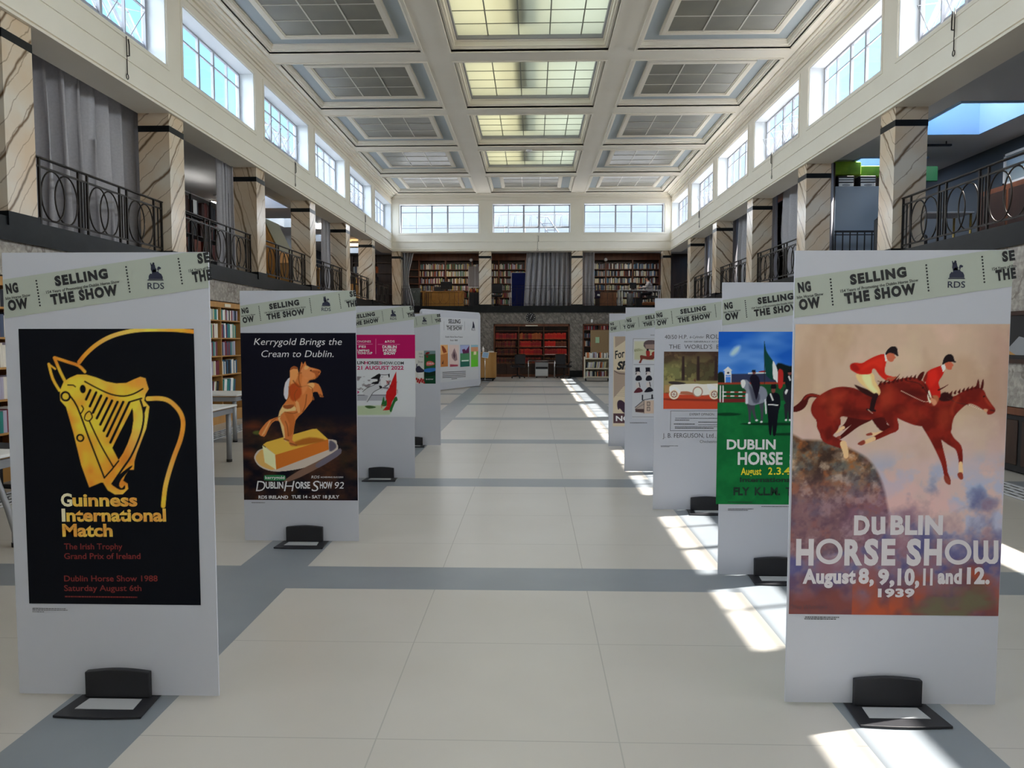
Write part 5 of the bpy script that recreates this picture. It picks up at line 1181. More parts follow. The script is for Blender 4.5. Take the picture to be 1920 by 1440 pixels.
# ------------------------------------------------------------ curtains
def curtain(name_label, p0, p1, z0, z1, folds, amp, tie=None, seed=1, slant=0.0, group=None):
    """hanging cloth between two plan points; tie=(height 0..1, width factor, pull 0..1) gathers it"""
    rr = random.Random(seed); n, m = folds * 8, 26
    d = Vector((p1[0] - p0[0], p1[1] - p0[1], 0)); L = d.length; d.normalize(); nrm = Vector((-d.y, d.x, 0))
    ph = [rr.uniform(-.5, .5) for _ in range(folds + 2)]; am = [rr.uniform(.6, 1.25) for _ in range(folds + 2)]
    b = MB(); vs = []
    for j in range(m + 1):
        t = j / m; wf, off = 1.0, 0.0
        if tie:
            h, f, pull = tie; q = max(0, 1 - abs(t - h) / (.55 if t > h else .5)); q = q * q * (3 - 2 * q); wf = 1 - (1 - f) * q; off = (1 - wf) * pull
        for i in range(n + 1):
            u = i / n; fi = u * folds; k = int(fi); fr = fi - k
            a = amp * (am[k] * (1 - fr) + am[k + 1] * fr) * (.75 + .35 * (1 - t))
            p = ph[k] * (1 - fr) + ph[k + 1] * fr
            w = a * math.sin(2 * math.pi * fi + p + .5 * math.sin(3 * t + k))
            x = (off + u * wf + slant * (1 - t) * (1 - u)) * L + .35 * a * math.sin(4 * math.pi * fi + p)
            q = Vector((p0[0], p0[1], 0)) + d * x + nrm * w
            vs.append((q.x, q.y, z0 + (z1 - z0) * t))
    fs = [(j * (n + 1) + i, j * (n + 1) + i + 1, (j + 1) * (n + 1) + i + 1, (j + 1) * (n + 1) + i) for j in range(m) for i in range(n)]
    b.raw(vs, fs, 'curtain', True)
    o = b.build('curtain'); so = o.modifiers.new('cloth', 'SOLIDIFY'); so.thickness = .006
    return tag(o, name_label, 'curtain', group)
xc_, xr_ = XL - .76, XR + .76; zt = 5.55
curtain('wide grey curtain drawn across the gallery bay above the harp poster', (xc_, 8.95), (xc_, 12.95), 3.02, zt, 10, .19, seed=2)
curtain('gathered grey curtain beside the dark shelving, second bay on the harp-poster side', (XL - .55, 15.45), (XL - .55, 16.08), 3.02, zt, 4, .09, seed=3)
curtain('gathered grey curtain in the fourth gallery bay on the harp-poster side', (XL - .55, 23.25), (XL - .55, 23.8), 3.02, zt, 4, .09, seed=4)
curtain('nearly closed grey curtain in the third gallery bay on the huntsmen-poster side', (xr_, 16.6), (xr_, 19.95), 3.02, zt, 7, .14, tie=(0, .8, 0), seed=5)
for k, w in ((3, 'fourth'), (4, 'fifth'), (5, 'farthest')):
    y0 = 8.41 + .51 + BAY * k
    curtain('fully drawn grey curtain in the %s gallery bay on the huntsmen-poster side' % w, (xr_, y0 - .1), (xr_, min(y0 + 3.45, 31.5)), 3.02, zt, 9, .15, seed=6 + k)
yc_ = YE + .62
curtain('tied-back grey curtain beside the desk in the end gallery', (-5.75, yc_), (-5.1, yc_), 3.02, zt, 5, .08, tie=(.46, .42, .35), seed=11)
curtain('broad grey curtain beside the blue screen in the end gallery', (-.25, yc_), (1.72, yc_), 3.02, zt, 10, .15, seed=12, slant=-.07)
curtain('narrow grey curtain left hanging by the clock-side pillar of the reader bay', (2.12, yc_), (2.62, yc_), 3.02, zt, 3, .08, seed=13)

# ------------------------------------------------------------ books
def book_proto():
    b = MB(); w, d, h = 1, 1, 1
    # unit book: thickness x, depth y (spine at y=0), height z
    sp = [(0, .06), (.12, .015), (.5, 0), (.88, .015), (1, .06)]
    b.loft([[(x, y, z) for x, y in sp] + [(1, 1, z), (0, 1, z)] for z in (0, 1)], 'white')
    return b
BOOKM = {}
def book_mesh(c, band=False):
    key = (c, band)
    if key in BOOKM: return BOOKM[key]
    m = mat('book_cloth_%d_%d_%d' % c, rgb(*c), .55); m2 = mat('book_paper', rgb(222, 214, 196), .8)
    b = MB(); sp = [(0, .05), (.15, .012), (.5, 0), (.85, .012), (1, .05)]
    b.raw([(x, y, z) for z in (0, 1) for x, y in sp], [(0, 1, 6, 5), (1, 2, 7, 6), (2, 3, 8, 7), (3, 4, 9, 8)], m, True)
    for x0, x1 in ((0, .07), (.93, 1)): b.box(x0, .05, 0, x1, 1, 1, m)
    b.box(.07, .05, .02, .93, .97, .98, m2)
    if band:
        for z0, z1, mm in ((.14, .155, 'gold'), (.80, .815, 'gold')): b.raw([(x, y - .012, z) for z in (z0, z1) for x, y in sp], [(0, 1, 6, 5), (1, 2, 7, 6), (2, 3, 8, 7), (3, 4, 9, 8)], mm, True)
    if band == 2: b.raw([(x, y - .014, z) for z in (.03, .10) for x, y in sp], [(0, 1, 6, 5), (1, 2, 7, 6), (2, 3, 8, 7), (3, 4, 9, 8)], 'pwhite', True)
    o = b.build('book_form'); me = o.data; bpy.data.objects.remove(o); BOOKM[key] = me
    return me
def book(name, c, loc, rz, t, d, h, label, group, cat='book', lean=0.0, band=False):
    o = bpy.data.objects.new(name, book_mesh(c, band)); COL.objects.link(o)
    o.location = loc; o.rotation_euler = (0, lean, rz); o.scale = (t, d, h)
    return tag(o, label, cat, group)
CN = {(150, 24, 30): 'crimson', (120, 20, 28): 'dark red', (190, 28, 28): 'bright red', (206, 30, 24): 'scarlet', (88, 30, 26): 'maroon', (168, 84, 40): 'tan', (110, 50, 34): 'brown', (60, 28, 24): 'dark brown',
      (222, 216, 204): 'cream', (70, 84, 110): 'slate blue', (44, 96, 130): 'blue', (46, 130, 124): 'teal', (30, 34, 44): 'black', (120, 44, 60): 'wine', (150, 160, 170): 'grey', (196, 190, 150): 'straw', (150, 196, 214): 'pale blue', (60, 110, 80): 'green', (206, 170, 80): 'yellow', (206, 120, 70): 'orange', (236, 236, 236): 'white', (176, 170, 190): 'lilac grey'}
def bookrow(name, cols, x0, x1, dirv, base, z, rng, tmin, tmax, hmin, hmax, dep, lab, group, cat='book', fill=1.0, band=False, leaning=False, limit=None):
    """a row of books along dirv from x0 to x1; base(p) gives the spine corner, books face back along the row's normal"""
    p = x0; n = 0; end = x0 + (x1 - x0) * fill; ln0 = rng.uniform(.12, .20)
    while True:
        t = rng.uniform(tmin, tmax)
        if p + t > end or (limit and n >= limit): break
        c = cols(p, n, rng); h = rng.uniform(hmin, hmax); w = ORD[n] if n < len(ORD) else 'later'
        loc, rz = base(p, t)
        ln = 0.0
        if leaning: ln = ln0
        book(name, c, (loc[0], loc[1], z + t * math.sin(ln)), rz, t * (.97 if not ln else .92), dep * rng.uniform(.9, 1), h, lab(CN[c], w), group, cat, ln, band)
        p += t; n += 1
    return n
NBOOK = 0
rng = random.Random(5)

# --- the wall bookcase of red volumes under the clock
def case(label, loc, rz, W, H, D, divs, shelves, wood, backw, top=.10, plinth=.12, side=.05, cat='bookcase'):
    root = thing('bookcase', label, cat, loc, rz)
    f = MB(); f.box(0, 0, 0, side, D, H, wood); f.box(W - side, 0, 0, W, D, H, wood); f.box(0, 0, H - top, W, D, H, wood); f.build('frame', root)
    b = MB(); b.box(side, D - .02, 0, W - side, D, H - top, backw); b.build('back_panel', root)
    pl_ = MB(); pl_.box(side, .01, 0, W - side, .04, plinth, wood); pl_.build('plinth', root)
    for x in divs: d = MB(); d.box(x - .015, .004, plinth, x + .015, D - .02, H - top, wood); d.build('divider', root)
    xs_ = [side] + [v for x in divs for v in (x - .015, x + .015)] + [W - side]
    for z in shelves:
        for a, c in zip(xs_[0::2], xs_[1::2]): d = MB(); d.box(a, .008, z - .022, c, D - .02, z, wood); d.build('shelf', root)
    return root
Wm = NB[1] - NB[0] - .02
E1 = case('wide red-brown built-in bookcase of red volumes under the black clock', (NB[0] + .01, YE - .03, 0), 0, Wm, 2.24, .42, [1.05, 2.12], [1.96, 1.60, 1.27, .94, .58], 'wood', 'dwood')
pl2 = MB(); pl2.box(1.34, -.012, 2.15, 1.86, 0, 2.19, mat('ivory_label', rgb(226, 216, 196), .5)); pl2.build('name_plate', E1)
for x0, x1 in ((.06, 1.03), (1.07, 2.10), (2.14, Wm - .06)):
    d = MB(); xm = (x0 + x1) / 2; d.bbox(x0, .002, .13, xm - .004, .02, .555, 'dwood', .004); d.build('door', E1); d = MB(); d.bbox(xm + .004, .002, .13, x1, .02, .555, 'dwood', .004); d.build('door', E1)
red = [(150, 24, 30), (120, 20, 28), (190, 28, 28), (88, 30, 26)]
brn = [(110, 50, 34), (60, 28, 24), (88, 30, 26), (168, 84, 40)]
def pick(*ch):
    return lambda p, n, r: ch[r.randrange(len(ch))]
SC = (206, 30, 24)
rowcol = {(0, 0): pick(red[0], red[1], red[3], red[0]), (1, 0): pick(brn[0], brn[2], brn[3], red[0]), (2, 0): pick(SC), (0, 1): pick(red[0], red[1], brn[0], red[3]), (1, 1): pick(red[2], red[0]), (2, 1): lambda p, n, r: SC if n < 6 else brn[0],
          (0, 2): pick(brn[1], brn[2]), (1, 2): pick(red[2], red[0]), (2, 2): pick(red[0], red[2]), (0, 3): pick(brn[1], red[3]), (1, 3): pick(red[1], red[3]), (2, 3): pick(brn[1])}
bays = [(.06, 1.03), (1.07, 2.10), (2.14, Wm - .06)]; bn = ('counter-side', 'middle', 'trolley-side'); rn = ('second', 'third', 'fourth', 'fifth')
for r, z in enumerate((1.60, 1.27, .94, .58)):
    for k, (a, b) in enumerate(bays):
        base = lambda p, t: ((NB[0] + .01 + p, YE + .03), 0)
        bookrow('bound_volume', rowcol[(k, r)], a + .01, b, 0, base, z + .001, rng, .070, .082, .235, .275, .22, lambda c, w, k=k, r=r: '%s bound volume, %s along the %s shelf, %s section under the clock' % (c, w, rn[r], bn[k]), 'bound volumes in the bookcase under the clock', 'bound volume', .96, 2 if (r > 0 and k == 2) else True)

# --- second bookcase by the trolley, with a notice board leaning on it
E2 = case('red-brown built-in bookcase behind the notice board and book trolley', (NS[0] + .01, YE - .03, 0), 0, 1.98, 2.24, .42, [.68, 1.33], [2.0, 1.66, 1.30, .95, .60], 'wood', 'dwood', .06)
mixc = [(222, 216, 204), (150, 24, 30), (206, 120, 70), (30, 34, 44), (150, 160, 170), (70, 84, 110), (120, 44, 60)]
for r, z in enumerate((2.0, 1.66, 1.30)):
    for k, (a, b) in enumerate(((.06, .66), (.70, 1.31))):
        if r and k: continue
        base = lambda p, t: ((NS[0] + .01 + p, YE + .02), 0)
        NBOOK += bookrow('book', pick(*mixc), a + .01, b, 0, base, z + .001, rng, .035, .055, .145, .17 if r == 0 else .24, .2, lambda c, w, r=r, k=k: '%s book, %s along the %s shelf%s behind the notice board' % (c, w, ('top', 'second', 'third')[r], (', first section', ', second section')[k]), 'books in the bookcase behind the notice board', fill=.97 if r == 0 else .6)

def lec(b, name, *a, **k): return b.build(name, *a, **k)
nb_ = thing('notice_board', 'tan notice board with one pale green sheet, leaning by the trolley', 'notice board', (2.42, YE - .16, .92))
b = MB(); b.bbox(0, 0, 0, .95, .025, 1.06, noisy('tan_hessian', rgb(160, 136, 104), rgb(146, 122, 92), 40, .9), .004); b.build('board', nb_, rot=(R(-4), 0, 0))
b = MB(); b.face([(.21, -.004, .52), (.37, -.004, .52), (.37, -.004, .77), (.21, -.004, .77)], mat('pale_green_paper', rgb(178, 214, 178), .7)); b.build('green_sheet', nb_, rot=(R(-4), 0, 0))
b = MB()
for x in (.15, .80): b.box(x - .02, .0, -.92, x + .02, .03, .02, 'dwood')
b.build('stand', nb_)

# --- clock
ck = thing('wall_clock', 'round black wall clock above the red bookcase', 'clock', (-.085, YE - .005, 2.515))
b = MB(); b.lathe([(.17, 0), (.20, 0), (.205, .02), (.195, .045), (.17, .05)], 'dark', 28); b.build('case', ck, rot=(R(90), 0, 0))
b = MB()
for k in range(12):
    a = R(30 * k); ca, sa = math.sin(a), math.cos(a); w_ = .006 if k % 3 else .010
    b.face([(.135 * ca + w_ * sa, -.052, .135 * sa - w_ * ca), (.135 * ca - w_ * sa, -.052, .135 * sa + w_ * ca), (.175 * ca - w_ * sa, -.052, .175 * sa + w_ * ca), (.175 * ca + w_ * sa, -.052, .175 * sa - w_ * ca)][::-1], 'pwhite')
b.build('hour_marks', ck)
for nm, ang, ln in (('minute_hand', 30, .15), ('hour_hand', 205, .10)):
    a = R(ang); d = Vector((math.sin(a), 0, math.cos(a))); q = Vector((d.z, 0, -d.x)); b = MB(); b.face([tuple(-d * .03 - q * .010 + Vector((0, -.054, 0))), tuple(-d * .03 + q * .010 + Vector((0, -.054, 0))), tuple(d * ln + q * .004 + Vector((0, -.054, 0))), tuple(d * ln - q * .004 + Vector((0, -.054, 0)))], 'pwhite'); b.build(nm, ck)

# --- things standing before the end wall
def legs4(root, x0, y0, x1, y1, h, r, m, inset=.03):
    for x in (x0 + inset, x1 - inset):
        for y in (y0 + inset, y1 - inset): b = MB(); b.tube([(x, y, .001), (x, y, h)], r, m, 8); b.build('leg', root)
t = thing('side_table', 'small dark table on chrome legs before the red bookcase', 'table', (-.20, 30.72, 0))
b = MB(); b.bbox(0, 0, .72, 1.12, .55, .75, 'dwood', .006); b.build('table_top', t); b = MB(); b.tube([(.02, .03, .712), (1.10, .03, .712)], .016, 'chrome', 8); b.build('front_rail', t); legs4(t, 0, 0, 1.12, .55, .72, .018, 'chrome', .02)
t = thing('drawer_pedestal', 'grey drawer pedestal under the chrome legged table', 'drawers', (.10, 30.84, 0))
b = MB(); b.bbox(0, 0, .06, .54, .40, .66, 'grey', .01); b.build('body', t)
for z0, z1 in ((.09, .36), (.38, .46)): b = MB(); b.bbox(.02, -.015, z0, .52, 0, z1, 'lgrey' if z0 < .2 else 'dark', .005); b.build('drawer', t)
for x in (.06, .48):
    for y in (.06, .34): b = MB(); b.lathe([(.02, .001), (.025, .02), (.02, .06)], 'dark', 8, (x, y, 0)); b.build('caster', t)
def office_chair(label, loc, rz):
    t = thing('office_chair', label, 'chair', loc, rz)
    b = MB(); b.bbox(-.25, -.25, .44, .25, .25, .53, 'plastic', .03); b.build('seat', t)
    b = MB(); b.bbox(-.23, .20, .60, .23, .27, 1.02, 'plastic', .03); b.build('backrest', t, rot=(R(-5), 0, 0))
    b = MB(); b.tube([(0, 0, .12), (0, 0, .45)], .03, 'dark', 8); b.build('column', t)
    b = MB()
    for k in range(5): a = R(72 * k + 18); b.tube([(0, 0, .12), (.28 * math.cos(a), .28 * math.sin(a), .07)], [.025, .018], 'dark', 6); b.ell((.28 * math.cos(a), .28 * math.sin(a), .033), .03, .03, .03, 'dark', 8)
    b.build('wheeled_base', t)
    for s in (-1, 1): b = MB(); b.tube([(s * .25, .1, .48), (s * .29, .08, .66), (s * .29, -.14, .68)], .016, 'dark', 6); b.build('armrest', t)
    return t
oc = office_chair('black office chair on the counter side of the chrome legged table', (-.62, 30.55, 0), R(200))
dup(oc, (1.28, 30.6, 0), R(150), 'black office chair on the trolley side of the chrome legged table')
t = thing('reception_counter', 'honey wood counter on a dark wheeled base by the fabric display', 'counter', (-2.95, 28.55, 0))
b = MB(); b.bbox(0, 0, .12, 1.53, .70, 1.06, 'oak', .008); b.build('body', t); b = MB(); b.bbox(-.02, -.02, 1.06, 1.55, .72, 1.09, 'oak', .006); b.build('counter_top', t)
b = MB(); b.box(.04, .05, .06, 1.49, .65, .12, 'dark'); b.build('base', t)
for x in (.12, 1.41):
    for y in (.12, .58): b = MB(); b.tube([(x, y - .02, .035), (x, y + .02, .035)], .034, 'dark', 10); b.build('caster', t)
for x, h, r, lab in ((-1.92, .24, .04, 'white pump bottle standing on the honey wood counter'), (-2.06, .17, .045, 'shorter white tub beside the pump bottle on the counter')):
    t = thing('bottle', lab, 'bottle', (x, 28.85, 1.09)); b = MB(); b.lathe([(r, .001), (r, h * .7), (r * .4, h * .8), (r * .35, h * .85)], 'white', 12); b.build('body', t); b = MB(); b.lathe([(r * .45, h * .85), (r * .45, h)], 'lgrey', 10); b.build('cap', t)
b = MB(); b.bbox(0, 0, 0, .22, .16, .05, 'white', .004); tag(b.build('paper_pile', loc=(-1.72, 28.72, 1.091)), 'low pile of white paper on the counter corner', 'paper')
t = thing('sign_stand', 'slim silver stand with a tilted blue sheet before the counter', 'sign stand', (-1.79, 27.95, 0))
b = MB(); b.lathe([(.15, .001), (.15, .012), (.03, .02)], 'grey', 20); b.build('base', t); b = MB(); b.tube([(0, 0, .015), (0, 0, .93)], .012, 'chrome', 8); b.build('pole', t)
b = MB(); b.bbox(-.12, -.005, 0, .12, .005, .26, 'lgrey', .003); fo = b.build('sign_frame', t, loc=(0, -.02, .90), rot=(R(-35), R(8), 0)); b = MB(); b.face([(-.10, -.007, .02), (.10, -.007, .02), (.10, -.007, .24), (-.10, -.007, .24)], mat('pale_blue_sheet', rgb(130, 160, 190), .5)); b.build('sheet', fo)
# book trolley
t = thing('book_trolley', 'cream metal book trolley beside the notice board', 'trolley', (1.97, 28.43, 0)); TX, TY = 1.97, 28.43
M['cream_metal'] = mat('cream_enamel', rgb(206, 198, 176), .45)
for x in (0, .96): b = MB(); b.bbox(x, 0, .09, x + .03, .45, .93, 'cream_metal', .008); b.build('end_panel', t)
for z in (.14, .46, .84): b = MB(); b.box(.03, .0, z, .96, .45, z + .022, 'cream_metal'); b.box(.03, -.002, z, .96, .0, z + .05, 'cream_metal'); b.build('shelf', t)
b = MB(); b.box(.03, .44, .16, .96, .45, .84, 'cream_metal'); b.build('back_panel', t)
for x in (.06, .93):
    for y in (.05, .40): b = MB(); b.tube([(x - .015, y, .046), (x + .015, y, .046)], .045, 'dark', 12); b.tube([(x, y, .05), (x, y, .10)], .012, 'grey', 6); b.build('caster', t)
trc = [(236, 236, 236), (222, 216, 204), (150, 160, 170), (176, 170, 190), (120, 44, 60), (30, 34, 44), (196, 190, 150), (110, 50, 34), (206, 120, 70), (236, 236, 236), (150, 160, 170)]
for r, (z, h0, h1, ln) in enumerate(((.863, .20, .25, False), (.483, .22, .27, True), (.163, .19, .25, False))):
    base = lambda p, t_: ((TX + p, TY + .02), 0)
    NBOOK += bookrow('book', pick(*trc), .045, .93, 0, base, z, rng, .032, .055, h0, h1, .19, lambda c, w, r=r: '%s book, %s along the %s shelf of the cream trolley' % (c, w, ('top', 'middle', 'bottom')[r]), 'books on the cream trolley', leaning=ln, fill=.97 if not ln else .86)
b = MB(); b.bbox(-.04, -.04, 0, .04, .04, .13, 'white', .01); tag(b.build('wall_speaker', loc=(2.48, YE - .045, 2.30)), 'small white sensor box on the wall above the notice board', 'sensor')

# --- wall bookcases on the harp side
SH = [1.97, 1.63, 1.29, .93, .55]
lk = [(150, 160, 170), (222, 216, 204), (70, 84, 110), (44, 96, 130), (46, 130, 124), (30, 34, 44), (120, 44, 60), (236, 236, 236), (196, 190, 150), (176, 170, 190)]
def side_case(y0, y1, divs, lab, near):
    root = case(lab, (XL + .02, y0 + .01, 0), R(90), y1 - y0 - .02, 2.31, .40, divs, SH, 'oak', 'wood', .10, .22)
    p = MB(); p.box(1.70, -.012, 2.225, 1.98, 0, 2.285, mat('ivory_label', rgb(226, 216, 196), .5)); p.build('label_plate', root)
    return root
side_case(12.55, 15.1, [.62, 1.54], 'honey wood bookcase of labelled books between the harp and butter-horse panels', False)
side_case(6.15, 8.72, [.66, 1.60], 'honey wood bookcase in the wall recess behind the harp poster', True)
for ci, (y0, segs, frac) in enumerate(((12.56, [(1.56, 2.47), (.65, 1.50)], (.94, .9, .78, .9, .86)), (6.16, [(1.62, 2.49)], (.9, .95, .9, .95, .9)))):
    for r, z in enumerate(SH):
        for k, (a, b) in enumerate(segs):
            cs = (lk, lk, [lk[0], lk[9], lk[6], lk[2], lk[4]], [lk[1], lk[5], lk[2], lk[3], lk[7]], [lk[4], lk[3], lk[4], lk[7], lk[2]])[r] if ci == 0 and k == 0 else lk
            base = lambda p, t_, y0=y0: ((XL - .01, y0 + p), R(90))
            fr = frac[r] if k == 0 else .97
            aa = a + .015
            if k == 1: aa = a + .45 if r != 2 else a + .3
            NBOOK += bookrow('book', pick(*cs), aa, b, 0, base, z + .001, rng, .045, .07, .19 if r == 0 else .24, .205 if r == 0 else .285, .2, lambda c, w, ci=ci, r=r, k=k: '%s book, %s along the %s shelf%s, honey bookcase %s' % (c, w, ('top', 'second', 'third', 'fourth', 'fifth')[r], ', inner section' if k else '', ('between the panels', 'behind the harp poster')[ci]), 'books in the honey wood bookcases', fill=fr * (.92 if r == 4 and ci == 0 else 1), leaning=(r == 4 and ci == 0))

# --- reading tables
def rtable(label, x0, y0, x1, y1, curved=False):
    t = thing('reading_table', label, 'table', (x0, y0, 0)); w, d = x1 - x0, y1 - y0
    b = MB(); b.bbox(0, 0, .725, w, d, .75, 'white', .005); b.build('table_top', t)
    b = MB(); b.box(.03, .03, .712, w - .03, d - .03, .724, 'oak'); b.box(.05, .04, .64, w - .05, .07, .712, 'grey'); b.box(.05, d - .07, .64, w - .05, d - .04, .712, 'grey'); b.box(.04, .05, .64, .07, d - .05, .712, 'grey'); b.box(w - .07, .05, .64, w - .04, d - .05, .712, 'grey'); b.build('under_frame', t)
    for x in (.08, w - .08):
        for y in (.10, d - .10):
            b = MB()
            if curved: s = 1 if x > w / 2 else -1; b.tube([(x - s * .16, y, .65), (x - s * .12, y, .5), (x - s * .05, y, .3), (x, y, .12), (x, y, .03)], .024, 'grey', 10)
            else: b.tube([(x, y, .03), (x, y, .65)], .033, 'grey', 12)
            q = b.build('leg', t); f = MB(); f.tube([(x, y, .001), (x, y, .035)], .036 if not curved else .028, 'dark', 12); f.build('foot', q)
    b = MB(); b.lathe([(.035, 0), (.04, .02), (.03, .04)], 'dark', 10, (w - .03, d * .35, .66)); b.build('cable_port', t)
rtable('white topped reading table with straight grey legs between the first two panels', -5.35, 8.05, -3.90, 9.72)
rtable('white reading table with bowed grey legs behind the harp poster', -5.45, 4.2, -3.93, 5.70, True)
rtable('farther white reading table half hidden by the butter-horse panel', -5.75, 11.38, -4.57, 12.25)
oc2 = dup(oc, (-5.40, 7.35, 0), R(80), 'black chair at the bookcase behind the harp poster')
# floor grilles along both walls
for s, lab in ((-1, 'pale metal floor grille along the foot of the honey wood bookcases'), (1, 'pale metal floor grille along the wall behind the huntsmen poster')):
    o = side(s); t = thing('floor_grille', lab, 'floor grille', (o(0), 0, 0)); b = MB()
    b.box(-s * .48, 3, .001, -s * .88, 16, .004, 'dark'); b.build('channel', t); b = MB()
    for k in range(5): d = .49 + .38 * k / 4; b.box(-s * (d - .012), 3, .004, -s * (d + .012), 16, .016, 'lgrey')
    for k in range(60): y = 3.1 + .215 * k; b.box(-s * .48, y, .004, -s * .88, y + .02, .014, 'lgrey')
    b.build('grille_bars', t)
# dark recess, wood lintel and framed picture on the right wall
t = thing('radiator_cabinet', 'dark wooden cabinet in the low wall recess behind the huntsmen poster', 'cabinet', (XR + .03, 7.2, 0))
b = MB(); b.box(0, .01, .02, .35, 2.69, .70, 'dark'); b.build('body', t); b = MB(); b.bbox(-.03, .01, .70, .35, 2.69, .79, 'wood', .006); b.build('lintel', t)
for k in range(3): b = MB(); b.bbox(-.015, .06 + .88 * k, .10, 0, .86 + .88 * k, .64, 'dwood', .01); b.build('door_panel', t)
t = thing('framed_picture', 'dark framed picture on the speckled marble behind the huntsmen poster', 'picture', (XR - .005, 8.5, 1.32))
b = MB()
for a, c, d, e in ((0, 0, .9, .05), (0, .57, .9, .62), (0, 0, .05, .62), (.85, 0, .9, .62)): b.box(-.03, a, c, 0, d, e, 'dwood')
b.build('frame', t); b = MB(); b.box(-.012, .05, .05, -.004, .85, .57, 'dark'); b.build('backing', t)
b = MB(); b.face([(-.014, .1, .1), (-.014, .8, .1), (-.014, .5, .32), (-.014, .1, .25)], 'grey'); b.face([(-.0145, .55, .1), (-.0145, .8, .1), (-.0145, .8, .2)], 'oak'); b.build('picture_sheet', t)

# --- window cords
def cord(label, pts, axis):
    top, bot = pts; P = (lambda q: onX(*q, axis)) if axis is not None else (lambda q: onY(*q, YE - .03))
    a, e = P(top), P(bot); n = Vector((-1 if axis and axis > 0 else 1, 0, 0)) if axis is not None else Vector((0, -1, 0))
    t = thing('window_cord', label, 'window cord', a)
    h = a.z - e.z; o = n * .03
    b = MB(); b.tube([o + Vector((0, 0, 0)), o - Vector((0, 0, h - .06))], .007, 'iron', 6); b.build('cord', t)
    b = MB(); b.tube([o + Vector((0, .05, -.02)), o + Vector((0, .07, -.1)), o + Vector((0, .07, -h * .42)), o + Vector((0, .02, -h * .45))] if axis is not None else [o + Vector((.04, 0, -.02)), o + Vector((.04, 0, -h * .42))], .009, 'iron', 6); b.build('cleat', t)
    b = MB(); c = o - Vector((0, 0, h - .03)); q = Vector((0, 1, 0)) if axis is not None else Vector((1, 0, 0)); b.tube([c + q * .03 * math.cos(k * .785) + Vector((0, 0, .04 * math.sin(k * .785))) for k in range(8)], .006, 'iron', 6, False, True); b.build('pull_ring', t)
for k, p in enumerate((((233, 68), (239, 150)), ((551, 303), (553.5, 350)), ((683, 402), (685, 436)))): cord('dark window cord with pull ring under the %s open window, harp-poster side' % ORD[k], p, XL)
for k, p in enumerate((((1795, 15), (1789, 106)), ((1450, 283), (1448, 335)), ((1313, 394), (1313, 426)))): cord('dark window cord with pull ring under the %s open window, huntsmen-poster side' % ORD[k], p, XR)
cord('thin dark window cord below the middle end window', ((1008, 441), (1008, 470)), None)
q = onZ(992, 281, ZC); b = MB(); b.lathe([(.10, -.001), (.10, -.03), (.07, -.06), (.02, -.065)], 'white', 18); tag(b.build('smoke_detector', loc=q), 'round white smoke detector on the middle ceiling rib', 'detector')
M['obeech'] = noisy('orange_beech', (.55, .26, .05), (.48, .21, .04), 6, .45)
# ------------------------------------------------------------ end gallery: wall of shelves
YF = 35.2; DIV = [-6.6 + 1.25 * k for k in range(11)]; SZ = [4.87, 4.54, 4.21, 3.885, 3.56, 3.23]
t = thing('library_shelving', 'long red-brown wall shelving across the back of the end gallery', 'shelving', (0, YF, ZG))
b = MB(); b.box(DIV[0], 0, 2.30, DIV[-1], .35, 2.59, 'wood'); b.box(DIV[0], -.03, 2.28, DIV[-1], .35, 2.32, 'wood'); b.build('cornice', t)
b = MB(); b.box(DIV[0], .33, 0, DIV[-1], .35, 2.30, 'dwood'); b.build('back_panel', t)
for x in DIV: b = MB(); b.box(x - .03, 0, 0, x + .03, .33, 2.28, 'wood'); b.build('upright', t)
for z in SZ:
    b = MB(); b.box(DIV[0], .01, z - ZG - .03, DIV[-1], .33, z - ZG, 'wood'); b.build('shelf', t)
gcol = [(222, 216, 204), (196, 190, 150), (150, 160, 170), (110, 50, 34), (88, 30, 26), (60, 110, 80), (206, 170, 80), (70, 84, 110), (30, 34, 44), (168, 84, 40), (196, 190, 150), (120, 44, 60), (222, 216, 204), (176, 170, 190), (60, 28, 24), (150, 160, 170)]
secname = {1: 'above the curtain-side cabinet', 2: 'above the honey desk', 3: 'beside the pale screen', 4: 'left of the blue screen', 5: 'behind the blue screen', 7: 'beside the narrow curtain', 8: 'above the wooden desk front', 9: 'above the seated reader'}
rg = random.Random(9); rest = MB(); left = 300 - NBOOK
for r, z in enumerate(SZ):
    for k in range(10):
        if k == 6 or k == 0: continue
        x0, x1 = DIV[k] + .035, DIV[k + 1] - .035; pref = gcol if k < 7 else [(222, 216, 204), (150, 160, 170), (30, 34, 44), (222, 216, 204), (70, 84, 110), (110, 50, 34), (88, 30, 26), (196, 190, 150), (150, 160, 170), (60, 28, 24), (196, 190, 150), (44, 96, 130)]
        if k in (2, 3) and r < 2: pref = gcol[:4] + [(206, 170, 80), (196, 190, 150), (222, 216, 204), (60, 110, 80), (150, 160, 170)]
        p, n = x0, 0
        single = r == 0 and k in (2, 3, 4, 8, 9)
        while True:
            w = rg.uniform(.038, .058) if single else rg.uniform(.026, .048)
            if p + w > x1: break
            if rg.random() < .03 and not single: p += w; continue
            c = pref[rg.randrange(len(pref))]; h = rg.uniform(.20, .26); dd = rg.uniform(.02, .04)
            if single and left > 0 and n < len(ORD):
                book('book', c, (p, YF + dd, z + .001), 0, w * .96, .2, h, '%s book, %s along the top gallery shelf %s' % (CN[c], ORD[n], secname[k]), 'books on the end gallery shelves'); left -= 1
            else:
                m = mat('book_cloth_%d_%d_%d' % c, rgb(*c), .55); rest.box(p, YF + dd, z + .001, p + w * .96, YF + dd + .2, z + h, m)
            p += w; n += 1
tag(rest.build('shelved_books'), 'rows of many coloured books packed on the end gallery shelves', 'books', None, 'stuff')
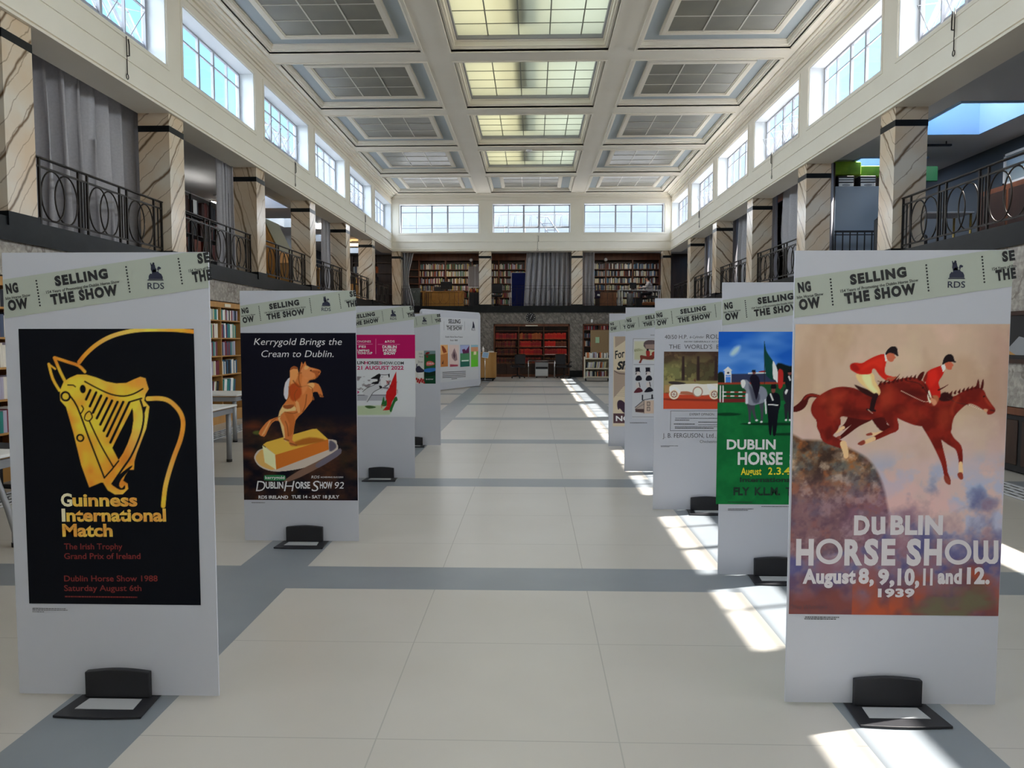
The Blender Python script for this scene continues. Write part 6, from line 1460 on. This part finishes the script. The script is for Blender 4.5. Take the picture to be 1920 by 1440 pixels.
for x, lab in ((-2.88, 'small white globe lamp on the shelving above the pale screen'), (3.38, 'small white globe lamp on the shelving above the wooden desk')):
    t = thing('globe_lamp', lab, 'lamp', (x, YF - .16, 5.20)); b = MB(); b.ell((0, 0, .08), .08, .08, .08, 'pwhite', 12); b.build('globe', t); b = MB(); b.tube([(0, .160, 0), (0, 0, 0), (0, 0, .02)], .012, 'dark', 6); b.build('bracket', t)

# furniture of the end gallery
def at(u, v, y): return onY(u, v, y)
t = thing('desk', 'honey wood reading desk with panelled front behind the gallery railing', 'desk', (-4.88, 32.9, ZG)); OAK_ = M['oak']; M['oak'] = M['obeech']
b = MB(); b.bbox(-.05, -.05, .66, 1.85, .75, .70, 'oak', .006); b.build('desk_top', t)
b = MB(); b.box(0, 0, .05, 1.6, .03, .66, 'oak'); b.build('front_panel', t)
for x0, x1 in ((.42, .76), (.79, 1.08)): b = MB(); b.bbox(x0, -.015, .10, x1, 0, .62, 'oak', .006); b.build('raised_panel', t)
for x in (0, 1.77): b = MB(); b.box(x, 0, .0, x + .03, .7, .66, 'oak'); b.build('end_panel', t)
b = MB(); b.loft([[(1.62 + .22 * i / 6, -.02 - .02 * math.sin(math.pi * i / 6), z) for i in range(7)] + [(1.62 + .22 * i / 6, .0, z) for i in range(6, -1, -1)] for z in (.05, .66)], 'oak'); b.build('curved_end', t)
for x in (.12, .2, .28): b = MB(); b.box(x, -.02, .06, x + .025, 0, .64, 'wood'); b.build('fluting', t)
M['oak'] = OAK_
t = thing('monitor', 'black computer monitor standing on the honey wood gallery desk', 'monitor', (-3.83, 33.15, ZG + .70)); b = MB(); b.bbox(-.26, 0, .10, .26, .04, .44, 'plastic', .01); b.build('screen', t); b = MB(); b.tube([(0, .04, .02), (0, .05, .2)], .025, 'plastic', 8); b.bbox(-.12, -.06, .001, .12, .12, .02, 'plastic', .004); b.build('stand', t)
c1 = dup(oc, (-4.2, 34.0, ZG), R(15), 'black office chair behind the monitor in the end gallery')
b = MB(); b.bbox(0, 0, 0, .30, .21, .03, 'white', .003); tag(b.build('paper_pile', loc=(-4.75, 33.1, ZG + .701)), 'white papers lying on the honey wood gallery desk', 'paper')
t = thing('filing_cabinet', 'grey-green cabinet beside the tied-back curtain in the end gallery', 'cabinet', (-5.50, 32.85, ZG)); M['ggreen'] = mat('grey_green_metal', rgb(104, 110, 106), .5)
b = MB(); b.bbox(0, 0, .02, .54, .5, .84, 'ggreen', .008); b.build('body', t)
for z in (.08, .46): b = MB(); b.bbox(.03, -.015, z, .51, 0, z + .34, 'ggreen', .005); dr = b.build('drawer', t); b = MB(); b.box(.2, -.028, z + .2, .34, -.015, z + .22, 'chrome'); b.build('handle', dr)
t = thing('litter_bin', 'slim dark bin with white lid by the end gallery corner', 'bin', (-5.42, 32.5, ZG)); b = MB(); b.lathe([(.10, .001), (.12, .72), (.11, .73)], 'dark', 14); b.build('body', t); b = MB(); b.lathe([(.13, .73), (.13, .76), (.05, .79)], 'white', 14); b.build('lid', t)
t = thing('screen_panel', 'pale translucent panelled screen next to the first end gallery pillar', 'screen', (-2.84, 33.3, ZG)); b = MB(); b.box(0, 0, .92, .55, .03, 1.82, mat('pale_panel', rgb(176, 168, 166), .5)); b.build('panel', t); b = MB(); b.box(-.03, -.005, 0, 0, .035, 1.84, 'white'); b.box(.55, -.005, 0, .58, .035, 1.84, 'white'); b.box(0, -.005, .88, .55, .035, .92, 'white'); b.box(.26, -.006, .92, .28, 0, 1.82, 'white'); b.build('frame', t)
t = thing('cupboard', 'low dark cupboard under the pale screen', 'cupboard', (-2.80, 33.0, ZG)); b = MB(); b.bbox(0, 0, .0, .5, .28, .66, 'dwood', .006); b.build('body', t); b = MB(); b.bbox(.02, -.012, .04, .48, 0, .62, 'plastic', .004); b.build('door', t)
for k, (x, c) in enumerate(((-2.74, (206, 120, 70)), (-2.60, (150, 24, 30)), (-2.45, (206, 170, 80)))): 
    q = MB(); q.lathe([(.045, .001), (.05, .06), (.045, .15), (.03, .16)], mat('pot_%d' % k, rgb(*c), .5), 12); tag(q.build('pot', loc=(x, 33.12, ZG + .66)), ('orange', 'red', 'yellow')[k] + ' pot on the low dark cupboard', 'pot')
t = thing('display_screen', 'dark blue felt display screen beside the broad curtain', 'screen', (-.95, 32.75, ZG)); b = MB(); b.box(.03, 0, .03, .97, .03, 1.48, noisy('blue_felt', rgb(16, 28, 86), rgb(20, 34, 100), 60, .9)); b.build('felt_panel', t); b = MB(); b.box(0, -.005, 0, .03, .035, 1.5, 'lgrey'); b.box(.97, -.005, 0, 1.0, .035, 1.5, 'lgrey'); b.box(0, -.005, 1.48, 1, .035, 1.5, 'lgrey'); b.build('frame', t)
for x in (.05, .95): b = MB(); b.box(x - .02, -.2, 0, x + .02, .2, .02, 'lgrey'); b.build('foot', t)
t = thing('side_table', 'small brown table by the blue screen in the end gallery', 'table', (-1.78, 33.0, ZG)); b = MB(); b.bbox(0, 0, .66, .78, .5, .69, 'wood', .004); b.build('table_top', t); legs4(t, 0, 0, .78, .5, .66, .015, 'lgrey', .03)
b = MB(); b.lathe([(.06, .001), (.10, .02), (.105, .03), (.06, .012)], 'white', 16); tag(b.build('dish', loc=(-1.45, 33.2, ZG + .69)), 'white dish on the small brown gallery table', 'dish')
t = thing('letter_tray', 'stack of dark letter trays standing behind the white dish', 'letter tray', (-1.66, 33.3, ZG + .69))
for k in range(4): b = MB(); b.box(0, 0, .10 * k, .3, .18, .10 * k + .012, 'plastic'); b.box(0, .17, .10 * k, .3, .18, .10 * k + .07, 'plastic'); b.box(0, 0, .10 * k, .01, .18, .10 * k + .10, 'plastic'); b.box(.29, 0, .10 * k, .3, .18, .10 * k + .10, 'plastic'); b.build('tray', t)
dup(oc, (-1.6, 32.75, ZG), R(190), 'black office chair by the small brown gallery table')
t = thing('desk', 'red-brown wooden desk front beside the narrow curtain in the end gallery', 'desk', (2.86, 32.95, ZG)); M['mid_wood'] = noisy('mid_brown_wood', (.30, .12, .05), (.24, .09, .04), 7, .4); b = MB(); b.box(0, 0, .04, .80, .03, .64, 'mid_wood'); b.build('front_panel', t); b = MB(); b.bbox(-.03, -.03, .64, .83, .6, .67, 'wood', .005); b.build('desk_top', t)
for x in (0, .77): b = MB(); b.box(x, .03, 0, x + .03, .58, .64, 'wood'); b.build('end_panel', t)
t = thing('shoulder_bag', 'dark purple bag with white patch hanging by the narrow curtain', 'bag', (2.80, 32.65, ZG + .36)); b = MB(); b.bbox(-.12, -.05, 0, .12, .05, .34, mat('purple_cloth', rgb(44, 36, 66), .8), .04); b.build('body', t); b = MB(); b.face([(-.02, -.052, .12), (.10, -.052, .10), (.10, -.052, .18), (0, -.052, .2)], 'white'); b.build('patch', t); b = MB(); b.tube([(-.1, 0, .33), (-.06, 0, .48), (.06, 0, .48), (.1, 0, .33)], .012, 'dark', 6); b.build('strap', t); b = MB(); b.bbox(-.10, -.04, -.36, .10, .04, -.005, 'dwood', .006); b.build('stand', t)
t = thing('reading_table', 'pale legged long table where the reader sits in the end gallery', 'table', (3.74, 32.85, ZG)); b = MB(); b.bbox(0, 0, .72, 1.86, .62, .75, 'lgrey', .005); b.build('table_top', t)
for x in (.03, .16, 1.82):
    for y in (.04, .58): b = MB(); b.box(x - .02, y - .02, 0, x + .02, y + .02, .72, 'white'); b.build('leg', t)
t = thing('monitor', 'black monitor on the long table facing the seated reader', 'monitor', (4.42, 33.25, ZG + .75), R(25)); b = MB(); b.bbox(-.17, 0, .08, .17, .03, .34, 'plastic', .01); b.build('screen', t); b = MB(); b.tube([(0, .03, .02), (0, .04, .16)], .02, 'plastic', 8); b.bbox(-.09, -.05, .001, .09, .09, .018, 'plastic', .004); b.build('stand', t)
b = MB(); b.lathe([(.05, .001), (.055, .12), (.05, .16)], 'lgrey', 12); tag(b.build('desk_pot', loc=(3.95, 33.1, ZG + .75)), 'pale pot on the long table near the wooden desk', 'pot')
t = thing('pedestal_bin', 'grey round bin under the long table in the end gallery', 'bin', (4.26, 33.1, ZG)); b = MB(); b.lathe([(.13, .001), (.15, .58), (.14, .60), (.12, .58)], 'grey', 18); b.build('body', t)
t = thing('storage_box', 'black plastic storage box beside the grey bin under the table', 'box', (4.50, 33.0, ZG)); b = MB(); b.bbox(0, 0, .001, .30, .35, .36, 'plastic', .015); b.build('body', t); b = MB(); b.bbox(-.01, -.01, .36, .31, .36, .40, 'dark', .01); b.build('lid', t)
t = thing('foot_stool', 'orange-brown upholstered stool below the reader', 'stool', (4.74, 32.46, ZG)); b = MB(); b.bbox(0, 0, .06, .52, .30, .20, mat('tan_leather', rgb(150, 92, 54), .5), .03); b.build('cushion', t)
for x in (.05, .47):
    for y in (.05, .25): b = MB(); b.lathe([(.015, .001), (.02, .06)], 'dark', 8, (x, y, 0)); b.build('leg', t)

# --- seated reader
def reader():
    R0 = Vector((5.28, 33.72, ZG + .10))                                # seat centre on the gallery floor; faces -x
    bm = bpy.data.meshes.new('person'); V = []; E = []; Rr = []
    def add(p, r, parent=None):
        V.append(p); Rr.append(r)
        if parent is not None: E.append((parent, len(V) - 1))
        return len(V) - 1
    pel = add((0, 0, .55), (.16, .17)); sp1 = add((-.02, 0, .70), (.13, .16), pel); sp2 = add((-.07, 0, .86), (.13, .17), sp1); ch = add((-.12, 0, .98), (.11, .15), sp2)
    nk = add((-.16, 0, 1.08), (.052, .055), ch); hd = add((-.19, 0, 1.17), (.085, .08), nk); tp = add((-.20, 0, 1.27), (.075, .07), hd)
    for s in (-1, 1):
        sh = add((-.13, s * .17, .99), (.06, .06), ch); el = add((-.26, s * .24, .80), (.042, .042), sh); wr = add((-.48, s * .14, .79), (.028, .028), el); add((-.55, s * .12, .785), (.030, .022), wr)
        hp = add((-.08, s * .10, .53), (.095, .095), pel); kn = add((-.44, s * .12, .52), (.065, .065), hp); an = add((-.46, s * .12, 0.0), (.04, .04), kn); add((-.60, s * .12, -.055), (.035, .03), an)
    bm.from_pydata(V, E, []); o = bpy.data.objects.new('tmp', bm); COL.objects.link(o)
    sk = o.modifiers.new('s', 'SKIN'); sk.use_smooth_shade = True
    for i, r in enumerate(Rr): bm.skin_vertices[0].data[i].radius = r
    bm.skin_vertices[0].data[0].use_root = True
    su = o.modifiers.new('u', 'SUBSURF'); su.levels = su.render_levels = 2
    dg = bpy.context.evaluated_depsgraph_get(); ev = o.evaluated_get(dg); me = bpy.data.meshes.new_from_object(ev); bpy.data.objects.remove(o)
    skin = mat('skin', rgb(206, 150, 124), .55); shirt = mat('striped_shirt', rgb(206, 204, 206), .8); nt = shirt.node_tree
    wv = nt.nodes.new('ShaderNodeTexWave'); wv.bands_direction = 'Z'; wv.inputs['Scale'].default_value = 5; tc = nt.nodes.new('ShaderNodeTexCoord'); rp = nt.nodes.new('ShaderNodeValToRGB'); rp.color_ramp.elements[0].color = (*rgb(212, 208, 208), 1); rp.color_ramp.elements[1].color = (*rgb(120, 118, 128), 1); rp.color_ramp.elements[0].position = .45; rp.color_ramp.elements[1].position = .6
    nt.links.new(tc.outputs['Object'], wv.inputs['Vector']); nt.links.new(wv.outputs['Fac'], rp.inputs[0]); nt.links.new(rp.outputs[0], nt.nodes['Principled BSDF'].inputs['Base Color'])
    mb = MB(); vs_ = [tuple(v.co) for v in me.vertices]
    for p in me.polygons:
        c = sum((Vector(vs_[i]) for i in p.vertices), Vector()) / len(p.vertices)
        m = skin if c.z > 1.06 or (c.x < -.46 and c.z > .70) else ('dark' if c.z < .08 else (shirt if c.z > .60 else mat('dark_trousers', rgb(30, 30, 38), .8)))
        mb.f.append(tuple(p.vertices)); mb.m.append(mb.mi(m)); mb.sm.append(True)
    mb.v = vs_
    for s in (-1, 1):                                            # fingers and thumb resting on the table
        for k, (dy, ln) in enumerate(((-.026, .060), (-.009, .072), (.009, .068), (.026, .052))):
            y = s * .12 + dy; mb.tube([(-.555, y, .788), (-.575 - ln * .4, y, .792), (-.575 - ln, y, .770)], [.010, .009, .007], skin, 6)
        mb.tube([(-.53, s * .085, .785), (-.56, s * .065, .782), (-.59, s * .066, .772)], [.011, .010, .008], skin, 6)
    mb.ell((-.285, 0, 1.185), .022, .014, .026, skin, 8)
    for s in (-1, 1): mb.ell((-.272, s * .032, 1.215), .008, .011, .008, 'dark', 6); mb.ell((-.19, s * .083, 1.19), .018, .012, .032, skin, 8)
    mb.ell((-.272, 0, 1.145), .008, .024, .006, mat('lips', rgb(160, 90, 84), .5), 6)
    root = thing('person', 'person with dark hair in a striped pale shirt reading at the long table', 'person', R0)
    mb.build('body', root)
    h = MB(); h.ell((-.175, 0, 1.245), .100, .094, .085, mat('dark_hair', rgb(24, 18, 18), .6), 14); h.ell((-.125, 0, 1.18), .060, .088, .09, mat('dark_hair', rgb(24, 18, 18), .6), 12); h.build('hair', root)
    return root
reader()
c2 = dup(oc, (5.32, 33.72, ZG), R(-90), 'black office chair under the seated reader')
b = MB(); b.bbox(0, 0, 0, .30, .22, .012, 'white', .003); tag(b.build('open_book', loc=(4.62, 32.92, ZG + .751)), 'white open papers before the reader on the long table', 'paper')

# ------------------------------------------------------------ long galleries
t = thing('metal_shelving', 'dark metal shelving of big brown volumes, second bay on the harp-poster side', 'shelving', (-8.55, 15.6, ZG))
for y in (0, 1.1, 2.2, 3.3, 4.4): b = MB(); b.box(.36, y, 0, .40, y + .03, 2.1, 'plastic'); b.box(0, y, 0, .04, y + .03, 2.1, 'plastic'); b.build('upright', t)
for z in (.1, .6, 1.1, 1.55, 2.06): b = MB(); b.box(0, 0, z, .40, 4.43, z + .025, 'lgrey' if z > 2 else 'plastic'); b.build('shelf', t)
rg = random.Random(4)
for r, z in enumerate((1.575, 1.125, .625)):
    y = 15.66; n = 0
    while y < 19.9:
        w = rg.uniform(.14, .2); c = [(60, 28, 24), (88, 30, 26), (30, 34, 44), (110, 50, 34)][rg.randrange(4)]
        if rg.random() < .82 and n < 26: book('ledger', c, (-8.20, y, ZG + z + .001), R(90), w * .95, .29, rg.uniform(.36, .43), 'tall %s ledger, %s along the %s shelf of the dark metal shelving' % (CN[c], ORD[n], ('upper', 'middle', 'lower')[r]), 'ledgers on the dark metal shelving', 'ledger'); n += 1
        y += w
for y, z in ((17.9, 1.66), (19.2, 1.2)): b = MB(); b.box(0, 0, 0, .004, .20, .34, 'white'); tag(b.build('shelf_notice', loc=(-8.145, y, ZG + z - .05)), 'white paper notice on the %s part of the dark metal shelving' % ('upper' if z > 1.5 else 'lower'), 'notice')
t = thing('display_cabinet', 'orange wooden cabinet with sloping top and grey side panel, third gallery bay', 'cabinet', (-8.2, 21.0, ZG))
b = MB(); prof = [(0, 0), (1.0, 0), (1.0, 1.05), (.55, 2.05), (.15, 2.20), (0, 2.1)]; 
b.prism([(x, z) for x, z in prof], 0, 1.5, 'obeech'); b.build('carcass', t)
b = MB(); b.loft([[(.98 + .02, .12, 1.12), (.98 + .02, 1.38, 1.12), (.575, 1.38, 2.02), (.575, .12, 2.02)], [(1.0 + .02, .12, 1.13), (1.0 + .02, 1.38, 1.13), (.595, 1.38, 2.03), (.595, .12, 2.03)]], mat('olive_grey_panel', rgb(150, 144, 120), .7)); b.build('sloping_panel', t)
t = thing('reading_desk', 'honey wood desk below the orange sloping cabinet', 'desk', (-7.1, 20.9, ZG)); b = MB(); b.bbox(0, 0, .70, .7, 1.6, .74, 'oak', .005); b.build('desk_top', t)
for y in (.02, 1.54): b = MB(); b.box(.02, y, 0, .68, y + .04, .70, 'oak'); b.build('end_panel', t)
for k, y in enumerate((21.2, 21.7, 22.1)): b = MB(); b.lathe([(.05, .001), (.055, .12), (.03, .16), (.025, .22)], 'lgrey', 10); tag(b.build('jar', loc=(-6.75, y, ZG + .74)), '%s pale jar along the honey wood gallery desk' % ORD[k], 'jar')
M['lampglow'] = mat('lit_lamp_white', (1, 1, 1), .5, emit=(1, .97, .92), estr=6); M['warmglow'] = mat('lit_lamp_warm', (1, .8, .5), .5, emit=(1, .62, .25), estr=3)
t = thing('ceiling_lamp', 'round white lit ceiling lamp in the fourth gallery bay, harp-poster side', 'lamp', (-7.5, 26.2, 5.6)); b = MB(); b.lathe([(.30, -.10), (.32, -.05), (.30, 0)], 'lampglow', 20); b.build('shade', t)
t = thing('pendant_lamp', 'orange glowing strip lamp near the end of the harp-side gallery', 'lamp', (-7.45, 30.3, 5.36)); b = MB(); b.bbox(-.5, -.08, 0, .5, .08, .10, 'warmglow', .02); b.build('diffuser', t)
for x in (-.4, .4): b = MB(); b.tube([(x, 0, .1), (x, 0, .24)], .008, 'dark', 6); b.build('hanger', t)
t = thing('table_lamp', 'white shaded table lamp in the fifth gallery bay, harp-poster side', 'lamp', (-7.2, 28.9, ZG + .7)); b = MB(); b.lathe([(.10, .001), (.10, .02), (.02, .04), (.02, .34)], 'dark', 12); b.build('base', t); b = MB(); b.lathe([(.18, .34), (.12, .58)], 'white', 16); b.build('shade', t)
t = thing('cupboard', 'orange wooden cupboard under the white table lamp', 'cupboard', (-7.6, 28.4, ZG)); b = MB(); b.bbox(0, 0, 0, .8, 1.2, .70, 'obeech', .006); b.build('body', t)
for y in (.03, .62): b = MB(); b.bbox(.8, y, .05, .815, y + .55, .65, 'obeech', .004); b.build('door', t)
t = thing('metal_shelving', 'dark shelving with few books at the far end of the harp-side gallery', 'shelving', (-7.9, 32.6, ZG))
for x in (0, 1.0, 2.0): b = MB(); b.box(x, 0, 0, x + .04, .35, 2.2, 'dwood'); b.build('upright', t)
for z in (.1, .55, 1.0, 1.45, 1.9): b = MB(); b.box(0, 0, z, 2.04, .35, z + .03, 'dwood'); b.build('shelf', t)
for r, z in enumerate((.58, 1.03, 1.48)):
    for n in range(12): c = gcol[(n * 5 + r) % 16]; book('ledger', c, (-7.84 + .08 * n + (.105 if n > 10 else 0), 32.63, ZG + z + .001), 0, .07, .22, .28, '%s tall book, %s along the %s shelf at the far harp-side gallery end' % (CN[c], ORD[n], ('lower', 'middle', 'upper')[r]), 'tall books at the far gallery end', 'book')
for k, y in enumerate((14.45, 18.31, 22.17, 26.03, 29.9)):
    for s in (-1,):
        o = side(s); t = thing('strip_light', 'lit fluorescent strip in the %s gallery bay ceiling, %s' % (ORD[k + 1], HARP if s < 0 else RIDE), 'lamp', (o(3.3), y, 5.6)); b = MB(); b.bbox(-.05, -.6, -.07, .05, .6, -.03, 'lampglow', .01); b.build('tube', t); b = MB(); b.box(-.07, -.62, -.03, .07, .62, 0, 'white'); b.build('housing', t)
# huntsmen side
t = thing('partition_screen', 'blue-grey partition panel between the first two marble pillars, huntsmen side', 'screen', (6.62, 16.75, ZG)); b = MB(); b.box(0, 0, 0, 1.75, .05, 1.94, mat('blue_grey_panel', rgb(168, 184, 200), .6)); b.build('panel', t); b = MB(); b.box(1.12, -.004, 0, 1.13, 0, 1.94, 'grey'); b.box(1.2, -.004, 0, 1.21, 0, 1.94, 'grey'); b.build('joint_strip', t)
t = thing('guard_rail', 'plain black guard rail with thin bars before the blue-grey partition', 'railing', (6.50, 16.45, ZG)); b = MB(); b.bbox(0, -.02, .90, 1.9, .02, .94, 'plastic', .006); b.build('handrail', t)
for z in (.84, .10): b = MB(); b.box(0, -.012, z, 1.9, .012, z + .02, 'plastic'); b.build('rail', t)
for k in range(13): x = .02 + 1.86 * k / 12; b = MB(); b.box(x - .010, -.010, 0, x + .010, .010, .90, 'plastic'); b.build('baluster', t)
t = thing('storage_shelving', 'dark storage shelving behind the blue-grey partition', 'shelving', (6.66, 17.0, ZG))
for x in (0, 1.7): b = MB(); b.box(x, 0, 0, x + .04, .5, 2.5, 'dwood'); b.build('upright', t)
for z in (.9, 1.93): b = MB(); b.box(0, 0, z, 1.74, .5, z + .03, 'dwood'); b.build('shelf', t)
b = MB(); b.box(0, .48, 0, 1.74, .5, 2.5, 'dwood'); b.build('back_panel', t)
for k, x in enumerate((6.78, 7.26)):
    t = thing('file_box', ('white file box on the partition shelving, nearer the hall', 'white file box on the partition shelving, farther from the hall')[k], 'file box', (x, 17.05, ZG + 1.96)); b = MB(); b.bbox(0, 0, .001, .36, .3, .27, 'plastic', .01); b.build('box', t)
    for z in (.14, .19): q = MB(); q.box(.02, -.006, z, .34, 0, z + .03, 'white'); q.build('paper_slot', t)
    q = MB(); q.bbox(.02, -.010, .02, .34, 0, .11, 'white', .004); f = q.build('front_label', t); q = MB(); q.ell((.18, -.012, .065), .09, .006, .025, 'grey', 10); q.build('finger_hole', f)
for k, (x, z, w, h) in enumerate(((6.72, 2.26, .60, .30), (7.36, 2.24, .46, .26))): b = MB(); b.bbox(0, 0, 0, w, .12, h, noisy('lime_green_cloth', rgb(140, 170, 40), rgb(116, 150, 34), 5, .7), .02); tag(b.build('storage_bag', loc=(x, 17.12 + .14 * k, ZG + z)), ('wide lime green bag on top of the file boxes nearer the hall', 'smaller lime green bag on top of the file box farther from the hall')[k], 'bag')
t = thing('hanging_sign', 'green sign board hung from a black ceiling bracket, huntsmen-side gallery', 'sign', (7.95, 15.6, 5.6)); b = MB(); b.box(-.5, -.03, -.10, .5, .03, -.06, 'plastic'); b.tube([(0, 0, -.06), (0, 0, -.50)], .012, 'plastic', 6); b.tube([(-.4, 0, -.06), (-.4, 0, 0)], .012, 'plastic', 6); b.tube([(.4, 0, -.06), (.4, 0, 0)], .012, 'plastic', 6); b.build('bracket', t); b = MB(); b.bbox(-.24, -.03, -.80, .24, .03, -.50, mat('sign_green', rgb(14, 84, 48), .5), .01); b.build('board', t)
t = thing('glazed_partition', 'white framed glazed window in the slate blue gallery wall', 'window', (9.50, 13.2, 4.70)); b = MB()
for a, c, d, e in ((0, 0, 2.4, .05), (0, .57, 2.4, .62), (0, 0, .05, .62), (1.17, 0, 1.22, .62), (2.35, 0, 2.4, .62)): b.box(0, a, c, .06, d, e, 'white')
b.build('frame', t); b = MB(); b.box(.03, .05, .05, .04, 2.35, .57, mat('dim_pane', rgb(150, 164, 170), .15)); b.build('pane', t)
t = thing('sideboard', 'dark brown sideboard below the glazed gallery window', 'sideboard', (9.0, 12.9, ZG)); b = MB(); b.bbox(0, 0, .02, .5, 2.6, 1.55, 'wood', .01); b.build('body', t)
for k in range(3): b = MB(); b.bbox(-.015, .05 + .85 * k, .1, 0, .82 + .85 * k, 1.45, 'dwood', .006); b.build('door', t)
t = thing('armchair', 'dark armchair behind the nearest railing, huntsmen-side gallery', 'chair', (7.3, 15.2, ZG), R(30)); b = MB(); b.bbox(-.35, -.35, .20, .35, .3, .46, 'dark', .05); b.build('seat', t); b = MB(); b.bbox(-.35, .2, .3, .35, .38, 1.05, 'dark', .06); b.build('backrest', t)
for x in (-.36, .28): b = MB(); b.bbox(x, -.35, .2, x + .08, .3, .66, 'dark', .03); b.build('armrest', t)
for x in (-.3, .3):
    for y in (-.3, .3): b = MB(); b.lathe([(.02, .001), (.025, .2)], 'dark', 8, (x, y, 0)); b.build('leg', t)
t = thing('display_table', 'thin topped table with brass edged legs behind the nearest huntsmen-side railing', 'table', (6.6, 13.4, ZG)); b = MB(); b.bbox(0, 0, .80, 1.1, .6, .83, 'lgrey', .004); b.build('table_top', t); M['brass'] = mat('brass', (.55, .38, .12), .3, 1); legs4(t, 0, 0, 1.1, .6, .80, .02, 'brass', .04)

t = thing('added_dark_bookcase', 'added dark bookcase darkening the gap behind the nearly closed curtain, huntsmen-side gallery', 'bookcase', (6.95, 20.3, ZG))  # dark unit added to cover the bright gap beside the curtain
b = MB(); b.box(0, 0, 0, .40, .04, 2.45, 'dwood'); b.box(0, 3.2, 0, .40, 3.24, 2.45, 'dwood'); b.box(0, 1.6, 0, .40, 1.64, 2.45, 'dwood'); b.box(.36, 0, 0, .40, 3.24, 2.45, 'dwood'); b.box(0, 0, 2.40, .40, 3.24, 2.45, 'dwood'); b.build('carcass', t)
for z in (.08, .50, .92, 1.34, 1.76, 2.08): b = MB(); b.box(.01, .04, z, .36, 3.2, z + .03, 'dwood'); b.build('shelf', t)
